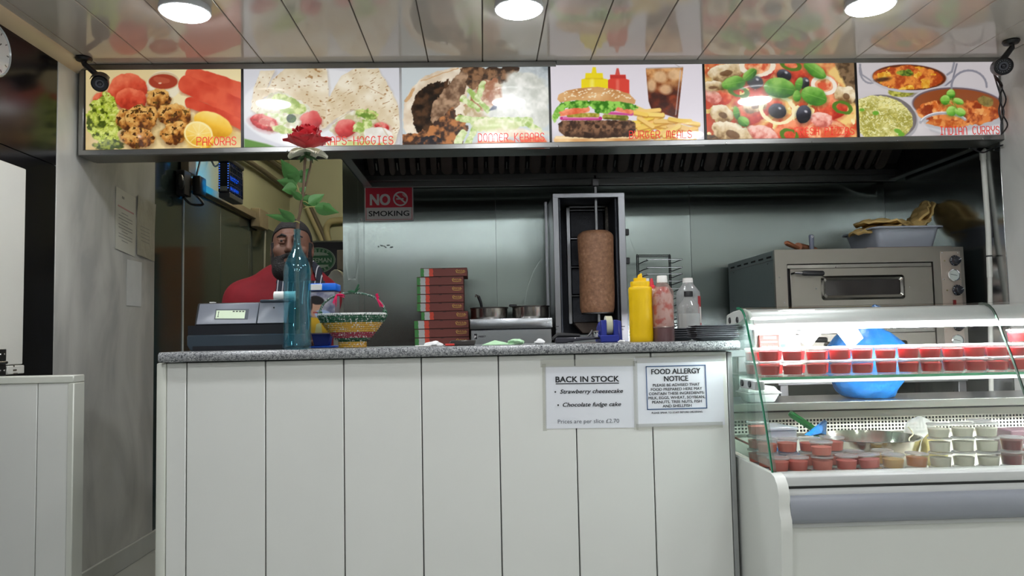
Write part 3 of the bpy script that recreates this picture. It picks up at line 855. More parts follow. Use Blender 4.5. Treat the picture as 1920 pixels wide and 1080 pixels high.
def print_curry(x, y):
    p = Paint(x, y, (212, 205, 208))
    p.tex(np.clip((y - 170) / 60, 0, .7), (176, 168, 170), (222, 216, 216), 60, 3, 1.2)
    def arcw(pts, w, c):
        for a, b in zip(pts, pts[1:]): p.put(p.cap(*a, *b, w), c)
    st = (150, 148, 158)
    arcw(arc(1632, 130, 20, 26, 200, 60, 10), 1.6, st); arcw([(1612, 121), (1616, 140), (1634, 152)], 1.5, st)
    arcw([(1789, 118), (1785, 134), (1776, 140)], 2, st); arcw([(1794, 120), (1786, 150), (1768, 164)], 1.6, (130, 128, 140))
    p.put(p.ell(1706, 160, 44, 22), (150, 142, 130)); p.tex(p.ell(1690, 172, 24, 10, 0, 2), (120, 120, 40), (206, 200, 90), 6, 5)
    p.put(p.ell(1705, 147, 73, 27, 2), (196, 192, 198)); p.put(p.ell(1705, 145, 69, 24, 2), (96, 40, 16))
    m = p.ell(1703, 146, 66, 22, 2, 3); p.tex(m, (176, 66, 22), (236, 146, 60), 9, 6, 2.0, 4); p.tex(m * (p.fbm(14, 8) > .6), (224, 150, 30), (248, 206, 90), 7, 7)
    p.tex(p.ell(1697, 137, 16, 6, 8, 4), (60, 90, 20), (150, 170, 60), 5, 9); p.put(p.ell(1655, 149, 15, 4, -8, soft=3), (50, 20, 10), .8)
    # rice bowl
    p.put(p.ell(1660, 224, 62, 44, 8), (176, 172, 176)); p.put(p.ell(1657, 220, 62, 42, 8), (120, 112, 112))
    m = p.ell(1652, 222, 60, 42, 10, 3)
    p.tex(m, (168, 160, 70), (232, 224, 150), 22, 11, 1.5)
    r = random.Random(9)
    for k in range(420):
        cx, cy, a = r.uniform(1606, 1712), r.uniform(182, 262), r.uniform(0, 3.14)
        q = (cx - 3.4 * math.cos(a), cy - 2.6 * math.sin(a), cx + 3.4 * math.cos(a), cy + 2.6 * math.sin(a), .8)
        x0 = np.searchsorted(p.x[0], cx - 8); 
        p.put(p.cap(*q) * m, r.choice([(244, 240, 186), (220, 208, 110), (188, 176, 80), (238, 226, 140)]), .9) if k < 150 else None
    g = p.n1(1, 33, (p.x + p.y) / 5.0, (p.x - p.y) / 2.2); p.put(m * np.clip((g - .6) * 4, 0, 1), (246, 242, 196), .7)
    g = p.n1(1, 34, (p.x - p.y * .6) / 5.0, (p.x * .6 + p.y) / 2.2); p.put(m * np.clip((g - .68) * 4, 0, 1), (150, 140, 50), .7)
    for q in ((1642, 212, 6, 4, 0), (1684, 246, 8, 4, 20), (1690, 252, 6, 4, 0), (1616, 206, 5, 3, 0)): p.put(p.ell(*q), (110, 170, 50))
    # big bowl
    p.put(p.poly([(1712, 205), (1880, 205), (1880, 236), (1850, 254), (1790, 258), (1745, 246)], soft=3), (188, 186, 190)); p.put(p.poly([(1735, 238), (1790, 250), (1880, 232), (1880, 250), (1800, 260)], soft=5), (226, 224, 226))
    p.put(p.ell(1797, 197, 90, 36, 3), (206, 202, 208)); p.put(p.ell(1797, 197, 87, 33, 3), (110, 92, 100)); p.put(p.ell(1797, 198, 84, 31, 3), (150, 78, 40))
    m = p.ell(1797, 211, 78, 24, 2, 4); p.tex(m, (150, 54, 18), (232, 136, 66), 10, 21, 2.0, 4); p.tex(m * (p.fbm(13, 23) > .6), (216, 104, 40), (244, 172, 100), 8, 22)
    p.tex(p.ell(1848, 190, 16, 10, 10, 3), (96, 84, 40), (150, 130, 70), 8, 24)
    arcw(arc(1817, 162, 33, 30, 172, 362, 14), 1.9, (142, 140, 152))
    arcw(arc(1770, 236, 46, 24, 196, 330, 12), 2.6, (172, 170, 178)); arcw(arc(1770, 234, 46, 24, 200, 330, 12), .9, (240, 240, 244))
    p.tex(p.poly([(1735, 232), (1745, 222), (1800, 228), (1808, 238), (1770, 240)], w=2), (190, 84, 24), (234, 150, 76), 8, 25)
    for k, q in enumerate(((1783, 176, 8, 8, 0), (1772, 188, 9, 9, 0), (1797, 190, 10, 6, 20), (1784, 208, 10, 9, 0), (1800, 210, 10, 8, 20))): p.leaf(*q, (50, 120, 24), (120, 186, 62), (180, 222, 120), seed=200 + k)
    p.put(p.cap(1783, 184, 1795, 205, .8) + p.cap(1772, 190, 1790, 200, .8), (110, 160, 50))
    return p.im

# --- mini line font (letters in a 1 x 1 box, y up) in the style of the board's thin captions
SF = {
 'P': [[(0, 0), (0, 1), (.6, 1)] + arc(.6, .72, .4, .28, 90, -90) + [(0, .44)]],
 'A': [[(0, 0), (0, .62)] + arc(.5, .62, .5, .38, 180, 0) + [(1, 0)], [(0, .38), (1, .38)]],
 'K': [[(0, 0), (0, 1)], [(.9, 1), (.05, .48), (1, 0)]],
 'O': [arc(.5, .5, .5, .5, 0, 360, 16)],
 'R': [[(0, 0), (0, 1), (.6, 1)] + arc(.6, .72, .4, .28, 90, -90) + [(0, .44)], [(.5, .44), (1, 0)]],
 'S': [arc(.5, .76, .46, .24, 20, 180, 6) + arc(.5, .74, .46, .22, 180, 260, 3) + arc(.5, .26, .5, .26, 80, -160, 8)],
 'W': [[(0, 1), (0, .35)] + arc(.25, .3, .25, .3, 180, 360, 5) + [(.5, .8)], [(.5, .35)] + arc(.75, .3, .25, .3, 180, 360, 5) + [(1, 1)]],
 'H': [[(0, 0), (0, 1)], [(1, 0), (1, 1)], [(0, .5), (1, .5)]],
 'G': [arc(.5, .5, .5, .5, 45, 330, 12) + [(1, .45), (.55, .45)]],
 'I': [[(.5, 0), (.5, 1)], [(.2, 1), (.8, 1)], [(.2, 0), (.8, 0)]],
 'E': [arc(.55, .5, .5, .5, 55, 305, 10), [(.06, .5), (.8, .5)]],
 'D': [[(0, 0), (0, 1), (.5, 1)] + arc(.5, .5, .5, .5, 90, -90, 8) + [(0, 0)]],
 'N': [[(0, 0), (0, .7)] + arc(.5, .65, .5, .35, 180, 0, 8) + [(1, 0)]],
 'B': [[(0, 0), (0, 1), (.6, 1)] + arc(.6, .76, .32, .24, 90, -90, 5) + [(0, .52)], [(.6, .52)] + arc(.6, .26, .4, .26, 90, -90, 6) + [(0, 0)]],
 'U': [[(0, 1), (0, .4)] + arc(.5, .4, .5, .4, 180, 360, 8) + [(1, 1)]],
 'M': [[(0, 0), (0, .7)] + arc(.25, .7, .25, .3, 180, 0, 5) + [(.5, .2)], [(.5, .7)] + arc(.75, .7, .25, .3, 180, 0, 5) + [(1, 0)]],
 'L': [[(0, 1), (0, 0), (.9, 0)]], 'F': [[(0, 0), (0, 1), (.9, 1)], [(0, .52), (.7, .52)]],
 'Z': [[(0, 1), (1, 1), (0, 0), (1, 0)]], 'C': [arc(.5, .5, .5, .5, 50, 310, 10)],
 'Y': [[(0, 1), (0, .8)] + arc(.5, .75, .5, .3, 180, 360, 6) + [(1, 1)], [(.5, .45), (.5, 0)]],
 '-': [[(0, .5), (.8, .5)]], ' ': []}
def caption_words(t, x0, x1, y0, y1):
    n = len(t); wcell = (x1 - x0) / (n - 0.28); out = [[]]
    for i, ch in enumerate(t):
        if ch == ' ': out.append([])
        for pl in SF[ch]: out[-1].append([(x0 + i * wcell + p[0] * wcell * .72, y0 + p[1] * (y1 - y0)) for p in pl])
    return out

TILT = math.radians(-1.25)
def zbot(x): return at(155, 293, Y=YB).z + 0.0055 * (x - XL)
board = thing('menu_light_box', 'long backlit menu board with six food pictures under the ceiling', 'menu board', ((XL + XR) / 2, YB, 1.96))
bx0 = at(150, 200, Y=YB).x; bx1 = at(1881, 200, Y=YB).x
z_t = H - 0.006
rail_m = mat('brushed_rail', (150, 150, 148), 0.3, 1.0, var=0.05, scale=6, bump=0.03, bscale=30)
cs = MB(); cs.prism([(bx0, zbot(bx0) + .004), (bx1, zbot(bx1) + .004), (bx1, z_t), (bx0, z_t)], YB + 0.012, YB + 0.13)
part('case', cs, mat('case_metal', (70, 70, 70), 0.5, 0.8), board)
def rail(name, x0, x1, za, zb, y0, y1, bev=0.002):
    part(name, MB().prism([(x0, za(x0)), (x1, za(x1)), (x1, zb(x1)), (x0, zb(x0))], y0, y1), rail_m, board, bevel=bev)
ztop = lambda x: H - 0.012
zr1 = at(600, 130, Y=YB).z; zr2 = at(1400, 121, Y=YB).z; xm = at(1042, 120, Y=YB).x
rail('top_rail', bx0, xm, lambda x: zr1, lambda x: at(600, 120, Y=YB).z, YB - 0.016, YB + 0.02)
rail('top_rail', xm + .001, bx1, lambda x: zr2, lambda x: at(1400, 112, Y=YB).z, YB - 0.013, YB + 0.02)
rail('bottom_rail', bx0, bx1, zbot, lambda x: zbot(x) + 0.026, YB - 0.014, YB + 0.03, 0.003)
rail('bottom_flange', bx0 + .01, bx1 - .01, lambda x: zbot(x) - 0.001, lambda x: zbot(x) + 0.003, YB + 0.0, YB + 0.14, 0.001)
for k, (a, b) in enumerate(((bx0, bx0 + 0.022), (bx1 - 0.022, bx1))):
    part('end_rail', MB().prism([(a, zbot(a)), (b, zbot(b)), (b, z_t - .015), (a, z_t - .015)], YB - 0.013, YB + 0.13), rail_m, board, bevel=0.002)
for px in (190, 540, 1045, 1360, 1520, 1680, 1840):
    q = at(px, 280, Y=YB)
    part('screw', MB().lathe([(0, 0), (0.004, 0), (0.003, 0.002), (0, 0.0025)], (q.x, YB - 0.014, zbot(q.x) + 0.006), 8, rot('X', 90)), chrome, board)

poster_m = attr_mat('menu_print', rough=0.25, es=POSTER_E, coat=1.0, coat_r=0.04, base=0.35, spec=0.3)
cap_m = mat('caption_red', (205, 52, 40), 0.4, emit=(215, 50, 38), es=0.45)
PANELS = [(162, 453, 133, 284, print_pakoras, 'PAKORAS', (370, 443, 258, 272), 'backlit print of pakoras with lettuce, lemon and red sauce'),
          (458, 750, 131, 280, print_wraps, 'WRAPS-HOGGIES', (598, 737, 257, 271), 'backlit print of two filled tortilla wraps'),
          (754, 1029, 130, 277, print_kebab, 'DONNER KEBABS', (897, 1020, 251, 265), 'backlit print of a kebab in pitta with salad'),
          (1033, 1318, 124, 272, print_burger, 'BURGER MEALS', (1180, 1296, 246, 259), 'backlit print of a burger with fries and cola'),
          (1322, 1603, 121, 265, print_pizza, 'FRESH PIZZAS', (1490, 1600, 240, 253), 'backlit print of a pizza with olives and basil'),
          (1607, 1877, 119, 262, print_curry, 'INDIAN CURRYS', (1762, 1872, 238, 252), 'backlit print of curry and rice in steel bowls')]
prev = None
for (px0, px1, py0, py1, fn, capt, cb_, lab) in PANELS:
    xa = at(px0, (py0 + py1) / 2, Y=YB).x; xb = at(px1, (py0 + py1) / 2, Y=YB).x
    za = at((px0 + px1) / 2, py1 + 3, Y=YB).z; zb = at((px0 + px1) / 2, py0 - 4, Y=YB).z
    nu, nv = int((px1 - px0) * 1.05), int((py1 - py0) * 1.05)
    gx, gz = np.meshgrid(np.linspace(xa, xb, nu + 1), np.linspace(za, zb, nv + 1))
    gy = YB - 0.002 + (gz - za) * math.tan(TILT)
    u, v = proj(gx, gy, gz)
    im = np.clip(fn(u, v), 0, 255) / 255.0
    me = bpy.data.meshes.new('menu_panel')
    i = np.arange(nu); j = np.arange(nv); I, J = np.meshgrid(i, j)
    a = (J * (nu + 1) + I).ravel(); fa = np.stack([a, a + 1, a + nu + 2, a + nu + 1], 1)
    vv = np.stack([gx - board.location.x, gy - board.location.y, gz - board.location.z], -1).reshape(-1, 3)
    nV = len(vv)
    # back sheet and rim so that the print is a solid acrylic plate
    cor = [0, nu, nv * (nu + 1) + nu, nv * (nu + 1)]
    back = [tuple(vv[c] + np.array([0, 0.006, 0])) for c in cor]
    me.from_pydata(vv.tolist() + back, [], fa.tolist() + [[nV + 3, nV + 2, nV + 1, nV]])
    ca = me.color_attributes.new('print', 'FLOAT_COLOR', 'POINT')
    linc = np.where(im <= 0.04045, im / 12.92, ((im + 0.055) / 1.055) ** 2.4).reshape(-1, 3)
    buf = np.ones((nV + 4, 4)); buf[:nV, :3] = linc; buf[nV:, :3] = 0.6
    ca.data.foreach_set('color', buf.astype(np.float32).ravel())
    me.materials.append(poster_m); me.update()
    po = part('menu_panel', me, None, board, lab)
    A = at(cb_[0], cb_[3], Y=YB); B = at(cb_[1], cb_[2], Y=YB)
    zc = (A.z + B.z) / 2; hh = 0.5 * (cb_[3] - cb_[2]) / 150 * 0.395
    Mx = Matrix(((1, 0, 0, 0), (0, 0, 0, YB - 0.0035 + (zc - za) * math.tan(TILT)), (0, 1, 0, 0), (0, 0, 0, 1)))
    for wd_ in caption_words(capt, A.x, B.x, zc - hh, zc + hh):
        part('lettering', strokes_to_mb(wd_, Mx, 0.0042), cap_m, po, 'thin red caption', smooth=0)
    if prev is not None:
        wd = 0.011
        dm = mat('divider_black', (22, 20, 20), 0.4) if px0 != 754 else mat('divider_white', (225, 225, 228), 0.4)
        xc = (prev + xa) / 2
        part('divider', MB().box(xc - wd / 2, xc + wd / 2, YB - 0.0130, YB + 0.004, zbot(xc) + 0.02, zr2), dm, board, bevel=0.001)
    prev = xb
# ================================================================== SERVICE COUNTER
YC = 2.538
XK0 = -0.95672
ZS0, ZS1 = 1.058, 1.0895     # worktop underside / top
cx_l = at(311, 800, Y=YC).x; cx_r = at(1368, 800, Y=YC).x
counter = thing('service_counter', 'white panelled shop counter below the grey granite worktop', 'counter', ((cx_l + cx_r) / 2, YC + .2, 0))
joints = [cx_l] + [XK0 + i * 0.25 for i in range(7)] + [cx_r]
for a, b in zip(joints, joints[1:]):
    part('panel', MB().box(a + 0.0018, b - 0.0018, YC, YC + 0.010, 0.02, ZS0 - 0.004), white_pvc, counter, bevel=0.002)
part('backing_board', MB().box(cx_l - 0.01, cx_r, YC + 0.011, YC + 0.03, 0.0, ZS0 - 0.002), mat('joint_shadow', (70, 72, 72), 0.6), counter)
tr_m = mat('corner_trim', (214, 216, 206), 0.28, var=0.02)
part('corner_trim', MB().box(cx_l - 0.030, cx_l, YC - 0.004, YC + 0.035, 0.0, ZS0 - 0.003), tr_m, counter, 'cream white plastic corner trim', bevel=0.005, seg=2)
part('edge_trim', MB().box(cx_r, cx_r + 0.016, YC - 0.002, YC + 0.03, 0.0, ZS0 - 0.006), mat('grey_trim', (150, 152, 150), 0.35), counter, 'grey edge trim', bevel=0.002)
part('end_panel', MB().box(cx_l - 0.028, cx_l - 0.016, YC + 0.035, YC + 0.44, 0.0, ZS0 - 0.003), white_pvc, counter, bevel=0.002)
part('end_panel', MB().box(cx_r - 0.0, cx_r + 0.012, YC + 0.03, YC + 0.44, 0.0, ZS0 - 0.003), white_pvc, counter, bevel=0.002)
part('rear_panel', MB().box(cx_l - .01, cx_r, YC + 0.42, YC + 0.44, 0.0, ZS0 - 0.003), white_pvc, counter)
# speckled laminate worktop
def granite():
    m, nt, out = _nodes('speckled_granite'); N, L = nt.nodes, nt.links
    p = N.new('ShaderNodeBsdfPrincipled'); L.new(p.outputs[0], out.inputs[0]); tc = N.new('ShaderNodeTexCoord')
    n1 = N.new('ShaderNodeTexNoise'); n1.inputs['Scale'].default_value = 150; n1.inputs['Detail'].default_value = 3; n1.inputs['Distortion'].default_value = 1.4
    L.new(tc.outputs['Object'], n1.inputs['Vector'])
    cr = N.new('ShaderNodeValToRGB'); e = cr.color_ramp.elements
    e[0].position = .36; e[0].color = (*lin((74, 76, 79)), 1); e[1].position = .56; e[1].color = (*lin((150, 152, 153)), 1)
    k = e.new(.46); k.color = (*lin((122, 124, 127)), 1); k = e.new(.70); k.color = (*lin((182, 183, 182)), 1)
    L.new(n1.outputs['Fac'], cr.inputs[0]); L.new(cr.outputs[0], p.inputs['Base Color']); p.inputs['Roughness'].default_value = .25
    return m
gx0 = at(296, 668, Y=YC - .03).x; gx1 = at(1388, 648, Y=YC - .03).x
wt = MB(); ff = YC - 0.030
prof = [(YC + 0.46, ZS0), (ff + 0.006, ZS0), (ff + .001, ZS0 + .006), (ff, ZS0 + 0.014), (ff + 0.002, ZS1 - 0.008), (ff + 0.010, ZS1 - .001), (ff + .02, ZS1), (YC + 0.46, ZS1)]
wt.prism(prof, gx0, gx1, 'X')
solo('worktop', wt, granite(), 'grey speckled granite worktop along the white counter', 'worktop', ((gx0 + gx1) / 2, YC + .2, ZS1), smooth=50)
ZT = ZS1 + 0.0003

# --- notices taped to the counter front
paper_m = mat('notice_paper', (226, 228, 234), 0.5, var=0.015, scale=4)
sleeve_m = glassy('tape_film', (250, 250, 248), 0.10, (226, 226, 224), rough=.15)
ink = mat('black_ink', (30, 32, 36), 0.6); ink_g = mat('grey_ink', (86, 90, 98), 0.6); ink_b = mat('blue_ink', (62, 92, 134), 0.6)
def plane_M(px0, py0, px1, py1, Y, dy):
    """matrix mapping notice units (1 unit = 1 photo px at that depth) on the counter plane"""
    A = at(px0, py0, Y=Y); B = at(px1, py1, Y=Y)
    ux = Vector((B.x - A.x, 0, B.z - A.z)); L_ = ux.length; s = L_ / math.hypot(px1 - px0, py1 - py0); ux.normalize()
    uz = Vector((-ux.z, 0, ux.x))
    return Matrix(((ux.x * s, uz.x * s, 0, A.x), (0, 0, 1, Y - dy), (ux.z * s, uz.z * s, 0, A.z), (0, 0, 0, 1)))
def flat(M, x0, x1, y0, y1, t=0.0004):
    mb = MB(); vs = []
    for dz in (0, t):
        for (a, b) in ((x0, y0), (x1, y0), (x1, y1), (x0, y1)):
            v = M @ Vector((a, b, 0)); v.y += dz; vs.append(v)
    return mb.add(vs, [(3, 2, 1, 0), (4, 5, 6, 7), (0, 1, 5, 4), (1, 2, 6, 5), (2, 3, 7, 6), (3, 0, 4, 7)])
def mtx(M, dy):
    M = M.copy(); M[1][3] -= dy; return M
n1 = thing('notice', 'white notice reading BACK IN STOCK taped to the counter front', 'notice', tuple(at(1106, 810, Y=YC - .002)), 'notices taped to the counter')
M1 = plane_M(1021, 808, 1193, 805.5, YC, 0.0012)     # origin lower-left, y up
part('paper', flat(mtx(M1, 0), 2, 171, 4, 120), paper_m, n1)
part('tape', flat(mtx(M1, .0006), -6, 172, 118, 132), sleeve_m, n1); part('tape', flat(mtx(M1, .0009), -3, 4, 0, 124), sleeve_m, n1); part('tape', flat(mtx(M1, .0012), 168, 176, 0, 128), sleeve_m, n1)
TM = mtx(M1, .0009)
part('lettering', text_geo([('BACK IN STOCK', 81.5, 90, 15, 'C', 0, .028, 119)], TM), ink, n1, 'bold underlined heading', smooth=0)
part('underline', flat(TM, 22, 141, 86.2, 87.8, .0002), ink, n1)
for dyy, xa, wd, t in ((69, 30, 118, 'Strawberry cheesecake'), (44.5, 35, 109, 'Chocolate fudge cake')):
    part('lettering', text_geo([(t, xa, dyy, 10.5, 'L', .25, .022, wd)], TM), ink, n1, smooth=0)
    part('bullet', MB().lathe([(0, 0), (1.6 * 0.00174, 0), (1.6 * 0.00174, .0003), (0, .0003)], tuple(TM @ Vector((xa - 9, dyy + 3, 0))), 10, rot('X', 90)), ink, n1)
part('lettering', text_geo([('Prices are per slice £2.70', 25, 13.5, 10.5, 'L', 0, 0, 115)], TM), ink_g, n1, 'grey price line', smooth=0)
n2 = thing('notice', 'white FOOD ALLERGY NOTICE sheet with blue border taped to the counter', 'notice', tuple(at(1273, 805, Y=YC - .002)), 'notices taped to the counter')
M2 = plane_M(1193, 801, 1356, 796.5, YC, 0.0012)
part('paper', flat(mtx(M2, 0), 0, 166, 0, 128), paper_m, n2)
part('tape', flat(mtx(M2, .0006), 0, 162, -5, 6), sleeve_m, n2); part('tape', flat(mtx(M2, .0009), 2, 172, 118, 131), sleeve_m, n2)
TM = mtx(M2, .0009)
bl = MB()
for q in ((21, 134, 110.5, 112.3), (21, 134, 31.2, 33), (21, 22.8, 31.2, 112.3), (132.2, 134, 31.2, 112.3)):
    bl.add(flat(TM, *q, .0002).v, flat(TM, *q, .0002).f)
part('border', bl, ink_b, n2, 'thin blue border')
rows = [('FOOD ALLERGY', 97, 13.5, 92, .026), ('NOTICE', 83.5, 13.5, 45, .026), ('PLEASE BE ADVISED THAT', 74, 7.2, 88, .02), ('FOOD PREPARED HERE MAY', 66.2, 7.2, 96, .02), ('CONTAIN THESE INGREDIENTS:', 58.4, 7.2, 104, .02),
        ('MILK, EGGS, WHEAT, SOYBEAN,', 50.6, 7.2, 106, .02), ('PEANUTS, TREE NUTS, FISH', 42.8, 7.2, 93, .02), ('AND SHELLFISH', 35.2, 7.2, 54, .02), ('PLEASE SPEAK TO STAFF BEFORE ORDERING.', 24, 4.6, 96, .02)]
for t, y_, sz, wd, bo in rows:
    part('lettering', text_geo([(t, 77.5, y_, sz, 'C', 0, bo, wd)], TM), ink, n2, smooth=0)

# ================================================================== THINGS ON THE WORKTOP
# --- cash register
YR = 2.66
def P(px, py, Y=YR): return at(px, py, Y=Y)
rx0 = P(350, 640).x; rx1 = P(541, 640).x
reg = thing('cash_register', 'dark grey cash register with small lit customer display', 'cash register', ((rx0 + rx1) / 2, YR + .14, ZT))
slate = mat('register_slate', (52, 64, 74), 0.4, var=0.05); slate_d = mat('register_dark', (26, 28, 34), 0.4); reg_g = mat('register_grey', (120, 124, 134), 0.35, var=0.03)
z1 = P(440, 627).z; z2 = P(440, 609).z; z3 = P(440, 566).z; z0 = ZT
b = MB(); b.prism([(rx0 + .012, z0), (rx1 - .012, z0), (rx1, z0 + .02), (rx1, z1), (rx0, z1), (rx0, z0 + .02)], YR, YR + 0.26)
part('drawer', b, slate, reg, 'slate coloured drawer base', bevel=0.004)
part('base_strip', MB().box(rx0 + .02, rx1 - .02, YR - .002, YR + .02, z0 + 0.001, z0 + .016), slate_d, reg)
part('shadow_gap', MB().box(rx0 + .002, rx1 - .002, YR + .004, YR + 0.255, z1, z2), slate_d, reg)
ux0 = P(366, 590).x; ux1 = P(536, 590).x; um = P(480, 590).x
def slopeface(x0, x1, ya, za, yb, zb, yback): return MB().prism([(ya, za), (yb, zb), (yback, zb), (yback, za)], x0, x1, 'X')
part('keyboard_housing', slopeface(ux0 - .008, ux1 + .004, YR + .012, z2, YR + .045, z3, YR + .25), slate_d, reg, bevel=0.004)
part('display_fascia', slopeface(ux0, um - .001, YR + .006, z2 + .003, YR + .040, z3 - .003, YR + .05), reg_g, reg, 'grey sloping fascia', bevel=0.002)
part('printer_cover', slopeface(um + .001, ux1, YR + .005, z2 + .003, YR + .041, z3 - .001, YR + .06), reg_g, reg, 'grey printer cover', bevel=0.002)
part('printer_lid', MB().box(um + .002, ux1 + .004, YR + .036, YR + .18, z3 - .002, z3 + .008), slate, reg, bevel=.003)
# display window on the sloping face
def onslope(px, py, lift):
    q = P(px, py); t = (q.z - z2) / (z3 - z2); return Vector((q.x, YR + .006 + .034 * t - lift, q.z))
def slopequad(x0, x1, y0, y1, lift, mb=None):
    mb = mb or MB(); a = [onslope(x0, y1, lift), onslope(x1, y1, lift), onslope(x1, y0, lift), onslope(x0, y0, lift)]
    bq = [v + Vector((0, lift + .001, 0)) for v in a]
    return mb.add(a + bq, [(0, 1, 2, 3), (7, 6, 5, 4), (0, 4, 5, 1), (1, 5, 6, 2), (2, 6, 7, 3), (3, 7, 4, 0)])
bz = part('display_bezel', slopequad(399, 462, 579, 599, .0012), slate, reg)
part('screen', slopequad(401, 456, 581.5, 597, .0018), mat('lcd_screen', (198, 212, 186), 0.2, emit=(196, 212, 182), es=.35), bz, 'pale green lit screen')
dg = MB()
for k, px in enumerate((432, 438, 444, 450)): slopequad(px, px + 4, 582.3, 584.6, .0022, dg)
slopequad(404, 407, 584, 585, .0022, dg); slopequad(405, 406, 585, 593, .0022, dg); slopequad(404, 407, 593, 594, .0022, dg)
part('digits', dg, mat('lcd_ink', (60, 70, 60), .5), bz, kind='stuff')
rr = P(516, 560)
part('receipt_roll', MB().tube([(P(500, 559).x, YR + .10, z3 + .022), (P(541, 559).x, YR + .10, z3 + .022)], 0.017, 20), mat('paper_white', (232, 232, 228), .6), reg, 'white receipt roll')
part('screw', MB().lathe([(0, 0), (.003, 0), (.002, .003), (0, .003)], onslope(509, 576, .001), 8, rot('X', 90)), slate_d, reg)
part('receipt', MB().box(P(383, 566).x, P(391, 566).x, YR + .05, YR + .075, z3 - .001, z3 + .004), MATS['paper_white'], reg)

# --- blue bottle with an artificial rose
YBt = 2.60
bb = at(557, 655, Y=YBt)
rb = (at(583, 600, Y=YBt).x - at(532, 600, Y=YBt).x) / 2
bcx = (at(583, 600, Y=YBt).x + at(532, 600, Y=YBt).x) / 2
def bz_(py): return at(557, py, Y=YBt).z - ZT
outer = [(0, 0.003), (rb * .8, 0.0), (rb * .97, .004), (rb, .014), (rb, bz_(512)), (rb * .97, bz_(503)), (rb * .86, bz_(492)), (rb * .66, bz_(480)), (rb * .42, bz_(469)), (rb * .29, bz_(459)), (rb * .255, bz_(450)), (rb * .235, bz_(436)), (rb * .26, bz_(434)), (rb * .26, bz_(430)), (rb * .20, bz_(429.5))]
inner = [(max(r - .003, 0), z) for r, z in outer[3:-1]][::-1]; inner[0] = (rb * .2, bz_(431)); inner.append((rb * .9, .012)); inner.append((0, .010))
blue_glass = glassy('blue_glass', (216, 243, 247), 0.06, (30, 150, 180), f0=.055, rough=.02, hrough=.2)
solo('glass_bottle', MB().lathe(outer + inner, n=36), blue_glass, 'tall blue glass bottle holding the red rose beside the cash register', 'bottle', (bcx, YBt, ZT), local=True, smooth=50)
rose = thing('artificial_rose', 'red artificial rose with green leaves standing in the blue bottle', 'flower', (bcx, YBt, ZT + .05))
stem_m = mat('stem_brown', (96, 76, 58), .6, var=.15, scale=40); leaf_m = mat('leaf_green', (70, 122, 58), .5, var=.14, scale=25)
def V(px, py, dy=0.0): q = at(px, py, Y=YBt + dy); return q
def bez(pts, n=14):
    out = []
    P_ = [pts[0]] + pts + [pts[-1]]
    for i in range(1, len(P_) - 2):
        for k in range(n):
            t = k / n; a, b_, c, d = P_[i - 1], P_[i], P_[i + 1], P_[i + 2]
            out.append(.5 * ((2 * b_) + (c - a) * t + (2 * a - 5 * b_ + 4 * c - d) * t * t + (3 * b_ - a - 3 * c + d) * t ** 3))
    out.append(pts[-1]); return [Vector(p) for p in out]
st = bez([Vector((bcx, YBt, ZT + .05)), V(557, 440), V(562, 400, -.005), V(569, 350, -.01), V(571, 310, -.01), V(573, 292, -.015)], 6)
part('stem', MB().tube(st, .0045, 8), stem_m, rose)
st2 = bez([Vector((bcx + .006, YBt, ZT + .05)), V(559, 440), V(565, 390, .01), V(574, 345, .012), V(582, 312, .008), V(584, 292, .0)], 6)
part('stem', MB().tube(st2, .0035, 8), stem_m, rose)
LEAVES = [  # (base px), (tip px), width, curl
    ((556, 346), (527, 298), 34, .01), ((560, 342), (582, 314), 20, -.01), ((558, 348), (519, 338), 24, .005), ((557, 352), (528, 356), 24, .012), ((561, 330), (566, 318), 12, 0),
    ((566, 376), (545, 356), 16, .01), ((566, 372), (598, 384), 22, -.008), ((578, 382), (609, 364), 22, -.012), ((590, 388), (636, 399), 26, -.01), ((606, 384), (627, 396), 16, 0),
    ((552, 417), (522, 390), 20, .012), ((548, 414), (498, 402), 14, .008), ((563, 360), (574, 350), 12, -.006), ((555, 338), (538, 326), 20, .01)]
for (b0, t0, wpx, curl) in LEAVES:
    A = V(*b0, -.01); B = V(*t0, -.01 - curl * 3); ax = B - A; ln = ax.length; ax.normalize()
    side = ax.cross(Vector((curl * 20, 1, .3))).normalized(); up = side.cross(ax).normalized(); wd = wpx * .00185
    def fn(u, v, A=A, ax=ax, ln=ln, side=side, up=up, wd=wd, curl=curl):
        s_ = u * 2 - 1; w_ = wd / 2 * (math.sin(math.pi * min(1, v * 1.02) ** .75)) * (1 - .25 * v) + .0004
        return A + ax * (ln * v) + side * (s_ * w_) + up * (abs(s_) * .25 * w_ - .35 * ln * curl * 8 * v * v)
    lf = part('leaf', MB().sheet(fn, 6, 8, .0006), leaf_m, rose)
for (a, b_) in (((564, 372), (556, 346)), ((568, 392), (590, 388)), ((562, 418), (550, 416)), ((566, 378), (578, 382))):
    part('leaf_stalk', MB().tube(bez([V(*a, -.006), V((a[0] + b_[0]) / 2, (a[1] + b_[1]) / 2 - 2, -.012), V(*b_, -.01)], 4), .0016, 6), mat('stalk_green', (150, 150, 84), .6), rose)
fc = V(576, 272, -.02)
red_p = mat('red_petal', (206, 14, 34), .55, var=.2, scale=30, sheen=.3); white_p = mat('cream_petal', (222, 218, 196), .6, var=.06)
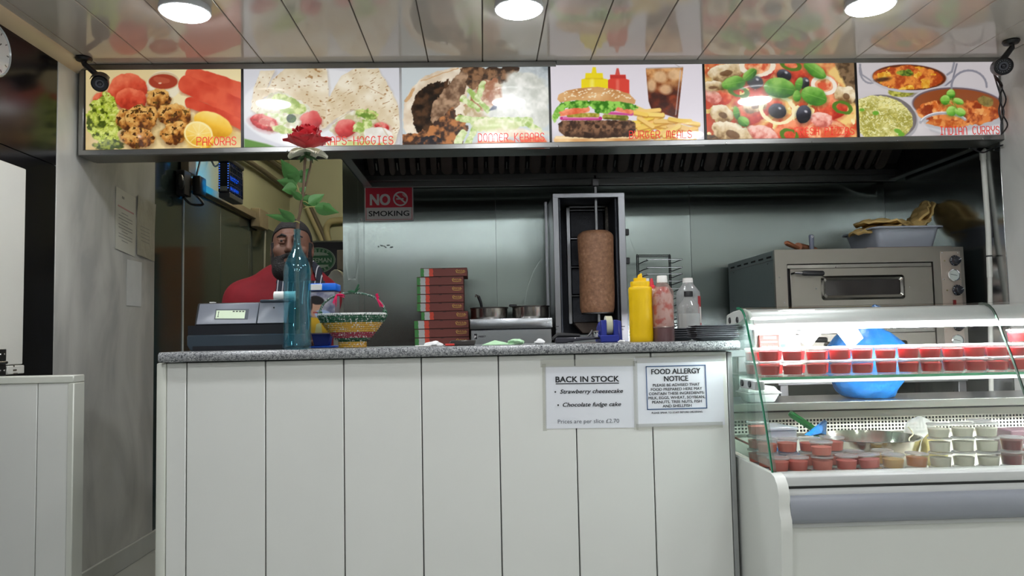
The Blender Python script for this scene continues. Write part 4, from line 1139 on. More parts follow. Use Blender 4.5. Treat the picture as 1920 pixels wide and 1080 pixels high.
def petal(ang, tilt, r, w, lift, m, name, cup=.5, open_=1.0, lab=None):
    r *= 1.25; w *= 1.25; lift *= 1.25
    M = tr(fc.x, fc.y, fc.z + lift) @ rot('Z', ang) @ rot('Y', tilt)
    def fn(u, v):
        s_ = (u * 2 - 1); wd = w * math.sin(math.pi * (.12 + .82 * v) ** .8) ** .8
        y = s_ * wd; x = r * v * open_ + .0
        z = cup * r * (v ** 1.6) * .6 + .45 * abs(s_) ** 2 * wd * .6 + .004 * math.sin(7 * s_ + ang) * v
        if v > .85: x += .006 * (v - .85) / .15; z -= .004 * (v - .85) / .15
        return M @ Vector((x, y, z))
    part(name, MB().sheet(fn, 8, 8, .0007), m, rose, lab)
for k in range(5): petal(k * 72 + 20, 14, .050, .030, -.018, white_p, 'petal', .1, lab='cream outer petal')
for k in range(6): petal(k * 60, -8, .062, .040, -.008, red_p, 'petal', .45, lab='red petal')
for k in range(5): petal(k * 72 + 35, -28, .048, .036, .002, red_p, 'petal', .7, lab='red petal')
for k in range(4): petal(k * 90 + 10, -52, .042, .030, .006, red_p, 'petal', .8, lab='red petal')
part('bud', MB().ellipsoid((fc.x, fc.y, fc.z + .022), (.022, .022, .030), 14, 10), red_p, rose, 'rolled red heart of the bloom')
sp = MB()
for k in range(5): 
    a = k * 72
    M = tr(fc.x, fc.y, fc.z - .03) @ rot('Z', a) @ rot('Y', 35)
    sp.add([M @ Vector(v) for v in ((0, -.004, 0), (.03, -.006, .004), (.045, 0, .0), (.03, .006, .004), (0, .004, 0), (0, 0, -.004), (.03, 0, -.003))], [(0, 1, 3, 4), (1, 2, 3), (0, 5, 6, 1), (5, 4, 3, 6), (1, 6, 2), (6, 3, 2), (0, 4, 5)])
part('sepals', sp, mat('sepal_green', (52, 84, 44), .6), rose, kind='stuff')
part('calyx', MB().lathe([(0, 0), (.004, 0), (.010, .014), (.012, .022), (0, .024)], (fc.x, fc.y, fc.z - .044)), MATS['sepal_green'], rose)

# --- collection tub with blue lid behind the bottle
YJ = 2.86
def J(px, py): return at(px, py, Y=YJ)
jl, jr = J(580, 580).x, J(629, 580).x; jz = lambda py: J(605, py).z
tub = thing('collection_tub', 'clear collection tub with blue and white lid and printed label on a blue stand', 'tub', ((jl + jr) / 2, YJ + .045, ZT))
tubc = glassy('tub_clear', (225, 228, 230), .5, (170, 172, 178), rough=.1)
zb_ = max(jz(626), ZT + .03)
part('stand', MB().box(jl - .002, jr - .004, YJ + .0, YJ + .09, ZT, ZT + .007), mat('cobalt_blue', (24, 84, 200), .35), tub, 'bright blue stand', bevel=.002)
part('stand_post', MB().prism([(jl + .012, ZT + .007), (jr - .03, ZT + .007), (jr - .022, zb_), (jl + .002, zb_)], YJ + .02, YJ + .07), mat('cobalt_dark', (20, 40, 130), .4), tub, bevel=.002)
tb = MB(); tb.box(jl, jr, YJ, YJ + .09, zb_, jz(546))
part('body', tb, tubc, tub, bevel=.006, seg=2)
# label: printed sheet with an abstract portrait shape, made as one painted grid
def label_print(x, y):
    p = Paint(x, y, (128, 128, 150))
    p.tex(np.ones(x.shape), (106, 108, 134), (176, 174, 184), 10, 3, 1.3)
    p.put(p.poly([(578, 594), (632, 600), (632, 630), (578, 630)], soft=2), (214, 168, 40)); p.put(p.poly([(593, 608), (602, 604), (604, 626), (590, 626)], soft=1), (196, 190, 130))
    p.put(p.ell(592, 578, 11, 17, 8), (196, 150, 124)); p.put(p.ell(594, 563, 14, 8, 10, 1), (34, 26, 26)); p.put(p.ell(583, 572, 3, 10), (40, 30, 30)); p.put(p.ell(606, 590, 16, 9, 10), (170, 190, 226))
    p.put(p.cap(588, 586, 595, 586, 1.4), (170, 70, 70))
    return p.im
def print_sheet(name, parent, corners, fn, m, nu, nv, off, lab=None, thick=.0006):
    """corners: ll, lr, ur, ul world points; print painted in photo pixel units"""
    c = [np.array(v) for v in corners]
    U, Vv = np.meshgrid(np.linspace(0, 1, nu + 1), np.linspace(0, 1, nv + 1))
    g = (c[0] * ((1 - U) * (1 - Vv))[..., None] + c[1] * (U * (1 - Vv))[..., None] + c[2] * (U * Vv)[..., None] + c[3] * ((1 - U) * Vv)[..., None])
    pu, pv = proj(g[..., 0], g[..., 1], g[..., 2])
    im = np.clip(fn(pu, pv), 0, 255) / 255.; lc = np.where(im <= .04045, im / 12.92, ((im + .055) / 1.055) ** 2.4).reshape(-1, 3)
    nrm = np.cross(c[1] - c[0], c[3] - c[0]); nrm = nrm / np.linalg.norm(nrm)
    vs = (g - np.array(off)).reshape(-1, 3); n = len(vs)
    bk = [tuple(np.array(v) - nrm * thick - np.array(off)) for v in c]
    I, Jx = np.meshgrid(np.arange(nu), np.arange(nv)); a = (Jx * (nu + 1) + I).ravel()
    fa = np.stack([a, a + 1, a + nu + 2, a + nu + 1], 1).tolist() + [[n + 3, n + 2, n + 1, n]]
    me = bpy.data.meshes.new(name); me.from_pydata(vs.tolist() + bk, [], fa)
    ca = me.color_attributes.new('print', 'FLOAT_COLOR', 'POINT'); buf = np.ones((n + 4, 4)); buf[:n, :3] = lc; buf[n:, :3] = .6
    ca.data.foreach_set('color', buf.astype(np.float32).ravel()); me.materials.append(m); me.update()
    return part(name, me, None, parent, lab) if parent else me
print_m = attr_mat('print_paper', .35, base=1.0)
yq = YJ - .0012
print_sheet('label', tub, [Vector((jl + .002, yq, jz(624))), Vector((jr - .002, yq, jz(624))), Vector((jr - .002, yq, jz(548))), Vector((jl + .002, yq, jz(548)))], label_print, print_m, 50, 76, tuple(tub.location), 'printed label')
part('lid', MB().box(jl - .003, jr + .003, YJ - .004, YJ + .094, jz(545), jz(531)), mat('lid_blue', (18, 110, 226), .35), tub, 'blue snap lid', bevel=.005, seg=2)
part('lid_sticker', MB().box(jl + .002, jl + .052 * .9, YJ - .0065, YJ - .003, jz(544), jz(533)), MATS['paper_white'], tub, 'white seal sticker', bevel=.001)

# --- woven basket
YBk = 2.69
def K(px, py): return at(px, py, Y=YBk)
kc = K(653, 652); kw = (K(722, 590).x - K(586, 590).x) / 2 * .94; kx = (K(719, 590).x + K(589, 590).x) / 2
bk = thing('woven_basket', 'small woven basket in green, yellow and red with tasselled hoop handle', 'basket', (kx, YBk + kw * .62, ZT))
by = YBk + kw * .62
zz = lambda py: K(653, py).z - .0
def weave(name, col, thread=(212, 210, 206), sc=140):
    m, nt, out = _nodes(name); N, L = nt.nodes, nt.links
    p = N.new('ShaderNodeBsdfPrincipled'); L.new(p.outputs[0], out.inputs[0]); p.inputs['Roughness'].default_value = .5
    tc = N.new('ShaderNodeTexCoord'); n = N.new('ShaderNodeTexNoise'); n.inputs['Scale'].default_value = sc; n.inputs['Detail'].default_value = 1
    mp = N.new('ShaderNodeMapping'); mp.inputs['Scale'].default_value = (1.6, 1.6, .7); L.new(tc.outputs['Object'], mp.inputs[0]); L.new(mp.outputs[0], n.inputs['Vector'])
    cr = N.new('ShaderNodeValToRGB'); e = cr.color_ramp.elements; e[0].position = .57; e[0].color = (*lin(col), 1); e[1].position = .66; e[1].color = (*lin(thread), 1)
    L.new(n.outputs['Fac'], cr.inputs[0]); L.new(cr.outputs[0], p.inputs['Base Color'])
    b = N.new('ShaderNodeBump'); b.inputs['Distance'].default_value = .002; b.inputs['Strength'].default_value = .5; L.new(n.outputs['Fac'], b.inputs['Height']); L.new(b.outputs[0], p.inputs['Normal'])
    return m
wg = weave('weave_green', (30, 84, 56)); wy = weave('weave_yellow', (196, 150, 48)); wr_ = weave('weave_red', (150, 44, 64)); ws = weave('weave_silver', (206, 206, 204), (70, 96, 84), 160)
def coilrow(r, z, t, m, nm='coil'):
    pts = [(kx + r * math.cos(a), by + r * .62 * math.sin(a), z) for a in [2 * math.pi * i / 48 for i in range(48)]]
    part(nm, MB().tube(pts, t, 8, closed=True), m, bk)
zbase = ZT
h_ = zz(589) - ZT; 
def rad(f): return kw * (.44 + .56 * min(1, max(0, (f - .22) / .70)) ** .8) if f > .22 else kw * (.40 + .0 * f)
nrow = 17
for i in range(nrow):
    f = (i + .5) / nrow
    m = wy if f < .16 else (wg if f < .32 else (wr_ if f < .50 else (wy if f < .78 else wg)))
    coilrow(rad(f), ZT + h_ * f, h_ / nrow * .56, m)
coilrow(kw * 1.0, ZT + h_ * 1.0, .005, ws, 'rim')
part('lining', MB().lathe([(0, .02)] + [(rad((i + .5) / nrow) * .985, h_ * (i + .5) / nrow) for i in range(3, nrow)] , (kx, by, ZT), 40, sy=.62), wg, bk)
# zigzag lacing under the rim
zg = []
for i in range(57):
    a = 2 * math.pi * i / 56; f = .97 if i % 2 else .78; r = rad(f) + .005
    zg.append((kx + r * math.cos(a), by + r * .62 * math.sin(a), ZT + h_ * f))
part('lacing', MB().tube(zg, .0022, 6), wg, bk)
hp = []
ht = zz(547) - ZT
for i in range(33):
    t = i / 32; a = math.pi * (1 - t)
    hp.append(Vector((kx + kw * .985 * math.cos(a), by, ZT + h_ * .97 + (ht - h_ * .97) * math.sin(a) ** .82)))
part('handle', MB().tube(hp, .0042, 10), weave('weave_handle', (66, 100, 86), (222, 222, 220), 200), bk, 'silver and green wrapped hoop handle')
for i in (0, 1, 31, 32): pass
for s_ in (hp[1], hp[-2]):
    part('binding', MB().tube([s_ - Vector((0, 0, .012)), s_, s_ + (hp[16] - s_) * .06], [.008, .009, .006], 8), wg, bk, 'green thread binding')
pink = mat('pink_tassel', (222, 30, 96), .7, var=.2, scale=60); grn = mat('green_tassel', (40, 92, 62), .7, var=.2, scale=60)
def tassel(c, dirs, m, lab):
    mb = MB(); r = random.Random(int(c.x * 9999))
    for d in dirs:
        for k in range(9):
            e = Vector(d) + Vector((r.uniform(-.25, .25), r.uniform(-.25, .25), r.uniform(-.25, .25))); l = r.uniform(.022, .034)
            mb.tube([c, c + e * l * .5 + Vector((0, 0, -.001)), c + e * l + Vector((0, 0, -.004))], [.0030, .0026, .0012], 5)
    part('tassel', mb, m, bk, lab, kind='stuff')
tassel(hp[11] + Vector((0, -.005, .002)), [(.9, -.2, -.05), (-.25, -.2, -1)], pink, 'pink yarn tassel')
tassel(hp[25] + Vector((0, -.005, .002)), [(.5, -.2, -.7), (.1, -.2, .6)], pink, 'pink yarn tassel')
tassel(hp[17] + Vector((0, -.002, .002)), [(-.7, 0, .3), (.3, 0, .8)], grn, 'green yarn tassel')

# --- squeeze bottles at the right of the worktop
def bottle(name, label, px0, px1, pyb, Y, prof, m, group=None, n=28):
    """prof: list of (radius fraction, photo y)"""
    xa, xb = at(px0, 600, Y=Y).x, at(px1, 600, Y=Y).x
    r = (xb - xa) / 2; cx = (xa + xb) / 2; t = thing(name, label, 'bottle', (cx, Y, ZT), group)
    z = lambda py: at((px0 + px1) / 2, py, Y=Y).z - ZT
    return t, r, z, (lambda pr: MB().lathe([(r * a, max(0.0, z(b_)) if b_ is not None else 0.0) for a, b_ in pr], n=n))
yel = mat('mustard_yellow', (240, 196, 0), .42, var=.03, sss=.0)
grp = 'sauce bottles at the right of the worktop'
t, r, z, Lz = bottle('sauce_bottle', 'yellow squeeze sauce bottle with pointed nozzle cap', 1180, 1224, 640, 2.70, None, yel, grp)
part('body', Lz([(0, 642), (.93, 642), (.98, 639), (1, 630), (.985, 590), (.985, 560), (1, 545), (1, 541), (.94, 538.5), (.88, 538), (0, 538)]), yel, t, local=True)
part('cap', Lz([(0, 539), (.82, 539), (.82, 529), (.80, 528), (.54, 527.5), (.54, 522), (.5, 521.5), (0, 521.5)]), yel, t, local=True)
part('nozzle', MB().prism([(-.0085, 0), (.0085, 0), (.0065, z(512) - z(522)), (-.006, z(515.5) - z(522))], -.006, .006, M=tr(.000, 0, z(522))), yel, t, local=True, bevel=.002)
pk_body = glassy('pink_bottle', (240, 226, 222), .22, (214, 190, 184), rough=.12)
def smear():
    m, nt, out = _nodes('sauce_smear'); N, L = nt.nodes, nt.links
    p = N.new('ShaderNodeBsdfPrincipled'); p.inputs['Roughness'].default_value = .3; tc = N.new('ShaderNodeTexCoord'); n = N.new('ShaderNodeTexNoise'); n.inputs['Scale'].default_value = 28; n.inputs['Detail'].default_value = 3
    L.new(tc.outputs['Object'], n.inputs['Vector']); cr = N.new('ShaderNodeValToRGB'); e = cr.color_ramp.elements
    e[0].position = .50; e[0].color = (*lin((214, 190, 184)), 1); e[1].position = .60; e[1].color = (*lin((190, 84, 72)), 1)
    L.new(n.outputs['Fac'], cr.inputs[0]); L.new(cr.outputs[0], p.inputs['Base Color']); L.new(p.outputs[0], out.inputs[0]); return m
wcap = mat('white_cap', (232, 230, 226), .4)
t, r, z, Lz = bottle('sauce_bottle', 'translucent pink smeared sauce bottle with white flip cap and purple dregs', 1223.5, 1264, 640, 2.69, None, None, grp)
part('body', Lz([(0, 641), (.93, 641), (1, 637), (.98, 600), (1, 560), (1, 548), (.94, 544), (.55, 533), (.45, 530), (.45, 527), (0, 527)]), pk_body, t, local=True)
part('residue', Lz([(0, 612), (.93, 612), (.93, 556), (.5, 538), (0, 537)]), smear(), t, 'pink smears inside the bottle', local=True)
part('dregs', Lz([(0, 640), (.9, 640), (.95, 636), (.94, 618), (.94, 615), (0, 613)]), mat('purple_sauce', (96, 44, 58), .35, var=.15), t, 'purple sauce left in the bottom', local=True)
part('cap', Lz([(0, 530), (.48, 530), (.48, 523.5), (.46, 523), (.46, 518), (.42, 517), (0, 517)]), wcap, t, local=True)
t, r, z, Lz = bottle('sauce_bottle', 'pale sauce bottle with red nozzle behind the yellow one', 1206, 1242, 630, 2.83, None, None, grp)
part('body', Lz([(0, 642), (.95, 642), (1, 636), (1, 552), (.9, 546), (.55, 542), (0, 542)]), mat('pale_plastic', (224, 212, 206), .4, var=.03), t, local=True)
part('nozzle', Lz([(0, 543), (.50, 543), (.48, 537), (.24, 535), (.12, 522), (0, 522)]), mat('nozzle_red', (214, 44, 58), .4), t, 'red pointed nozzle', local=True)
t, r, z, Lz = bottle('sauce_bottle', 'sauce bottle with small white cap half hidden behind the yellow bottle', 1190, 1226, 630, 2.925, None, None, grp)
part('body', Lz([(0, 642), (.95, 642), (1, 636), (1, 552), (.9, 546), (.55, 538), (0, 538)]), MATS['pale_plastic'], t, local=True)
part('cap', MB().lathe([(0, 0), (.0095, 0), (.0095, z(522) - z(530)), (0, z(522) - z(530))], (.014, 0, z(530)), 16), wcap, t, local=True)
part('shoulder', MB().lathe([(0.0, 0), (.010, 0), (.0095, z(529) - z(542)), (0, z(529) - z(542))], (.014, 0, z(542)), 16), MATS['pale_plastic'], t, local=True)
clr = glassy('clear_plastic', (236, 238, 238), .45, (206, 208, 208), rough=.08)
t, r, z, Lz = bottle('sauce_bottle', 'large translucent bottle with white cap and red label at its side', 1270, 1314, 640, 2.952, None, None, grp)
part('body', Lz([(0, 644), (.95, 644), (1, 638), (1, 556), (.97, 548), (.7, 540), (.46, 533), (.44, 530), (0, 530)]), clr, t, local=True)
part('cap', Lz([(0, 531), (.43, 531), (.43, 524.5), (.41, 524), (.41, 521.5), (0, 521.5)]), wcap, t, local=True)
lb = MB().lathe([(r * 1.006, z(628)), (r * 1.006, z(556))], n=10, a0=-.95, arc=1.0)
def red_label(x, y): pass
part('label', MB().lathe([(r * 1.003, z(634)), (r * 1.012, z(634)), (r * 1.012, z(556)), (r * 1.003, z(556)), (r * 1.003, z(634))], n=10, a0=-.95, arc=1.1), mat('label_red', (158, 40, 44), .4, var=.1), t, 'red wrap label', local=True)
part('label_mark', MB().lathe([(r * 1.013, z(606)), (r * 1.016, z(606)), (r * 1.016, z(576)), (r * 1.013, z(576)), (r * 1.013, z(606))], n=6, a0=-.80, arc=.45), mat('label_white', (222, 220, 216), .4), t, local=True)
t, r, z, Lz = bottle('sauce_bottle', 'small clear bottle with black cap in front of the large translucent one', 1272, 1313, 640, 2.872, None, None, grp)
part('body', Lz([(0, 642), (.95, 642), (1, 637), (.97, 586), (.98, 580), (.9, 572), (.34, 558), (.30, 554), (0, 554)]), glassy('clear_small', (244, 244, 244), .22, (224, 224, 222), rough=.04), t, local=True)
part('contents', Lz([(0, 640), (.9, 640), (.94, 636), (.92, 590), (.9, 588), (0, 588)]), mat('clear_fill', (196, 200, 198), .35, var=.05), t, 'pale liquid', local=True)
part('cap', Lz([(0, 556), (.40, 556), (.40, 547), (.37, 546), (0, 546)]), black_plastic, t, local=True)

# --- tape dispenser
YT = 2.70
def T(px, py): return at(px, py, Y=YT)
tx0, tx1 = T(1128, 620).x, T(1160, 620).x; tx2 = T(1172, 620).x
tapeb = mat('dispenser_blue', (28, 44, 140), .4, var=.05)
td = thing('tape_dispenser', 'blue desktop tape dispenser holding a clear tape roll', 'tape dispenser', ((tx0 + tx2) / 2, YT + .06, ZT))
zt_ = lambda py: max(ZT, T(1145, py).z)
wall_ = .0125
ga = T(1138, 620).x; gb = T(1151, 620).x
for xa, xb in ((tx0, ga), (gb, tx1)):
    part('cheek', MB().prism([(YT, ZT), (YT + .13, ZT), (YT + .125, zt_(612)), (YT + .075, zt_(603)), (YT + .05, zt_(612)), (YT + .03, zt_(600)), (YT + .002, zt_(600))], xa, xb, 'X'), tapeb, td, bevel=.002)
part('base', MB().box(tx0 - .004, tx1 + .002, YT - .004, YT + .132, ZT, zt_(628)), tapeb, td, bevel=.003)
part('side_cheek', MB().prism([(YT + .05, ZT), (YT + .13, ZT), (YT + .12, zt_(600)), (YT + .075, zt_(601))], tx1 + .004, tx2, 'X'), tapeb, td, bevel=.002)
rc = (T(1146, 606)); rR = .034
part('tape_roll', MB().lathe([(.022, -.011), (rR, -.011), (rR, .011), (.022, .011), (.022, -.011)], ((ga + gb) / 2, YT + .040, zt_(620) + rR * .55), 32, rot('Y', 90)), mat('tape_clear', (196, 196, 170), .15, var=.05, scale=20), td, 'roll of clear tape')
tz = ZT
# --- polystyrene trays
fo = mat('tray_grey', (72, 72, 78), .6, var=.06)
tray = thing('foam_tray', 'x', 'tray', (0, 0, 0), 'grey foam trays stacked at the worktop end')
hw, hd = .070, .055
tp = MB()
def trayfn(u, v):
    x = (u * 2 - 1); y = (v * 2 - 1); e = max(abs(x), abs(y))
    h = .012 if e > .93 else (.012 * ((e - .72) / .21) if e > .72 else 0)
    return (x * hw, y * hd, h)
part('tray', tp.sheet(trayfn, 16, 16, .002), fo, tray, local=True)
part('rim', MB().tube([(-hw, -hd, .012), (hw, -hd, .012), (hw, hd, .012), (-hw, hd, .012)], .0017, 6, closed=True), fo, tray, local=True)
tX, tY = .764, 2.578
tn = 7
for k in range(tn):
    lb_ = 'topmost' if k == tn - 1 else ('lowest' if k == 0 else ORD[tn - 1 - k] + ' from the top')
    lab = 'grey foam tray, %s in the stack between sauce bottles and glass display' % lb_
    loc = (tX + random.uniform(-.004, .003), tY + random.uniform(-.004, .004), ZT + .001 + k * .0062)
    if k == 0: tray.location = loc; tray['label'] = lab
    else: dup(tray, loc, lab, rz=random.uniform(-.04, .04))
t2 = []
for k in range(5):
    t2.append(dup(tray, (.673, 2.762, ZT + .001 + k * .0075), 'grey foam tray, %s of the left stack half behind the pink bottle' % ('lowest' if k == 0 else ('topmost' if k == 4 else ORD[4 - k] + ' from the top')), rz=random.uniform(-.03, .03)))

# --- small oddments on the worktop
def blobm(c, r, seed, amp=.25):
    q = np.random.default_rng(seed).uniform(-1, 1, (6, 3))
    return MB().ellipsoid(c, r, 18, 12, fn=lambda v: 1 + amp * sum(math.sin(3.1 * (v.x * a + v.y * b_ + v.z * c_) * 1.7 + k) for k, (a, b_, c_) in enumerate(q)) / 3)
tissue = mat('tissue_white', (226, 226, 226), .8, var=.04, scale=20, bump=.2, bscale=60)
def odd(name, label, cat, mb, m, px, Y, **k):
    q = at(px, 645, Y=Y); return solo(name, mb, m, label, cat, (q.x, Y, ZT), **k)
q = at(812, 640, Y=2.66); solo('paper_napkin', blobm((q.x, 2.66, ZT + .007), (.030, .025, .010), 3), tissue, 'crumpled white napkin in front of the pizza boxes', 'napkin', (q.x, 2.66, ZT))
q0 = at(779, 640, Y=2.62); q1 = at(800, 640, Y=2.62)
solo('paper_slip', MB().prism([(q0.x, 2.60), (q1.x + .01, 2.60), (q1.x + .015, 2.68), (q0.x + .01, 2.66)], ZT, ZT + .004, 'Z'), MATS['paper_white'], 'white folded paper slip at the left of the crumpled napkin', 'paper', (q0.x, 2.62, ZT), bevel=.001)
a_, b_ = at(836, 640, Y=2.64).x, at(892, 640, Y=2.64).x
solo('baking_tray', MB().prism([(a_ + .006, ZT), (b_ - .004, ZT), (b_, ZT + .018), (a_ + .016, ZT + .018)], 2.63, 2.75), mat('tray_dark', (70, 66, 64), .4, .6), 'small dark metal tray lying in front of the pizza boxes', 'tray', ((a_ + b_) / 2, 2.68, ZT), bevel=.003)
a_, b_ = at(835, 643, Y=2.60).x, at(852, 643, Y=2.60).x
solo('marker_pen', MB().tube([(a_, 2.60, ZT + .004), (b_, 2.60, ZT + .004)], .0038, 10), mat('pen_red', (210, 50, 40), .4), 'red pen lying before the small dark tray', 'pen', (a_, 2.60, ZT))
a_, b_ = at(903, 640, Y=2.62).x, at(953, 640, Y=2.62).x
gp = mat('green_paper', (186, 226, 184), .7, var=.04)
solo('order_pad', MB().add([(a_, 2.60, ZT), (b_, 2.60, ZT), (b_, 2.70, ZT), (a_ + .01, 2.70, ZT), (a_ + .004, 2.60, ZT + .002), (b_, 2.60, ZT + .004), (b_ - .01, 2.70, ZT + .008), ((a_ + b_) / 2, 2.68, ZT + .016)], [(0, 1, 2, 3), (0, 4, 5, 1), (1, 5, 6, 2), (2, 6, 7, 3), (3, 7, 4, 0), (4, 7, 5), (5, 7, 6)]), gp, 'pale green order slip pad on the worktop', 'paper', (a_, 2.62, ZT), smooth=0)
q = at(967, 640, Y=2.65); solo('order_slip', blobm((q.x, 2.65, ZT + .008), (.028, .02, .010), 9, .3), gp, 'crumpled pale green order slip right of the pad', 'paper', (q.x, 2.65, ZT))
q = at(1012, 640, Y=2.62); solo('tissue', blobm((q.x, 2.62, ZT + .006), (.020, .016, .010), 14, .3), tissue, 'small crumpled white tissue left of the tape dispenser', 'napkin', (q.x, 2.62, ZT))
q = at(1166, 640, Y=2.62); solo('tissue', blobm((q.x, 2.62, ZT + .003), (.011, .008, .005), 17, .3), tissue, 'scrap of white tissue at the foot of the blue dispenser', 'napkin', (q.x, 2.62, ZT))
# hand-held kebab slicer: dark handle body with a round steel blade guard
YS = 2.74
def Q(px, py): return at(px, py, Y=YS)
sl = thing('kebab_slicer', 'dark electric kebab slicer with steel blade guard lying by the tape dispenser', 'kebab slicer', (Q(1085, 636).x, YS, ZT))
h0 = ZT
part('body', MB().prism([(Q(1041, 640).x, h0), (Q(1062, 640).x, h0 + .0), (Q(1070, 637).x, h0 + .006), (Q(1122, 635).x, h0 + .012), (Q(1122, 632).x, h0 + .018), (Q(1104, 630).x, h0 + .020), (Q(1041, 629).x, h0 + .020)], YS - .02, YS + .02), mat('slicer_grey', (58, 58, 66), .4, .3), sl, bevel=.003)
part('cable_boot', MB().tube([(Q(1036, 628).x, YS, h0 + .016), (Q(1046, 624).x, YS + .01, h0 + .028), (Q(1088, 627).x, YS + .01, h0 + .026)], [.006, .010, .006], 8), black_plastic, sl)
part('guard', MB().lathe([(0, 0), (.016, 0), (.017, .003), (.017, .020), (.012, .024), (0, .024)], (Q(1119, 620).x, YS, h0 + .018), 24), chrome, sl, 'steel blade guard')
part('blade', MB().lathe([(0, 0), (.024, 0), (.024, .003), (0, .004)], (Q(1119, 620).x, YS, h0 + .0135), 24), mat('blade_dark', (40, 38, 42), .3, .8), sl)
part('lever', MB().tube([(Q(1100, 624).x, YS, h0 + .020), (Q(1107, 617).x, YS, h0 + .032), (Q(1110, 609).x, YS, h0 + .045)], [.003, .004, .002], 8), steel_dark, sl)
part('rivet', MB().ellipsoid((Q(1077, 634).x, YS - .0205, Q(1077, 634).z), (.003, .002, .003), 8, 6), chrome, sl)
# ================================================================== EXTRACTION HOOD
ZH = 1.985
hxl = at(637, 300, Y=YB + .14).x; hxr = XR - 0.03; hyb = 4.42
hood = thing('extraction_hood', 'stainless steel extraction hood with baffle filters behind the menu board', 'extractor hood', ((hxl + hxr) / 2, 4.1, ZH))
hood_st = mat('hood_steel', (150, 152, 152), .32, 1.0, var=.06, scale=4); greasy = mat('greasy_baffle', (96, 88, 84), .45, .75, var=.2, scale=9)
part('side_skirt', MB().prism([(YB + .14, ZH), (hyb, ZH), (hyb, ZH + .34), (YB + .14, ZH + .6)], hxl, hxl + .004, 'X'), mat('dark_steel'
     , (120, 120, 122)), hood)
part('side_rim', MB().box(hxl - .002, hxl + .045, YB + .14, hyb, ZH, ZH + .006), hood_st, hood, 'bright bottom rim')
part('side_skirt', MB().prism([(YB + .14, ZH), (hyb, ZH), (hyb, ZH + .34), (YB + .14, ZH + .6)], hxr - .004, hxr, 'X'), MATS['dark_steel'], hood)
part('side_rim', MB().box(hxr - .045, hxr + .002, YB + .14, hyb, ZH, ZH + .006), hood_st, hood, 'bright bottom rim')
part('back_rim', MB().box(hxl, hxr, hyb - .012, hyb + .01, ZH - .004, ZH + .026), hood_st, hood, 'bright bottom rim', bevel=.002)
part('drip_channel', MB().box(hxl, hxr, hyb - .03, hyb - .012, ZH + .030, ZH + .060), hood_st, hood, bevel=.002)
part('back_plate', MB().box(hxl, hxr, hyb + .0, hyb + .18, ZH + .03, ZH + .5), MATS['dark_steel'], hood)
part('top_plate', MB().box(hxl, hxr, YB + .21, hyb, 2.62, 2.64), MATS['dark_steel'], hood)
fy0, fz0 = hyb - .022, ZH + .066; sl_ = math.radians(40)
part('filter_backing', MB().prism([(fy0, fz0 + .03), (fy0 - .60, fz0 + .03 + .60 * math.tan(sl_)), (fy0 - .60, fz0 + .045 + .60 * math.tan(sl_)), (fy0, fz0 + .045)], hxl + .006, hxr - .006, 'X'), mat('hood_black', (16, 16, 18), .7), hood)
# one baffle: a long half-round strip with a rounded lower end
bm_ = MB(); nn = 9
outl = [(-.017, 0.62)] + [(-.017 * math.cos(a), .03 - .03 * math.sin(a)) for a in [math.pi * i / nn for i in range(nn + 1)]] + [(.017, .62)]
Mb = rot('X', 90 - 0) ; 
def bafM(): return tr(0, 0, 0) @ Matrix(((1, 0, 0, 0), (0, -math.cos(sl_), -math.sin(sl_) * 1, 0), (0, math.sin(sl_), -math.cos(sl_), 0), (0, 0, 0, 1)))
bm_.prism(outl, -.004, .010, 'Z', M=bafM())
b_me = bm_.mesh('baffle', greasy, bevel=.003)
gap_me = MB().cbox((0, .05, 0.0), (.006, .05, .006), M=bafM()).mesh('clip', hood_st)
xx = hxl + .05; k = 0
while xx < hxr - .04:
    wide = (k % 8 == 7)
    o = bpy.data.objects.new('baffle', b_me); COL.objects.link(o); o.parent = hood
    if wide: o.scale = (1.9, 1, 1)
    o.location = Vector((xx + (.016 if wide else 0), fy0, fz0)) - Vector(hood.location)
    if k % 2 == 0:
        c = bpy.data.objects.new('clip', gap_me); COL.objects.link(c); c.parent = hood; c.location = Vector((xx + .029, fy0 - .005, fz0 + .004)) - Vector(hood.location)
    xx += .092 if wide else .0585; k += 1

# ================================================================== BACK BENCH
ZB = 1.03
bxl = at(700, 640, Y=4.2).x; bxr = 1.36
bench = thing('back_bench', 'stainless steel bench along the back wall, hidden below the worktop line', 'bench', ((bxl + bxr) / 2, 4.25, 0))
part('bench_top', MB().box(bxl, bxr, 3.9, 4.60, ZB - .04, ZB), steel, bench, bevel=.004)
for x in (bxl + .05, (bxl + bxr) / 2, bxr - .05):
    for y in (3.95, 4.55): part('leg', MB().box(x - .02, x + .02, y - .02, y + .02, 0, ZB - .04), steel, bench, bevel=.003)
part('undershelf', MB().box(bxl + .03, bxr - .03, 3.95, 4.56, .25, .27), steel, bench)
ZB += .0003

# --- pizza boxes
YP = 4.08
brown = mat('pizza_box_brown', (112, 54, 46), .6, var=.05, scale=8); pgreen = mat('pizza_box_green', (60, 128, 62), .6, var=.06); pwhite = mat('pizza_box_white', (176, 180, 178), .6, var=.05); pred = mat('pizza_box_red', (204, 70, 48), .6, var=.06); pgold = mat('pizza_box_gold', (226, 190, 90), .5)
pdark = mat('notch_dark', (20, 14, 14), .8)
hb = (at(820, 502, Y=YP).z - ZB) / 10
PIZ = [[(.0, .62), (.08, .2)], [(.0, .6), (.06, .75), (.16, .8), (.2, .6), (.12, .48), (.04, .45)],  # p
       [(.28, .62), (.26, .42)], [(.34, .66), (.46, .66), (.36, .42), (.5, .42)], [(.54, .66), (.66, .66), (.56, .42), (.7, .42)], [(.86, .62), (.78, .68), (.74, .5), (.80, .42), (.88, .5), (.9, .66), (.88, .44), (.96, .46)], [(.1, .2), (.5, .12), (.9, .22)]]
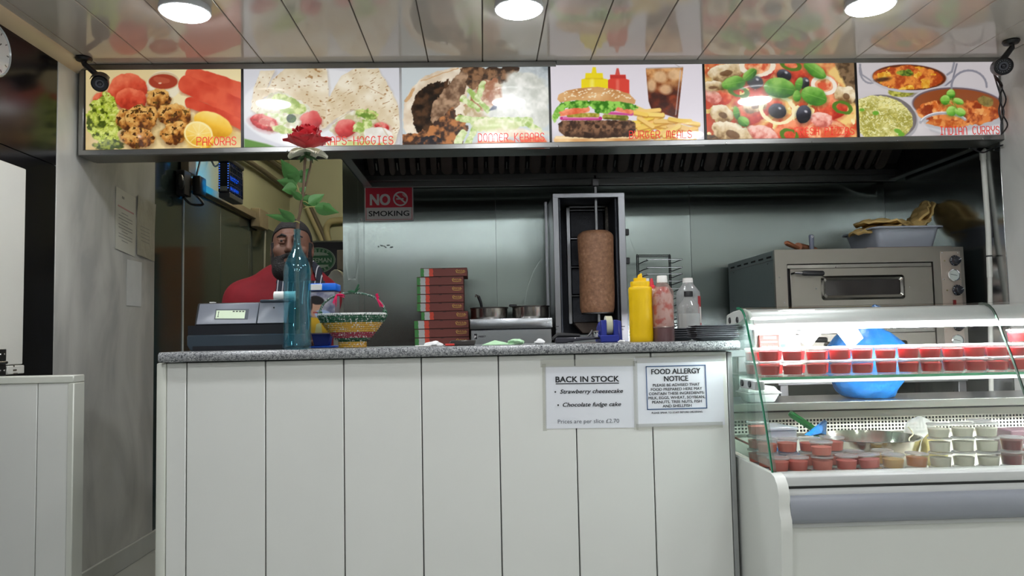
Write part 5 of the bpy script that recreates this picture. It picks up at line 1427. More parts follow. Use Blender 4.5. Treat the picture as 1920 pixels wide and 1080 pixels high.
def pizza_box(w):
    t = thing('pizza_box', 'x', 'pizza box', (0, 0, 0), 'stacked pizza boxes on the back bench')
    d = w; h = hb - .0016
    part('box', MB().box(-w / 2, w / 2, 0, d, 0, h), brown, t, local=True, bevel=.0012)
    def strip(name, xa, xb, m, amp, lab):
        n = 6; L_ = []; R_ = []
        for i in range(n + 1):
            z = h * i / n; o1 = amp * math.sin(i * 2.1); L_.append((xa + (o1 if xa > -w / 2 + .001 else 0), z)); R_.append((xb + amp * math.sin(i * 2.1 + .4), z))
        part(name, MB().prism(L_ + R_[::-1], -.0006, .0002), m, t, lab, local=True, smooth=0)
    strip('green_band', -w / 2 + .0005, -w / 2 + w * .075, pgreen, .0012, 'green printed band'); strip('white_band', -w / 2 + w * .075, -w / 2 + w * .185, pwhite, .001, 'white printed band'); strip('red_band', -w / 2 + w * .185, -w / 2 + w * .27, pred, .002, 'red printed band')
    part('tab_notch', MB().prism([(-.012, h), (.012, h), (.007, h - .005), (-.007, h - .005)], -.0007, .0002), pdark, t, local=True, smooth=0)
    part('lid_edge', MB().box(-w / 2 + .0005, w / 2 - .0005, -.0008, .0002, h * .93, h), mat('lid_edge_brown', (70, 34, 30), .6), t, local=True)
    Mz = Matrix(((1, 0, 0, w * .26), (0, 0, 0, -.0012), (0, 1, 0, h * .28), (0, 0, 0, 1)))
    part('lettering', strokes_to_mb([[(x * w * .21, y * h * .62) for x, y in pl] for pl in PIZ], Mz, .0017), pgold, t, 'gold script lettering', local=True, smooth=0, kind='stuff')
    return t
small_b = None; big_b = None
BX = [(789, 876.5), (782, 869), (782, 869), (782.5, 869), (782, 868.5), (789, 876.5), (776, 878), (775, 880), (775.5, 880), (776, 880)]
for k, (a, b_) in enumerate(BX):
    xa, xb = at(a, 560, Y=YP).x, at(b_, 560, Y=YP).x
    z = ZB + hb * (9 - k)
    lab = 'brown pizza box with striped end, ' + ('topmost of the stack' if k == 0 else ('lowest of the stack' if k == 9 else ORD[k] + ' from the top of the stack'))
    if k < 6:
        if small_b is None: small_b = pizza_box(xb - xa); o = small_b; o.location = ((xa + xb) / 2, YP, z)
        else: o = dup(small_b, ((xa + xb) / 2, YP + (k % 3) * .003, z), lab)
    else:
        if big_b is None: big_b = pizza_box(xb - xa); o = big_b; o.location = ((xa + xb) / 2, YP, z)
        else: o = dup(big_b, ((xa + xb) / 2, YP + (k % 2) * .003, z), lab)
    o['label'] = lab

# --- bain-marie with two pots
YM = 4.0
def B(px, py, Y=YM): return at(px, py, Y=Y)
mx0, mx1 = B(881, 610).x, B(1036, 610).x; mzt = B(960, 597).z; mzl = B(960, 616).z
bm = thing('bain_marie', 'stainless steel bain marie carrying two pots beside the pizza boxes', 'bain marie', ((mx0 + mx1) / 2, YM + .25, ZB))
bst = mat('bain_steel', (186, 190, 194), .25, 1.0, var=.03, scale=2, bump=.03, bscale=30, bstretch=(1, 1, 14))
part('top', MB().box(mx0, mx1, YM, YM + .50, mzl, mzt), bst, bm, bevel=.004, seg=2)
part('body', MB().box(mx0 + .004, mx1 - .004, YM + .012, YM + .49, ZB, mzl - .004), bst, bm, bevel=.003)
part('seam', MB().box(mx0 + .006, mx1 - .006, YM + .016, YM + .48, mzl - .006, mzl + .002), mat('joint_black', (20, 20, 22), .6), bm)
lq = B(891.5, 631)
part('badge', MB().box(B(889, 630).x, B(894.5, 630).x, YM + .0105, YM + .0125, B(890, 636).z, B(890, 626).z), black_plastic, bm, bevel=.001)
s_px = YM / FPX
Ml = Matrix(((1, 0, 0, B(889.7, 630).x), (0, 0, 0, YM + .010), (0, 1, 0, B(890, 634.5).z), (0, 0, 0, 1)))
part('lettering', text_geo([('P', 0, 0, .020, 'L', 0, .02)], Ml), mat('logo_white', (220, 220, 220), .5), bm, 'white letter on the badge', smooth=0)
Ml = Matrix(((1, 0, 0, B(896.5, 630).x), (0, 0, 0, YM + .0112), (0, 1, 0, B(890, 633).z), (0, 0, 0, 1)))
part('lettering', text_geo([('PARRY', 0, 0, .0135, 'L', .3, .03, B(911, 630).x - B(896.5, 630).x)], Ml), ink, bm, 'black maker lettering', smooth=0)
pot_st = mat('pot_steel', (170, 166, 160), .22, 1.0, var=.1, scale=8, bump=.05, bscale=14, bstretch=(1, 1, .1))
def pot(px0, px1, pyt, lab, Y):
    xa, xb = at(px0, 585, Y=Y).x, at(px1, 585, Y=Y).x; r = (xb - xa) / 2; cx = (xa + xb) / 2
    zt = at((px0 + px1) / 2, pyt, Y=Y - 0).z; h = zt - mzt
    t = thing('cooking_pot', lab, 'pot', (cx, Y, mzt + .0004), 'pots on the bain marie')
    part('body', MB().lathe([(0, .001), (r * .90, 0), (r * .94, .006), (r * .95, .012), (r * .96, h - .006), (r * .93, h - .006), (r * .91, .014), (0, .012)], n=40), pot_st, t, local=True)
    part('rim', MB().lathe([(r * .92, h - .008), (r * 1.0, h - .006), (r, h), (r * .92, h), (r * .92, h - .008)], n=40), mat('pot_rim', (84, 80, 78), .35, .9), t, local=True)
    return t, r, cx, h, zt
t, r, cx, h, zt0 = pot(881, 953, 577, 'steel pot with a ladle sticking out on the left of the bain marie', 4.16)
ld = thing('ladle', 'black ladle handle sticking up out of the left pot', 'ladle', (cx, 4.16, mzt + .016))
part('handle', MB().tube([at(905, 584, Y=4.15), at(901, 566, Y=4.14), at(897, 556, Y=4.14)], [.0075, .0085, .009], 10), black_plastic, ld)
part('hook', MB().tube([at(897, 556, Y=4.135), at(893, 553, Y=4.13), at(891, 557, Y=4.13)], [.007, .005, .003], 8), chrome, ld)
part('bowl', MB().lathe([(0, 0), (.03, .006), (.04, .022), (.037, .022), (.028, .009), (0, .003)], (cx + .01, 4.16, mzt + .016), 20), chrome, ld)
t, r, cx, h, zt1 = pot(959, 1031, 574, 'steel pot with a black side handle on the right of the bain marie', 4.16)
part('lid', MB().lathe([(0, h + .004), (r * .6, h + .003), (r * .86, h - .002), (r * .86, h - .006), (0, h - .004)], n=32), pot_st, t, local=True)
part('handle', MB().box(-r * 1.12, -r * .72, -.02, .015, h - .002, h + .010), black_plastic, t, 'black handle', local=True, bevel=.003)

# ================================================================== KEBAB GRILL
YG = 4.02
def G(px, py, Y=YG): return at(px, py, Y=Y)
g0, g1 = G(1039, 500).x, G(1175, 500).x; gt = G(1100, 362).z
kg = thing('kebab_grill', 'upright steel kebab grill with dark burner chamber', 'kebab grill', ((g0 + g1) / 2, YG + .2, ZB))
char = mat('chamber_dark', (62, 66, 74), .45, .4, var=.15, scale=6)
post = mat('grill_post', (146, 148, 152), .3, 1.0, var=.04, scale=4)
part('post', MB().box(g0, G(1050, 500).x, YG, YG + .03, ZB, gt), post, kg, bevel=.002); part('post', MB().box(G(1162, 500).x, g1, YG, YG + .03, ZB, gt), post, kg, bevel=.002)
part('top_bar', MB().box(g0, g1, YG - .001, YG + .03, gt - .024, gt), post, kg, bevel=.002)
part('side_panel', MB().box(g0 + .002, g0 + .006, YG + .03, YG + .46, ZB, gt - .004), steel, kg); part('side_panel', MB().box(g1 - .006, g1 - .002, YG + .03, YG + .46, ZB, gt - .004), steel, kg)
part('back_panel', MB().box(g0 + .006, g1 - .006, YG + .44, YG + .46, ZB, gt - .004), char, kg)
part('roof', MB().box(g0 + .004, g1 - .004, YG + .03, YG + .46, gt - .02, gt - .004), char, kg)
part('chamber_wall', MB().box(G(1050, 500).x + .004, G(1052, 500).x + .006, YG + .03, YG + .42, ZB, gt - .02), char, kg); part('chamber_wall', MB().box(G(1160, 500).x - .006, G(1162, 500).x - .002, YG + .03, YG + .42, ZB, gt - .02), char, kg)
YI = YG + .26
ia, ib, ic, id_ = at(1064, 500, Y=YI).x, at(1071, 500, Y=YI).x, at(1137, 500, Y=YI).x, at(1147, 500, Y=YI).x
izt, izb = at(1100, 386, Y=YI).z, at(1100, 607, Y=YI).z
part('burner_frame', MB().box(ia, ib, YI, YI + .03, izb, izt), post, kg, 'bright burner frame strip', bevel=.002)
part('burner_frame', MB().box(ic, id_, YI, YI + .03, izb + .1, izt), mat('perforated', (132, 128, 120), .4, .9, var=.4, scale=120, bump=.5, bscale=220), kg, 'perforated burner frame strip', bevel=.002)
part('burner_frame', MB().box(ia, id_, YI, YI + .03, izt - .012, izt), post, kg, bevel=.002)
nb = 4; hh_ = (izt - .02 - izb) / nb
for k in range(nb):
    z0 = izb + k * hh_
    part('burner_tile', MB().box(ib + .004, ic - .004, YI + .03, YI + .045, z0 + .006, z0 + hh_ - .006), mat('burner_tile', (58, 60, 66), .5, .3, var=.2, scale=30, bump=.3, bscale=160), kg, bevel=.004)
    part('burner_shelf', MB().box(ib + .001, ic, YI + .004, YI + .03, z0 + hh_ - .005, z0 + hh_ - .001), post, kg)
part('reflector', MB().prism([(ib + .002, izb), (ib + .05, izb - .055), (ic + .02, izb - .06), (ic + .05, izb), (ic + .04, izb + .01), (ib + .012, izb + .01)], YI - .02, YI + .03), mat('sooty_reflector', (72, 62, 54), .5, .6, var=.25, scale=10), kg, bevel=.006)
part('front_plate', MB().box(ib - .02, g1 - .03, YG + .06, YG + .07, ZB, izb - .06), mat('grill_plate', (108, 112, 112), .4, .9), kg, bevel=.002)
for px in (1044, 1168):
    q = G(px, 612); part('latch_slot', MB().box(q.x - .010, q.x + .010, YG - .0015, YG, q.z - .002, q.z + .002), black_plastic, kg)
    q = G(px, 617.5); part('screw', MB().lathe([(0, 0), (.005, 0), (.004, .003), (0, .003)], (q.x, YG, q.z), 10, rot('X', 90)), steel_dark, kg)
for py in (434, 488):
    part('side_knob', MB().box(g1 + .001, g1 + .022, YG + .02, YG + .05, G(1180, py + 6).z, G(1180, py - 6).z), black_plastic, kg, bevel=.003)
for a, b_ in ((1023, 1029), (1032, 1036.5)):
    part('side_strip', MB().box(at(a, 500, Y=YG + .30).x, at(b_, 500, Y=YG + .30).x, YG + .30, YG + .34, mzt + .003, at(1030, 378, Y=YG + .30).z), post, kg, bevel=.002)
# spit
YSp = YG + .06
sp_ = thing('kebab_spit', 'tall square steel spit rod hanging in front of the kebab grill', 'spit', (at(1117, 600, Y=YSp).x, YSp, at(1117, 608, Y=YSp).z))
spx = at(1117.5, 400, Y=YSp).x; mcx = at(1118, 500, Y=YSp).x
part('rod', MB().box(spx - .0075, spx + .0075, YSp - .0075, YSp + .0075, at(1117, 604, Y=YSp).z, at(1117, 350, Y=YSp).z), mat('spit_steel', (128, 130, 132), .35, 1.0), sp_, bevel=.002)
part('bracket', MB().box(spx - .018, spx + .018, YSp - .02, YSp + .02, at(1117, 350, Y=YSp).z, at(1117, 336, Y=YSp).z), steel_dark, sp_, bevel=.003)
part('pin', MB().tube([(spx, YSp, at(1117, 336, Y=YSp).z), (spx, YSp, at(1117, 329, Y=YSp).z)], .006, 8), chrome, sp_)
mz0, mz1 = at(1117, 586, Y=YSp).z, at(1117, 434, Y=YSp).z
part('disc', MB().lathe([(0, 0), (.085, 0), (.085, .006), (0, .006)], (mcx, YSp, mz0 - .0075), 32), steel_dark, sp_, 'steel disc under the meat')
def meat():
    m, nt, out = _nodes('doner_meat'); N, L = nt.nodes, nt.links
    p = N.new('ShaderNodeBsdfPrincipled'); L.new(p.outputs[0], out.inputs[0]); p.inputs['Roughness'].default_value = .55
    tc = N.new('ShaderNodeTexCoord'); n = N.new('ShaderNodeTexNoise'); n.inputs['Scale'].default_value = 55; n.inputs['Detail'].default_value = 6; L.new(tc.outputs['Object'], n.inputs['Vector'])
    cr = N.new('ShaderNodeValToRGB'); e = cr.color_ramp.elements; e[0].position = .34; e[0].color = (*lin((134, 96, 70)), 1); e[1].position = .62; e[1].color = (*lin((164, 120, 90)), 1); k = e.new(.74); k.color = (*lin((186, 148, 118)), 1)
    L.new(n.outputs['Fac'], cr.inputs[0])
    L.new(cr.outputs[0], p.inputs['Base Color'])
    b = N.new('ShaderNodeBump'); b.inputs['Strength'].default_value = .6; b.inputs['Distance'].default_value = .004; L.new(n.outputs['Fac'], b.inputs['Height']); L.new(b.outputs[0], p.inputs['Normal']); return m
mh = mz1 - mz0; mr = (at(1152, 480, Y=YSp).x - at(1085, 480, Y=YSp).x) / 2
def meatfn(u, v):
    a = 2 * math.pi * u; e = 1 - .28 * max(0, (v - .93) / .07) ** 2 - .06 * max(0, (.06 - v) / .06)
    r = mr * e * (1.0 - .05 * (1 - v) + .012 * math.sin(3 * a + 5 * v) + .010 * math.sin(9 * v + 2 * a) + .006 * math.sin(17 * a + 11 * v))
    return Vector((r * math.cos(a), r * math.sin(a), mh * v))
mm = MB(); mm.grid(meatfn, 48, 36); n0 = len(mm.v); mm.v += [(0, 0, mh * 1.008), (0, 0, 0)]
for i in range(48): mm.f.append([36 * 49 + i, 36 * 49 + i + 1, n0]); mm.m.append(0); mm.f.append([i + 1, i, n0 + 1]); mm.m.append(0)
solo('doner_meat', mm, meat(), 'brown column of doner meat on the spit', 'meat', (mcx, YSp, mz0), local=True, smooth=60)

# --- wire pan rack
YWk = 4.38
def Wp(px, py): return at(px, py, Y=YWk)
rk = thing('pan_rack', 'black and chrome wire pan rack standing right of the kebab grill', 'rack', (Wp(1225, 600).x, YWk, ZB))
rkd = mat('rack_wire', (54, 56, 60), .35, .8); 
for px in (1193.5, 1196.5, 1254, 1256.5):
    a = Wp(px, 479); part('upright', MB().tube([(a.x, YWk, ZB), (a.x, YWk, a.z)], .0032, 6), rkd, rk)
for py in (478.5, 481.5): part('top_bar', MB().tube([Wp(1193, py), Wp(1257, py)], .003, 6), rkd, rk)
for px in (1194.5, 1255.5): part('finial', MB().lathe([(0, 0), (.006, 0), (.003, .006), (0, .008)], (Wp(px, 478).x, YWk, Wp(px, 479).z), 8), rkd, rk)
for k, py in enumerate((487, 502, 514, 527.5, 541, 555, 568, 581, 594, 607, 620)):
    a, b_, c = Wp(1198, py + 8), Wp(1211, py), Wp(1277, py)
    dz = a.z - b_.z
    part('shelf_wire', MB().tube([Vector((b_.x, YWk - .03, b_.z)), Vector((c.x, YWk - .03, c.z))], .0022, 6), chrome, rk)
    part('shelf_hook', MB().tube([a, Vector((b_.x - .012, YWk - .02, b_.z + dz * .45)), Vector((b_.x + .006, YWk - .03, b_.z + dz * .3)), Vector((b_.x - .004, YWk - .03, b_.z))], .0028, 6), rkd, rk)
    d_ = Wp(1254, py + 6)
    part('shelf_hook', MB().tube([d_, Vector((d_.x + .02, YWk - .01, d_.z - dz * .35 * -1 + .006)), Vector((c.x, YWk - .03, c.z))], .0028, 6), rkd, rk)

# ================================================================== PIZZA OVENS
YO = 3.78
def O(px, py, Y=YO): return at(px, py, Y=Y)
ox0, ox1 = O(1453, 500).x, O(1808, 500).x; ozt = O(1600, 466).z; DH = .322; OD = .74
oven_st = mat('oven_steel', (150, 146, 138), .36, .92, var=.06, scale=3, bump=.02, bscale=40, bstretch=(12, 1, 1)); oven_side = mat('oven_side_grey', (104, 116, 116), .42, .25, var=.04, scale=4)
win_g = mat('oven_window', (26, 20, 18), .08, spec=.6); win_fr = mat('window_frame_steel', (160, 158, 152), .16, 1.0)
def lx(px): return O(px, 540).x - ox0
def lz(py): return O(1600, py).z - (ozt - DH)
ov = thing('pizza_oven', 'stainless steel deck pizza oven, upper deck with grey tub on top', 'pizza oven', (ox0, YO, ozt - DH), 'stacked pizza oven decks')
w = ox1 - ox0
def OP(name, mb, m, lab=None, par=None, **k): return part(name, mb, m, par or ov, lab, local=True, **k)
OP('shell', MB().box(.002, w - .002, .022, OD, 0, DH - .001), oven_side, 'grey painted shell', bevel=.003)
dx0, dx1, dz0, dz1 = lx(1477), lx(1752), lz(577.5), lz(493)
fm = MB(); fm.box(0, dx0, 0, .022, 0, DH); fm.box(dx1, w, 0, .022, 0, DH); fm.box(dx0, dx1, 0, .022, dz1, DH); fm.box(dx0, dx1, 0, .022, 0, dz0)
OP('front_frame', fm, oven_st)
OP('door_recess', MB().box(dx0, dx1, .021, .024, dz0, dz1), mat('recess_black', (18, 16, 16), .6))
OP('recess_strip', MB().box(dx0 + .004, dx1 - .004, .008, .020, lz(501.5), lz(494.5)), win_fr, bevel=.001)
dr = OP('door', MB().box(lx(1483), lx(1750), .002, .018, lz(575.5), lz(502)), oven_st, bevel=.002)
def rrect(x0, x1, z0, z1, r, n=5):
    o = []
    for cx_, cz_, a in ((x1 - r, z1 - r, 0), (x0 + r, z1 - r, 90), (x0 + r, z0 + r, 180), (x1 - r, z0 + r, 270)):
        for i in range(n + 1): o.append((cx_ + r * math.cos(math.radians(a + 90 * i / n)), cz_ + r * math.sin(math.radians(a + 90 * i / n))))
    return o
OUT = rrect(lx(1540), lx(1697), lz(562), lz(516.5), .016); INN = rrect(lx(1547), lx(1688), lz(553.5), lz(524.5), .013); MID = rrect(lx(1543), lx(1692), lz(558), lz(520.5), .015)
wf_ = MB(); n_ = len(OUT)
vs = [(a, .001, b_) for a, b_ in OUT] + [(a, -.009, b_) for a, b_ in MID] + [(a, -.003, b_) for a, b_ in INN] + [(a, .004, b_) for a, b_ in INN]
fs = []
for r_i in range(3):
    for i in range(n_): j = (i + 1) % n_; fs.append((r_i * n_ + i, r_i * n_ + j, (r_i + 1) * n_ + j, (r_i + 1) * n_ + i))
wf_.add(vs, fs); OP('window_frame', wf_, win_fr, 'polished window frame', par=dr)
OP('window_glass', MB().prism(INN, .001, .0035), win_g, 'dark oven window glass', par=dr)
hz_ = lz(511.5)
OP('handle', MB().tube([(lx(1500), -.035, hz_), (lx(1503), -.035, hz_), (lx(1538), -.035, hz_ - .003), (lx(1540), -.035, hz_ - .003)], [.010, .0125, .0135, .010], 14), black_plastic, 'black door handle', par=dr)
OP('handle_stem', MB().tube([(lx(1486), .002, hz_), (lx(1488), -.03, hz_ + .002), (lx(1500), -.035, hz_)], .006, 8), chrome, par=dr)
for px in (1530.5, 1706):
    OP('screw', MB().ellipsoid((lx(px), .001, lz(539.5)), (.004, .003, .004), 8, 6), chrome, par=dr)
OP('screw', MB().ellipsoid((lx(1571), .006, lz(500)), (.004, .003, .004), 8, 6), chrome)
for px, py in ((1462, 518), (1470, 565)): OP('screw', MB().ellipsoid((lx(px), -.001, lz(py)), (.004, .003, .004), 8, 6), chrome)
cp = OP('control_panel', MB().box(lx(1766), lx(1803), -.003, .001, lz(577), lz(474)), mat('control_plate', (182, 170, 158), .35, .7, var=.03), bevel=.001)
for px, py in ((1769, 477), (1799, 477), (1770, 527), (1800, 527)):
    OP('screw', MB().ellipsoid((lx(px), -.004, lz(py)), (.0035, .002, .0035), 8, 6), chrome, par=cp)
for px, py in ((1792, 492), (1794, 547.5)):
    c = (lx(px), -.003, lz(py))
    OP('knob', MB().lathe([(0, 0), (.025, 0), (.027, .004), (.024, .008), (.020, .010), (.018, .026), (.015, .028), (0, .028)], c, 28, rot('X', 90)), mat('knob_black', (18, 22, 32), .3), 'black control knob', par=cp)
    tk = MB()
    for k in range(11):
        a = math.radians(-60 + k * 30); tk.cbox((c[0] + .0245 * math.cos(a), -.0125, c[2] + .0245 * math.sin(a)), (.0035, .001, .0014), None)
    tk.prism([(c[0] + .002, c[2]), (c[0] + .017, c[2] + .006), (c[0] + .016, c[2] + .009)], -.0322, -.031)
    OP('markings', tk, mat('marking_white', (206, 208, 212), .5), par=cp, kind='stuff')
    OP('pilot_light', MB().ellipsoid((lx(px - 19), -.004, lz(py)), (.004, .003, .004), 8, 6), mat('pilot_olive', (140, 130, 90), .3), par=cp)
c = (lx(1787.5), -.003, lz(519.5))
OP('gauge_rim', MB().lathe([(.0, 0), (.029, 0), (.031, .004), (.030, .011), (.026, .012), (.026, .006), (0, .006)], c, 32, rot('X', 90)), chrome, 'round chrome thermometer rim', par=cp)
OP('gauge_dial', MB().lathe([(0, .0065), (.0255, .0065), (.0255, .0085), (0, .0085)], c, 28, rot('X', 90)), mat('dial_white', (188, 196, 190), .3), par=cp)
OP('gauge_needle', MB().add([(c[0] - .018, -.0122, c[2] + .004), (c[0] + .016, -.0122, c[2] - .003), (c[0] + .016, -.0122, c[2] - .001), (c[0] - .017, -.0122, c[2] + .0065), (c[0] - .018, -.0114, c[2] + .004), (c[0] + .016, -.0114, c[2] - .003), (c[0] + .016, -.0114, c[2] - .001), (c[0] - .017, -.0114, c[2] + .0065)], [(0, 1, 2, 3), (7, 6, 5, 4), (0, 4, 5, 1), (1, 5, 6, 2), (2, 6, 7, 3), (3, 7, 4, 0)]), ink, par=cp)
OP('switch', MB().box(lx(1784.5), lx(1790), -.008, -.002, lz(575), lz(566)), mat('switch_red', (120, 26, 28), .3), 'dark red rocker switch', par=cp, bevel=.001)
# louvre slots on the left side
for k in range(6):
    y = .05 + k * .115; OP('louvre_slot', MB().box(-.0008, .004, y, y + .06, DH - .034, DH - .026), mat('slot_black', (10, 10, 12), .8))
OP('side_lip', MB().box(-.0015, .004, .024, OD - .01, DH - .048, DH - .045), steel_dark)
for y, z in ((.10, DH - .06), (.64, DH - .06), (.66, .10), (.06, .16)): OP('screw', MB().ellipsoid((.0, y, z), (.002, .004, .004), 8, 6), steel_dark)
o2 = dup(ov, (ox0, YO, ozt - 2 * DH - .003), 'second deck of the pizza oven, seen through the glass display')
st_ = thing('oven_stand', 'steel stand under the pizza oven decks, seen behind the display', 'stand', ((ox0 + ox1) / 2, YO + .37, 0))
zst = ozt - 2 * DH - .006
for x in (ox0 + .03, ox1 - .03):
    for y in (YO + .04, YO + OD - .04): part('leg', MB().box(x - .02, x + .02, y - .02, y + .02, 0, zst - .02), steel, st_, bevel=.002)
part('frame_top', MB().box(ox0, ox1, YO + .02, YO + OD - .02, zst - .02, zst), steel, st_, bevel=.002)

# --- things on the oven
ZO = ozt + .0004
tt = thing('washing_up_tub', 'grey plastic tub full of flatbread on the pizza oven', 'tub', (0, 0, 0))
bx_a, bx_b = at(1642, 440, Y=3.84).x, at(1772, 440, Y=3.84).x
tzr = at(1700, 425, Y=3.84).z; tzb = at(1700, 463, Y=3.84).z
tt.location = ((bx_a + bx_b) / 2, 4.03, ZO)
tubm = mat('tub_grey', (150, 156, 166), .45, var=.04)
tcx = (bx_a + bx_b) / 2; tw = (bx_b - bx_a) / 2; tdp = .19; tcy = 4.03
def rr_ring(hw_, hd_, z, r): return [Vector((tcx + a, tcy + b_, z)) for a, b_ in rrect(-hw_, hw_, -hd_, hd_, r)]
levels = [(tw - .035, tdp - .035, ZO + .012, .03), (tw - .012, tdp - .012, tzr - .004, .035), (tw + .006, tdp + .006, tzr - .004, .04), (tw + .006, tdp + .006, tzr + .004, .04), (tw - .014, tdp - .014, tzr + .004, .035), (tw - .040, tdp - .040, ZO + .018, .03)]
tb = MB(); vs = []; fs = []
for L_ in levels: vs += rr_ring(*L_)
nR = len(rr_ring(*levels[0]))
for k in range(len(levels) - 1):
    for i in range(nR): j = (i + 1) % nR; fs.append((k * nR + i, k * nR + j, (k + 1) * nR + j, (k + 1) * nR + i))
fs.append(tuple(range(nR))); fs.append(tuple(range((len(levels) - 1) * nR, len(levels) * nR)))
tb.add(vs, fs); part('body', tb, tubm, tt)
solo('oven_tray', MB().box(tcx - tw - .06, tcx + tw + .02, tcy - tdp - .02, tcy + tdp + .02, ZO, ZO + .009), mat('tray_thin', (150, 140, 134), .4, .7), 'thin metal tray under the grey tub', 'tray', (tcx, tcy, ZO), bevel=.002)
def bread_m():
    m = mat('flatbread', (206, 176, 112), .75, var=.16, scale=14, bump=.4, bscale=26, detail=5); return m
def bread(c, rx, ry, t, M, seed, lab):
    q = np.random.default_rng(seed).uniform(0, 6.28, 8)
    def fn(u, v):
        a = 2 * math.pi * u; r = v; wob = 1 + .05 * math.sin(3 * a + q[0]) + .03 * math.sin(5 * a + q[1])
        x, y = rx * r * wob * math.cos(a), ry * r * wob * math.sin(a)
        z = .10 * rx * (1 - r ** 2) + .012 * math.sin(9 * x / rx + q[2]) * math.sin(8 * y / ry + q[3])
        return M @ Vector((x, y, z))
    mb = MB(); mb.sheet(fn, 28, 8, t)
    solo('flatbread', mb, bread_m(), lab, 'bread', c, 'flatbreads in the grey tub', local=True, smooth=60)
bread((tcx - .075, tcy - .02, tzr + .010), .155, .13, .010, rot('Y', -9) @ rot('X', 4), 1, 'flatbread lying lowest on the left of the grey tub')
bread((tcx - .045, tcy - .02, tzr + .034), .15, .13, .010, rot('Y', 4), 2, 'flatbread lying uppermost on the left of the grey tub')
bread((tcx + .10, tcy + .00, tzr + .030), .115, .12, .010, rot('Y', -16) @ rot('X', 6), 3, 'flatbread lying at the right of the grey tub')
bread((tcx + .165, tcy + .05, tzr + .065), .125, .11, .012, rot('Y', -56) @ rot('X', -8), 4, 'flatbread standing up at the right end of the grey tub')
bread((tcx + .212, tcy + .06, tzr + .060), .12, .10, .010, rot('Y', -60) @ rot('X', -10), 5, 'pale flatbread leaning behind the one that stands up')
rp = thing('rolling_pin', 'wooden rolling pin handle showing on top of the pizza oven', 'rolling pin', (at(1480, 460, Y=3.9).x, 3.9, ZO))
a, b_ = at(1473, 455, Y=3.88), at(1496, 465, Y=3.95)
dirv = (b_ - a); part('handle', MB().tube([a, a + dirv * .12, a + dirv * .6, b_], [.008, .0135, .012, .010], 12), mat('wood_handle', (148, 92, 60), .5, var=.15, scale=30), rp)
part('roller', MB().tube([b_ + Vector((0, 0, .006)), b_ + Vector((.18, .22, .0) ) + Vector((0, 0, .006))], .022, 16), mat('wood_handle', (148, 92, 60)), rp)
gh = thing('scraper', 'grey handled scraper standing on top of the pizza oven', 'scraper', (at(1522, 466, Y=4.0).x, 4.0, ZO))
a, b_ = at(1522, 466, Y=4.0), at(1522, 440, Y=4.0)
part('handle', MB().tube([Vector((a.x, 4.0, ZO + .012)), Vector((a.x, 4.0, ZO + .03)), Vector((a.x, 4.0, b_.z - .006)), Vector((a.x, 4.0, b_.z))], [.009, .012, .013, .008], 12), mat('handle_bluegrey', (112, 118, 136), .4), gh)
part('hang_hole', MB().lathe([(.003, -.001), (.006, -.001), (.006, .001), (.003, .001), (.003, -.001)], (a.x, 3.9872, b_.z - .012), 12, rot('X', 90)), chrome, gh)
part('foot', MB().box(a.x - .03, a.x + .03, 3.985, 4.015, ZO, ZO + .012), steel, gh, bevel=.002)
a = at(1432, 468, Y=4.1)
solo('baking_sheet', MB().cbox((a.x + .13, 4.14, ZO + .005), (.24, .3, .006), None), mat('sheet_dark', (84, 74, 66), .5, .5, var=.2), 'dark thin baking sheet lying on the left of the pizza oven top', 'tray', (a.x + .13, 4.14, ZO), bevel=.002)

# ================================================================== SIGN, CONDUITS
sg = thing('no_smoking_sign', 'red and white NO SMOKING sign on the steel wall', 'sign', tuple(at(729, 414, Y=YW - .012)))
YSg = YW - .012
def Sg(px, py): return at(px, py, Y=YSg)
sx0, sx1, sz0, sz1 = Sg(683.5, 385).x, Sg(775, 385).x, Sg(729, 414.5).z, Sg(729, 348).z
part('board', MB().box(sx0, sx1, YSg, YSg + .005, sz0, sz1), mat('sign_white', (206, 206, 208), .4), sg, bevel=.001)
sred = mat('sign_red', (196, 44, 66), .4, var=.03); sw_ = MATS['sign_white']
s1 = (sx1 - sx0) / 91.5
def sx_(px): return sx0 + (px - 683.5) * s1
def sz_(py): return Sg(729, py).z
part('red_field', MB().box(sx_(685.5), sx_(773), YSg - .0006, YSg, sz_(389), sz_(352)), sred, sg, 'red upper field')
bd = MB()
for q in ((686, 772.5, 412, 411.2), (686, 686.8, 412, 389), (771.7, 772.5, 412, 389)): bd.box(sx_(q[0]), sx_(q[1]), YSg - .0006, YSg, sz_(q[2]), sz_(q[3]))
part('red_border', bd, sred, sg)
Msg = Matrix(((1, 0, 0, 0), (0, 0, 0, YSg - .0012), (0, 1, 0, 0), (0, 0, 0, 1)))
part('lettering', text_geo([('NO', sx_(694.5), sz_(384), (sz_(363) - sz_(384)) * 1.37, 'L', 0, .035, sx_(731) - sx_(694.5))], Msg), sw_, sg, 'white word NO', smooth=0)
part('lettering', text_geo([('SMOKING', sx_(691.5), sz_(405), (sz_(395) - sz_(405)) * 1.37, 'L', 0, .018, sx_(767) - sx_(691.5))], Msg), mat('sign_black', (18, 22, 34), .5), sg, 'black word SMOKING', smooth=0)
pc = (sx_(751), YSg - .0008, sz_(373)); pr = 14 * s1
part('symbol_ring', MB().lathe([(pr * .80, -.0004), (pr, -.0004), (pr, .0004), (pr * .80, .0004), (pr * .80, -.0004)], pc, 40, rot('X', 90)), sw_, sg, 'no smoking symbol')
Mp = tr(pc[0], YSg - .0012, pc[2])
part('symbol_bar', MB().cbox((0, 0, 0), (pr * 1.75, .0008, pr * .22), Mp @ rot('Y', 42)), sw_, sg)
part('cigarette', MB().cbox((-pr * .08, 0, -pr * .02), (pr * .98, .0006, pr * .17), tr(pc[0], YSg - .001, pc[2])), sw_, sg)
smk = MB()
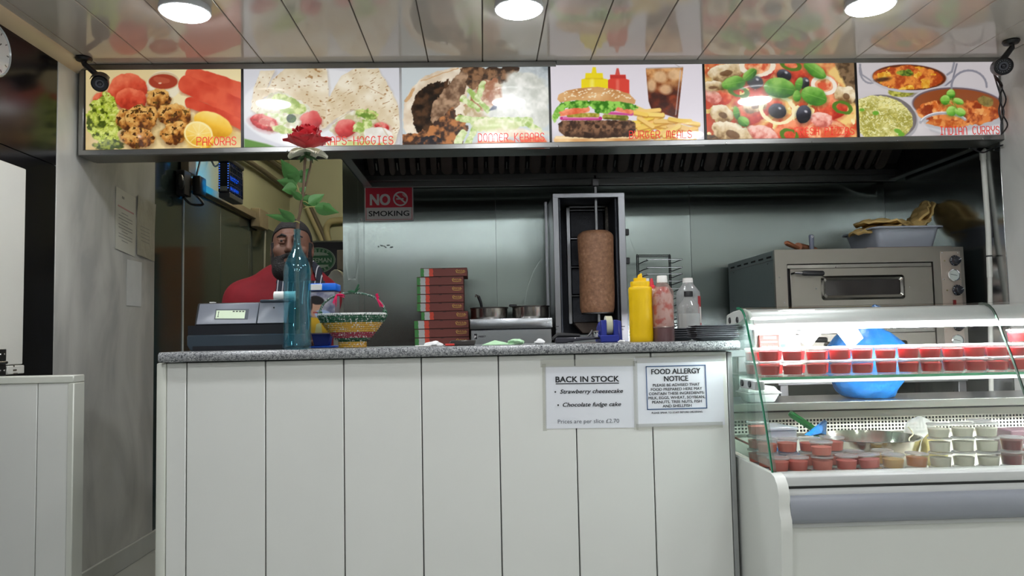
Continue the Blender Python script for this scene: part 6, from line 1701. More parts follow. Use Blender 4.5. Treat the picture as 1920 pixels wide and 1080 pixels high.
strokes_to_mb([[(pc[0] + pr * a, pc[2] + pr * b_) for a, b_ in ((.3, .62), (.36, .45), (.48, .42), (.52, .28))], [(pc[0] + pr * a, pc[2] + pr * b_) for a, b_ in ((.44, .66), (.5, .52), (.62, .46), (.66, .2))]], Msg, pr * .07, smk)
part('smoke', smk, sw_, sg, smooth=0, kind='stuff')
q = at(716, 461, Y=YW - .004)
scr = MB(); r = random.Random(3)
for k in range(9):
    px = 710 + k * 3.2 + r.uniform(-1, 1); py = 462 + r.uniform(-2.5, 2); a = at(px, py, Y=YW - .0075)
    scr.cbox((a.x, a.y, a.z), (r.uniform(.004, .012), .0004, r.uniform(.003, .006)), None)
part('scuff_mark', scr, mat('scuff_black', (24, 26, 28), .7), wbk, 'dark scuffed residue', kind='stuff')

cw = mat('conduit_white', (206, 206, 198), .45, var=.04)
wc = thing('pipe', 'white plastic conduit running down the right steel wall', 'pipe', tuple(at(1857, 700, Y=3.62)))
pts = [at(1843, 293, Y=3.66), at(1848, 360, Y=3.65), at(1853, 430, Y=3.64), at(1856, 520, Y=3.63), at(1857.5, 640, Y=3.62), at(1859, 760, Y=3.62)]
part('conduit', MB().tube(pts[:4], .0125, 12), cw, wc); part('conduit', MB().tube(pts[3:], .0105, 12), cw, wc)
e0 = at(1843, 292, Y=3.66)
part('elbow', MB().tube([e0 + Vector((0, 0, -.02)), e0 + Vector((.0, 0, .012)), e0 + Vector((.012, 0, .024)), e0 + Vector((.05, 0, .030))], [.015, .015, .014, .012], 12), cw, wc)
part('cable_tie', MB().lathe([(.011, -.003), (.0145, -.003), (.0145, .003), (.011, .003), (.011, -.003)], pts[2] + (pts[3] - pts[2]) * .56, 14), black_plastic, wc)
part('cable', MB().tube([p_ + Vector((.017, -.002, 0)) for p_ in bez(pts[:3], 5)] + [pts[2] + Vector((.016, -.002, -.04))], .0035, 6), black_plastic, wc, 'black cable clipped along the conduit')
# ================================================================== GLASS DISPLAY COUNTER
DX0, DX1 = 0.828, 2.425
dc = thing('display_counter', 'curved glass refrigerated display counter with lit canopy right of the white counter', 'display counter', (1.6, 2.6, 0))
dwhite = mat('display_white', (214, 216, 210), .35, var=.015, scale=2); dgrey = mat('display_grey', (190, 192, 190), .35, var=.02); bump_m = mat('bumper_grey', (142, 146, 154), .4, var=.03, scale=6, bump=.02, bscale=120)
alu = mat('anodised_alu', (196, 198, 197), .40, .6, var=.02); liner = mat('liner_white', (228, 226, 216), .4, var=.02, scale=3)
def strip_prism(front, yback, x0, x1):
    n = len(front); mb = MB()
    bk = [(yback, z) for _, z in front]
    vs = [(x0, y, z) for y, z in front] + [(x0, y, z) for y, z in bk] + [(x1, y, z) for y, z in front] + [(x1, y, z) for y, z in bk]
    fs = []
    for i in range(n - 1):
        fs += [(i, i + 1, n + i + 1, n + i), (2 * n + i, 3 * n + i, 3 * n + i + 1, 2 * n + i + 1), (i, 2 * n + i, 2 * n + i + 1, i + 1), (n + i, n + i + 1, 3 * n + i + 1, 3 * n + i)]
    fs += [(0, n, 3 * n, 2 * n), (n - 1, 3 * n - 1, 4 * n - 1, 2 * n - 1)]
    return mb.add(vs, fs)
# end cheek with rounded front
def yz(pts, x0, x1): return MB().prism(pts, x0, x1, 'X')
cheek = [(3.18, .0), (2.205, .0), (2.200, .40), (2.190, .55), (2.188, .585), (2.196, .600), (2.200, .625), (2.196, .650), (2.206, .680), (2.226, .700), (2.250, .7065), (3.18, .716)]
part('end_cheek', strip_prism(cheek[1:-1], 3.18, DX0 - .006, DX0 + .008), dwhite, dc, 'white moulded end panel')
part('cheek_nose', strip_prism(cheek[1:-1], 2.262, DX0 + .008, DX0 + .026), dwhite, dc, 'white moulded front edge')
part('end_cheek', strip_prism(cheek[1:-1], 3.18, DX1, DX1 + .02), dwhite, dc, 'white moulded end panel')
XA, XB = DX0 + .027, DX1 - .001
part('ledge', yz([(2.225, .672), (2.225, .698), (2.234, .702), (2.30, .702), (2.30, .672)], XA, XB), dgrey, dc, 'pale front ledge', bevel=.002)
part('ledge_seam', yz([(2.232, .660), (2.232, .672), (2.30, .672), (2.30, .660)], XA, XB), mat('seam_dark', (40, 42, 40), .6), dc)
part('under_strip', yz([(2.224, .644), (2.228, .664), (2.30, .664), (2.30, .640)], XA, XB), dgrey, dc, bevel=.001)
part('bumper', yz([(2.24, .566), (2.212, .570), (2.200, .585), (2.196, .612), (2.200, .634), (2.212, .646), (2.24, .648)], XA, XB), bump_m, dc, 'grey bumper strip', smooth=60)
part('front_panel', yz([(2.232, .04), (2.232, .562), (2.26, .562), (2.26, .04)], XA, XB), dwhite, dc, 'white lower front panel', bevel=.002)
part('panel_rail', yz([(2.222, .556), (2.222, .568), (2.26, .568), (2.26, .556)], XA, XB), dgrey, dc, bevel=.001)
part('plinth', yz([(2.30, 0), (2.30, .05), (3.1, .05), (3.1, 0)], XA, XB), dgrey, dc)
# interior
ZD = .650
part('deck', yz([(2.262, ZD - .012), (2.262, ZD), (2.84, ZD), (2.84, ZD - .012)], XA, XB), liner, dc, 'white display deck')
part('back_liner', yz([(2.868, ZD - .01), (2.862, .79), (2.875, .815), (2.90, .815), (2.90, ZD - .01)], XA, XB), liner, dc)
gr = MB(); gy_, gz0, gz1 = 2.852, .742, .792; pit = .0128
x = XA + .005
nc = int((XB - XA - .01) / pit)
for i in range(nc + 1): gr.box(x + i * pit - .0022, x + i * pit + .0022, gy_, gy_ + .003, gz0, gz1)
for k in range(5): z = gz0 + k * (gz1 - gz0) / 4; gr.box(XA, XB, gy_ - .0004, gy_ + .0034, z - .0022, z + .0022)
part('vent_grille', gr, liner, dc, 'white square-hole vent grille', kind='stuff', smooth=0)
part('vent_dark', MB().box(XA, XB, gy_ + .006, gy_ + .008, gz0, gz1), mat('vent_black', (14, 15, 22), .7), dc)
part('dark_gap', MB().box(XA, XB, 2.878, 2.884, .806, .836), mat('gap_black', (24, 22, 22), .6), dc)
part('rear_ledge', yz([(2.855, .838), (2.855, .850), (3.18, .850), (3.18, .826)], XA, XB), steel, dc, 'steel rear ledge', bevel=.001)
part('ledge_lip', yz([(2.848, .824), (2.848, .850), (2.856, .852), (2.858, .824)], XA, XB), dwhite, dc, 'white lip of the rear ledge', bevel=.001)
part('rear_panel', MB().box(XA, XB, 3.15, 3.18, .05, .826), dwhite, dc)
# front glass: two curved panes
CUR = [(2.520, 1.198), (2.492, 1.197), (2.468, 1.189), (2.449, 1.174), (2.436, 1.155), (2.424, 1.132), (2.404, 1.088), (2.370, 1.020), (2.338, .948), (2.306, .868), (2.280, .788), (2.256, .704)]
gl_m = glassy('display_glass', (251, 252, 251), 0.0, f0=.045, rough=.01, gl=.8)
gl_edge = mat('green_glass_edge', (34, 128, 92), .15, emit=(30, 120, 84), es=.0, var=.1, scale=30)
def glass_profile(t):
    out = []
    n = len(CUR)
    for i, (y, z) in enumerate(CUR):
        a = Vector(CUR[max(i - 1, 0)]); b_ = Vector(CUR[min(i + 1, n - 1)]); d = (b_ - a).normalized(); nn_ = Vector((-d.y, d.x))
        out.append((y - nn_.x * t * -1, z + nn_.y * t))
    return out
inn_ = glass_profile(.008)
def pane(x0, x1):
    mb = MB(); n = len(CUR)
    vs = [(x0, y, z) for y, z in CUR] + [(x1, y, z) for y, z in CUR] + [(x0, y, z) for y, z in inn_] + [(x1, y, z) for y, z in inn_]
    fs = [(i, i + 1, n + i + 1, n + i) for i in range(n - 1)] + [(2 * n + i, 3 * n + i, 3 * n + i + 1, 2 * n + i + 1) for i in range(n - 1)]
    return mb.add(vs, fs)
def edge(x0, x1):
    return yz(CUR + inn_[::-1], x0, x1)
xs_ = 1.640
for k, (a, b_) in enumerate(((DX0 + .001, xs_ - .002), (xs_ + .002, DX1 - .004))):
    g = part('front_glass', pane(a, b_), gl_m, dc, 'curved clear front glass', smooth=50)
    part('glass_edge', edge(a - .001, a + .003), gl_edge if k == 0 else mat('dark_glass_edge', (60, 74, 66), .15), g, 'green polished glass edge' if k == 0 else 'dark glass edge', smooth=50)
sidep = [(y + .012, z - .004) for y, z in CUR[3:]] + [(2.256 + .02, .714), (2.95, .716), (2.95, 1.10), (2.66, 1.135), (2.52, 1.150)]
part('side_glass', yz(sidep, DX0 + .0115, DX0 + .0175), glassy('side_glass', (236, 246, 242), .05, (200, 222, 216), f0=.06, rough=.01, gl=.8), dc, 'clear side pane')
# canopy with lamp
can = [(2.70, 1.180), (2.515, 1.190), (2.488, 1.186), (2.466, 1.174), (2.452, 1.158), (2.446, 1.142), (2.450, 1.136), (2.70, 1.136)]
part('canopy', yz(can, DX0 + .03, DX1 - .01), alu, dc, 'rounded aluminium canopy', smooth=50)
part('canopy_end', yz([(2.70, 1.138), (2.69, 1.176), (2.62, 1.186), (2.515, 1.192), (2.47, 1.182), (2.452, 1.160), (2.446, 1.138)], DX0 + .020, DX0 + .030), mat('canopy_cap', (206, 212, 206), .3), dc, 'pale canopy end cap', bevel=.002)
for y in (2.655, 2.575): part('cap_screw', MB().lathe([(0, 0), (.011, 0), (.010, .003), (.004, .003), (0, .002)], (DX0 + .020, y, 1.157), 16, rot('Y', -90)), black_plastic, dc)
lamp = part('lamp_tube', MB().tube([(DX0 + .04, 2.462, 1.128), (DX1 - .02, 2.462, 1.128)], .0075, 12), emis('display_led', (250, 250, 255), LED_E), dc, 'glowing lamp tube')
part('lamp_holder', MB().box(DX0 + .03, DX1 - .012, 2.475, 2.50, 1.124, 1.137), alu, dc)
# glass shelf
SY0, SY1, SZ = 2.372, 2.74, .9755
sh = part('glass_shelf', MB().box(DX0 + .020, DX1 - .004, SY0 + .003, SY1, SZ - .008, SZ), glassy('shelf_glass', (246, 251, 248), .0, f0=.06, rough=.01, gl=.85), dc, 'clear glass shelf')
part('shelf_edge', MB().box(DX0 + .020, DX1 - .004, SY0, SY0 + .003, SZ - .0085, SZ), mat('shelf_edge_green', (74, 150, 112), .15, var=.25, scale=9), sh, 'green front edge')
part('shelf_rail', MB().box(DX0 + .05, DX1 - .01, SY0 + .30, SY0 + .318, SZ - .040, SZ - .0085), alu, dc, 'pale shelf support rail', bevel=.001)
br = part('shelf_bracket', MB().box(DX0 - .004, DX0 + .026, SY0 - .012, SY0 + .130, SZ - .038, SZ - .010), alu, dc, 'metal shelf bracket', bevel=.002)
for y in (SY0 + .035, SY0 + .105): part('bracket_screw', MB().lathe([(0, 0), (.011, 0), (.010, .004), (.004, .004), (0, .003)], (DX0 - .004, y, SZ - .022), 16, rot('Y', -90)), black_plastic, br)
for x in (DX1 - .02,):
    part('upright', MB().box(x - .015, x, 2.70, 2.73, .716, 1.14), alu, dc)
part('upright', MB().box(DX0 + .018, DX0 + .030, 2.90, 2.93, .716, 1.10), alu, dc)

# ------------------------------------------------------------------ sauce pots
cupm = glassy('pot_plastic', (248, 248, 247), .015, (226, 222, 220), f0=.02, gl=.45, rough=.12, hrough=.3); lidm = glassy('pot_lid', (246, 246, 246), .32, (236, 236, 238), rough=.12, hrough=.3)
CH = .0447; RL = .0335
cup_me = MB().lathe([(0, .001), (.026, 0), (.0275, .002), (.0318, .038), (.0330, .0385), (.0330, .040), (.0312, .040), (.0268, .0035), (0, .003)], n=26).mesh('pot', cupm)
lid_me = MB().lathe([(0, .0415), (.0275, .0415), (.0282, .0436), (RL - .001, .0436), (RL, .0426), (RL, .0386), (RL - .0012, .0386), (RL - .0014, .0420), (.027, .0400), (0, .0400)], n=26).mesh('lid', lidm)
def sauce_me(nm, m, lev): return MB().lathe([(0, .0034), (.0264, .0036), (.0266 + (.0312 - .0268) * lev / .0365, .0036 + lev * .98), (.024, .0042 + lev), (0, .0040 + lev)], n=24).mesh('sauce', m)
sred_m = mat('sauce_red', (168, 8, 16), .28, var=.12, scale=30); spink = mat('sauce_pink', (238, 140, 126), .5, var=.05, scale=30); spink2 = mat('sauce_rose', (226, 116, 104), .5, var=.05, scale=30)
samb = mat('sauce_amber', (206, 122, 32), .35, var=.1, scale=40); samb2 = mat('sauce_honey', (220, 178, 96), .4, var=.08, scale=40); smayo = mat('sauce_white', (246, 246, 226), .5, var=.03); sdark = mat('sauce_dark_red', (116, 18, 24), .3, var=.2, scale=60)
SM = {'red': [sauce_me('s', sred_m, l) for l in (.028, .030, .026)], 'pink': [sauce_me('s', spink, l) for l in (.026, .024)], 'rose': [sauce_me('s', spink2, l) for l in (.027, .025)],
      'amber': [sauce_me('s', samb, .027)], 'honey': [sauce_me('s', samb2, .025)], 'white': [sauce_me('s', smayo, l) for l in (.027, .024)], 'dark': [sauce_me('s', sdark, l) for l in (.029, .027)]}
pcount = [0]
def potat(x, y, z, col, label, group, tilt=0.0, rz=None):
    t = thing('sauce_pot', label, 'sauce pot', (x, y, z), group)
    t.rotation_euler = (math.radians(tilt), math.radians(tilt * .6), random.uniform(0, 6) if rz is None else rz)
    for nm, me in (('pot', cup_me), ('sauce', SM[col][pcount[0] % len(SM[col])]), ('lid', lid_me)):
        o = bpy.data.objects.new(nm, me); COL.objects.link(o); o.parent = t
    pcount[0] += 1; return t
LAY = ['lower', 'upper']
px_row = [1443, 1486, 1531, 1575, 1617, 1661, 1704, 1746, 1789, 1830, 1871, 1912]
yfr = 2.442
xfr = []
for i, px in enumerate(px_row):
    x = at(px, 690, Y=yfr).x; xfr.append(x)
for i, x in enumerate(xfr + [xfr[-1] + .0715 * k for k in (1, 2)]):
    for l in (0, 1):
        seen = i < len(px_row)
        potat(x + random.uniform(-.001, .001), yfr + random.uniform(-.003, .003), SZ + .0006 + l * (CH - .0008), 'red',
              'red sauce pot, %s layer, front row on the glass shelf, %s from left' % (LAY[l], ORD[i]), 'red sauce pots on the glass shelf')
ybk = 2.515
for i, x in enumerate([.8805 - .040] + xfr[:12]):
    for l in (0, 1):
        potat(x + .040 + random.uniform(-.001, .001), ybk, SZ + .0006 + l * (CH - .0008), 'red',
              'red sauce pot, %s layer, second row on the glass shelf, %s from left' % (LAY[l], ORD[i]), 'red sauce pots on the glass shelf')
potat(at(1915, 640, Y=ybk - .03).x, ybk - .015, SZ + .0006 + 2 * (CH - .0008), 'red', 'single red sauce pot standing on top of the others at the photo edge', 'red sauce pots on the glass shelf')
# pots on the display deck: (px, column Y, colours from the deck upwards)
Y1, Y2 = 2.345, 2.430
gdeck = 'sauce pots on the display deck'
STK = [(1446, Y1, ['rose', 'rose'], 'front row, {} pink sauce pot of the stack behind the green glass edge'),
       (1494, Y1, ['rose', 'rose'], 'front row, {} pink sauce pot of the second stack from the left'),
       (1541, Y1, ['rose', 'pink', 'pink'], 'front row, {} pink sauce pot of the three-high stack'),
       (1586, Y1, ['rose', 'rose'], 'front row, {} pink sauce pot of the stack right of the three-high one'),
       (1631, Y1, ['rose', 'rose'], 'front row, {} pink sauce pot of the tilted stack left of the amber pots'),
       (1674, Y1, ['honey', 'honey'], 'front row, {} pale honey sauce pot beside the pink ones'),
       (1717, Y1, ['honey', 'amber'], 'front row, {} sauce pot of the darker amber stack'),
       (1762, Y1 + .01, ['white'] * 4, '{} white sauce pot of the left white stack'),
       (1806, Y1 + .012, ['white'] * 4, '{} white sauce pot of the middle white stack'),
       (1852, Y1, ['white'] * 4, '{} white sauce pot of the right white stack'),
       (1897, Y1, ['dark'] * 3, '{} dark red sauce pot of the stack by the glass joint'),
       (1432, Y2, ['pink'] * 3, 'second row, {} pink sauce pot of the leftmost stack'),
       (1476, Y2, ['pink'] * 3, 'second row, {} pink sauce pot left of the three-high stack'),
       (1518, Y2, ['pink'] * 3, 'second row, {} pink sauce pot left of the pair of white lids'),
       (1563, Y2, ['pink'] * 3, 'second row, {} pink sauce pot right of the three-high stack'),
       (1600, Y2, ['red', 'red'], 'second row, {} red sauce pot in front of the steel bowl'),
       (1654, Y2, ['honey', 'honey'], 'second row, {} honey sauce pot with raised white lid before the bowl'),
       (1414, Y2 + .085, ['pink'] * 4, 'third row, {} pink sauce pot of the tall stack by the side glass'),
       (1926, Y2, ['dark'] * 2, 'second row, {} dark red sauce pot at the photo edge')]
NM = {2: ['bottom', 'top'], 3: ['bottom', 'middle', 'top'], 4: ['bottom', 'second lowest', 'second highest', 'top']}
for px, y, cols, lab in STK:
    x = max(at(px, 850, Y=y).x, .8800)
    for l, c in enumerate(cols):
        tl = 5 if (px == 1631 and l == 1) else (3 if (px == 1717 and l == 1) else 0)
        potat(x + random.uniform(-.0015, .0015), y + random.uniform(-.0015, .0015), ZD + .0006 + l * (CH - .0008) + (.002 if tl else 0), c, '' + lab.format(NM[len(cols)][l]), gdeck, tl)
q = at(1829, 800, Y=Y1 + .03)
solo('pot_lid', lid_me, None, 'loose white lid lying on top of the white sauce pots', 'lid', (q.x, Y1 + .012, ZD + 4 * CH - .0395), local=True)

# --- other things in the display
q0, q1 = at(1536, 815, Y=2.63).x, at(1718, 815, Y=2.63).x; r = (q1 - q0) / 2
zrim = at(1640, 817, Y=2.63).z; hB = zrim - ZD
solo('steel_bowl', MB().lathe([(0, .001), (r * .55, 0), (r * .72, .012), (r * .90, hB * .6), (r * .965, hB - .003), (r, hB - .002), (r, hB), (r * .955, hB), (r * .88, hB * .6), (r * .70, .015), (0, .004)], n=56), mat('bowl_steel', (206, 202, 192), .16, 1.0, var=.05, scale=5), 'large shiny steel mixing bowl behind the sauce pots', 'bowl', ((q0 + q1) / 2, 2.63, ZD + .0005), local=True, smooth=50)
bluep = mat('blue_polythene', (22, 100, 166), .28, var=.12, scale=12, bump=.5, bscale=34, spec=.6)
scp = thing('scoop', 'green handled scoop in a blue plastic bag leaning on the steel bowl', 'scoop', (at(1510, 800, Y=2.62).x, 2.62, ZD + .0005))
a, b_ = at(1480, 774, Y=2.60), at(1528, 806, Y=2.58)
hd = MB(); dv = (b_ - a)
part('handle', MB().tube([a, a + dv * .1, a + dv * .9, b_], [.009, .0125, .012, .011], 6), mat('scoop_green', (28, 128, 52), .35), scp, 'green plastic handle')
part('handle_highlight', MB().tube([a + dv * .08 + Vector((0, -.012, .006)), a + dv * .5 + Vector((0, -.012, .007))], .004, 6), mat('scoop_green_lit', (40, 150, 66), .35), scp)  # lighter green strip paints in the light along the handle
part('shaft', MB().tube([b_, Vector((b_.x + .02, 2.585, ZD + .02)), Vector((b_.x - .005, 2.60, ZD + .006))], [.009, .008, .006], 8), MATS['scoop_green'], scp)
rr_ = random.Random(8)
def crumple(c, rad_, seed, m, name, lab, cat, par=None, amp=.22, n=30, mlat=20, flat_=None, loc=None):
    q = np.random.default_rng(seed); W_ = q.normal(0, 2.2, (14, 3)); Ph = q.uniform(0, 6.28, 14)
    def fn(v): return 1 + amp * sum(abs(math.sin(v.x * w_[0] + v.y * w_[1] + v.z * w_[2] + p_)) - .6 for w_, p_ in zip(W_, Ph)) / 5
    mb = MB().ellipsoid(c, rad_, n, mlat, fn=fn)
    if flat_ is not None: mb.v = [(x, y, max(z, flat_)) for x, y, z in mb.v]
    if par: return part(name, mb, m, par, lab, smooth=28)
    return solo(name, mb, m, lab, cat, loc or c, smooth=28)
c = at(1527, 803, Y=2.55)
part('bag', MB().add([at(1508, 815, Y=2.53), at(1545, 787, Y=2.55), at(1551, 790, Y=2.57), at(1549, 815, Y=2.55), at(1520, 817, Y=2.50), at(1534, 799, Y=2.52), at(1540, 812, Y=2.515), at(1528, 813, Y=2.60)], [(0, 5, 1), (5, 2, 1), (5, 6, 2), (6, 3, 2), (0, 4, 5), (4, 6, 5), (4, 3, 6), (0, 1, 7), (1, 2, 7), (2, 3, 7), (3, 4, 7), (4, 0, 7)]), bluep, scp, 'folded blue plastic bag corner', smooth=0)
bxw = thing('food_box', 'white cardboard food box behind the pink sauce pots on the deck', 'box', (at(1458, 805, Y=2.62).x, 2.62, ZD + .0005))
xa, xb = at(1432, 805, Y=2.58).x, at(1494, 805, Y=2.58).x; zt_b = at(1460, 808, Y=2.58).z
part('body', MB().box(xa, xb, 2.58, 2.70, ZD + .0005, zt_b), mat('card_white', (226, 228, 236), .6, var=.02), bxw, bevel=.003)
part('lid', MB().prism([(xa - .004, 2.575), (xb + .004, 2.575), (xb - .022, 2.71), (xa + .004, 2.71)], zt_b + .0005, zt_b + .012, 'Z'), MATS['card_white'], bxw, bevel=.003)
crumple((at(1470, 845, Y=2.50).x, 2.50, ZD + .050), (.050, .034, .050), 4, bluep, 'plastic_bag', 'crumpled blue plastic bag low behind the pink sauce pots', 'bag', flat_=ZD + .0008, loc=(at(1470, 845, Y=2.50).x, 2.50, ZD + .0008))
ybag = mat('pale_yellow_food', (222, 208, 140), .6, var=.12, scale=18, bump=.4, bscale=40)
crumple((at(1733, 845, Y=2.62).x, 2.56, ZD + .058), (.036, .05, .058), 6, ybag, 'food_bag', 'pale yellow bag of food between steel bowl and white pots', 'bag', flat_=ZD + .0008, loc=(at(1733, 845, Y=2.62).x, 2.56, ZD + .0008))
crumple((at(1730, 812, Y=2.74).x, 2.76, ZD + .09), (.055, .03, .06), 12, glassy('film_clear', (246, 246, 246), .4, (236, 236, 234), rough=.08), 'film_wrap', 'clear film wrapped white pack by the vent grille', 'pack', flat_=ZD + .0008, loc=(at(1730, 812, Y=2.74).x, 2.76, ZD + .0008))
st_pts = [at(1702, 800, Y=2.66), at(1709, 808, Y=2.65), at(1712, 815, Y=2.60), at(1705, 822, Y=2.56), at(1706, 830, Y=2.55)]
solo('string', MB().tube(bez(st_pts, 4), .0022, 6), mat('string_cream', (232, 226, 190), .7), 'cream string tie hanging over the bowl rim', 'string', tuple(st_pts[-1]))
solo('dark_tray', MB().box(at(1882, 812, Y=2.74).x, at(1882, 812, Y=2.74).x + .25, 2.70, 2.80, ZD + .0006, at(1900, 806, Y=2.72).z), mat('plum_tray', (92, 66, 76), .4), 'dark plum plastic tray at the right end of the deck', 'tray', (at(1900, 812, Y=2.74).x, 2.75, ZD + .0006), bevel=.004)
a, b_ = at(1376, 820, Y=2.60), at(1411, 836, Y=2.44)
q_ = at(1376, 820, X=DX0 + .03); q2 = at(1411, 836, X=DX0 + .03)
solo('red_strip', MB().tube([q_, q2], .0035, 8), mat('strip_red', (206, 48, 56), .4), 'thin red plastic strip lying against the side glass', 'strip', tuple(q2))
# on the rear ledge
ZL = .8506
c = at(1625, 690, Y=3.0)
wB = (at(1700, 690, Y=3.0).x - at(1549, 690, Y=3.0).x) / 2
hT = at(1625, 611, Y=3.0).z - ZL
bb_ = thing('plastic_bag', 'large full blue plastic bag standing on the rear ledge of the display', 'bag', (c.x, 3.0, ZL))
qr = np.random.default_rng(21); W_ = qr.normal(0, 2.6, (16, 3)); Ph = qr.uniform(0, 6.28, 16)
def bagfn(v):
    k = 1 + .16 * sum(abs(math.sin(v.x * w_[0] + v.y * w_[1] + v.z * w_[2] + p_)) - .6 for w_, p_ in zip(W_, Ph)) / 5
    return k * (1.0 + .22 * (abs(v.x) ** 4 + abs(v.z) ** 4) ** .5 * .5)
mb = MB().ellipsoid((c.x, 3.0, ZL + hT * .47), (wB * .88, .125, hT * .50), 44, 30, fn=bagfn); mb.v = [(x, y, max(z, ZL + .001)) for x, y, z in mb.v]
part('body', mb, bluep, bb_, smooth=26)
k0 = at(1640, 590, Y=3.0); k1 = at(1638, 572, Y=3.0)
part('knot', MB().tube([Vector((k0.x - .02, 3.0, ZL + hT * .9)), k0, k0 + Vector((.004, 0, .012)), k1 + Vector((.006, 0, -.01)), k1], [.05, .016, .012, .020, .006], 9), bluep, bb_, 'twisted bag neck', smooth=26)
fb = thing('foam_box', 'white foam takeaway box at the left end of the rear ledge', 'box', (at(1425, 738, Y=2.92).x, 2.94, ZL))
def taper(w0, d0, w1, d1, z0, z1, c):
    vs = [(c[0] + sx * w0, c[1] + sy * d0, z0) for sx, sy in ((-1, -1), (1, -1), (1, 1), (-1, 1))] + [(c[0] + sx * w1, c[1] + sy * d1, z1) for sx, sy in ((-1, -1), (1, -1), (1, 1), (-1, 1))]
    return MB().add(vs, [(3, 2, 1, 0), (4, 5, 6, 7), (0, 1, 5, 4), (1, 2, 6, 5), (2, 3, 7, 6), (3, 0, 4, 7)])
foamm = mat('foam_white', (226, 230, 228), .6, var=.02); cF = fb.location
part('base', taper(.046, .046, .062, .062, ZL, ZL + .034, cF), foamm, fb, bevel=.006, seg=2); part('rim', MB().box(cF.x - .066, cF.x + .066, cF.y - .066, cF.y + .066, ZL + .034, ZL + .038), foamm, fb, bevel=.001); part('lid', taper(.062, .062, .048, .048, ZL + .0385, ZL + .060, cF), foamm, fb, bevel=.006, seg=2); part('latch', MB().box(cF.x + .064, cF.x + .078, cF.y - .02, cF.y + .02, ZL + .034, ZL + .040), foamm, fb, bevel=.002)
# leaflet holder and cards on the shelf
YL = 2.66
lh = thing('leaflet_holder', 'white leaflet holder with a red leaflet on the back of the glass shelf', 'leaflet holder', (at(1460, 640, Y=YL).x, YL, SZ + .0006))
la, lm, lz_ = at(1423, 640, Y=YL).x, at(1460, 640, Y=YL).x, at(1499, 640, Y=YL).x; zt1 = at(1440, 628, Y=YL).z; zt2 = at(1470, 617, Y=YL + .03).z
part('tray', MB().box(la - .003, lz_ + .003, YL - .012, YL + .05, SZ + .0006, SZ + .02), dwhite, lh, bevel=.002)
lf = part('leaflet', MB().box(la, lm - .001, YL - .006, YL + .004, SZ + .021, zt1), mat('leaflet_red', (206, 56, 48), .45), lh, 'red leaflet')
pm = MB()
for (u0, u1, v0, v1) in ((.2, .85, .80, .93), (.08, .9, .62, .68), (.12, .34, .30, .44), (.40, .62, .30, .44), (.68, .90, .30, .44), (.3, .7, .16, .2), (.15, .3, .06, .12), (.42, .58, .06, .12), (.7, .86, .06, .12)):
    pm.box(la + (lm - la) * u0, la + (lm - la) * u1, YL - .0066, YL - .006, SZ + .06 + (zt1 - SZ - .06) * v0, SZ + .06 + (zt1 - SZ - .06) * v1)
part('leaflet_print', pm, mat('leaflet_cream', (236, 214, 170), .5), lf, 'pale print on the leaflet', kind='stuff', smooth=0)
l2 = part('leaflet', MB().box(lm + .001, lz_, YL - .006, YL + .004, SZ + .021, zt1 - .003), MATS['paper_white'], lh, 'white leaflet with green mark')
part('leaflet_print', MB().box(lm + .004, lm + .022, YL - .0066, YL - .006, SZ + .085, SZ + .097), mat('leaflet_green', (90, 190, 140), .5), l2, 'green mark')
part('back_sheet', MB().box(la - .002, lz_ + .002, YL + .034, YL + .048, SZ + .02, zt2), dwhite, lh)
def card(name, pts, Y, lab):
    w_ = [at(px, py, Y=Y) for px, py in pts]
    vs = [Vector((v.x, Y, v.z)) for v in w_] + [Vector((v.x, Y + .001, v.z)) for v in w_]
    n = len(pts)
    solo(name, MB().add(vs, [tuple(range(n)), tuple(range(n, 2 * n))[::-1]] + [(i, i + n, (i + 1) % n + n, (i + 1) % n) for i in range(n)]), MATS['paper_white'], lab, 'card', tuple(w_[0]), 'white cards hanging under the display canopy', smooth=0)
card('price_card', [(1522, 602), (1543, 621), (1517, 654), (1494, 634)], 2.560, 'tilted white card hanging beside the leaflet holder under the canopy')
card('price_card', [(1566, 619.5), (1605, 612), (1618.5, 634), (1594, 655)], 2.556, 'tilted white card hanging in front of the blue bag')
# ================================================================== LEFT SIDE
YQ = 2.80
pz = at(120, 704, Y=YQ).z; pxr = at(140, 720, Y=YQ).x
pt = thing('counter_end', 'low white panelled counter end against the left wall', 'counter', ((XL + pxr) / 2, YQ + .02, 0))
xj = at(69.5, 800, Y=YQ).x
for a, b_ in ((XL + .013, xj), (xj, pxr - .012)):
    part('panel', MB().box(a + .0016, b_ - .0016, YQ, YQ + .01, .02, pz - .026), white_pvc, pt, bevel=.0015)
part('backing_board', MB().box(XL + .013, pxr - .004, YQ + .011, YQ + .06, 0, pz - .004), MATS['joint_shadow'], pt)
part('top_trim', MB().box(XL + .013, pxr - .0006, YQ - .006, YQ + .07, pz - .026, pz), tr_m, pt, 'white top trim', bevel=.003)
part('corner_trim', MB().box(pxr - .022, pxr, YQ - .005, YQ + .07, 0, pz - .0265), tr_m, pt, 'white corner trim', bevel=.003)
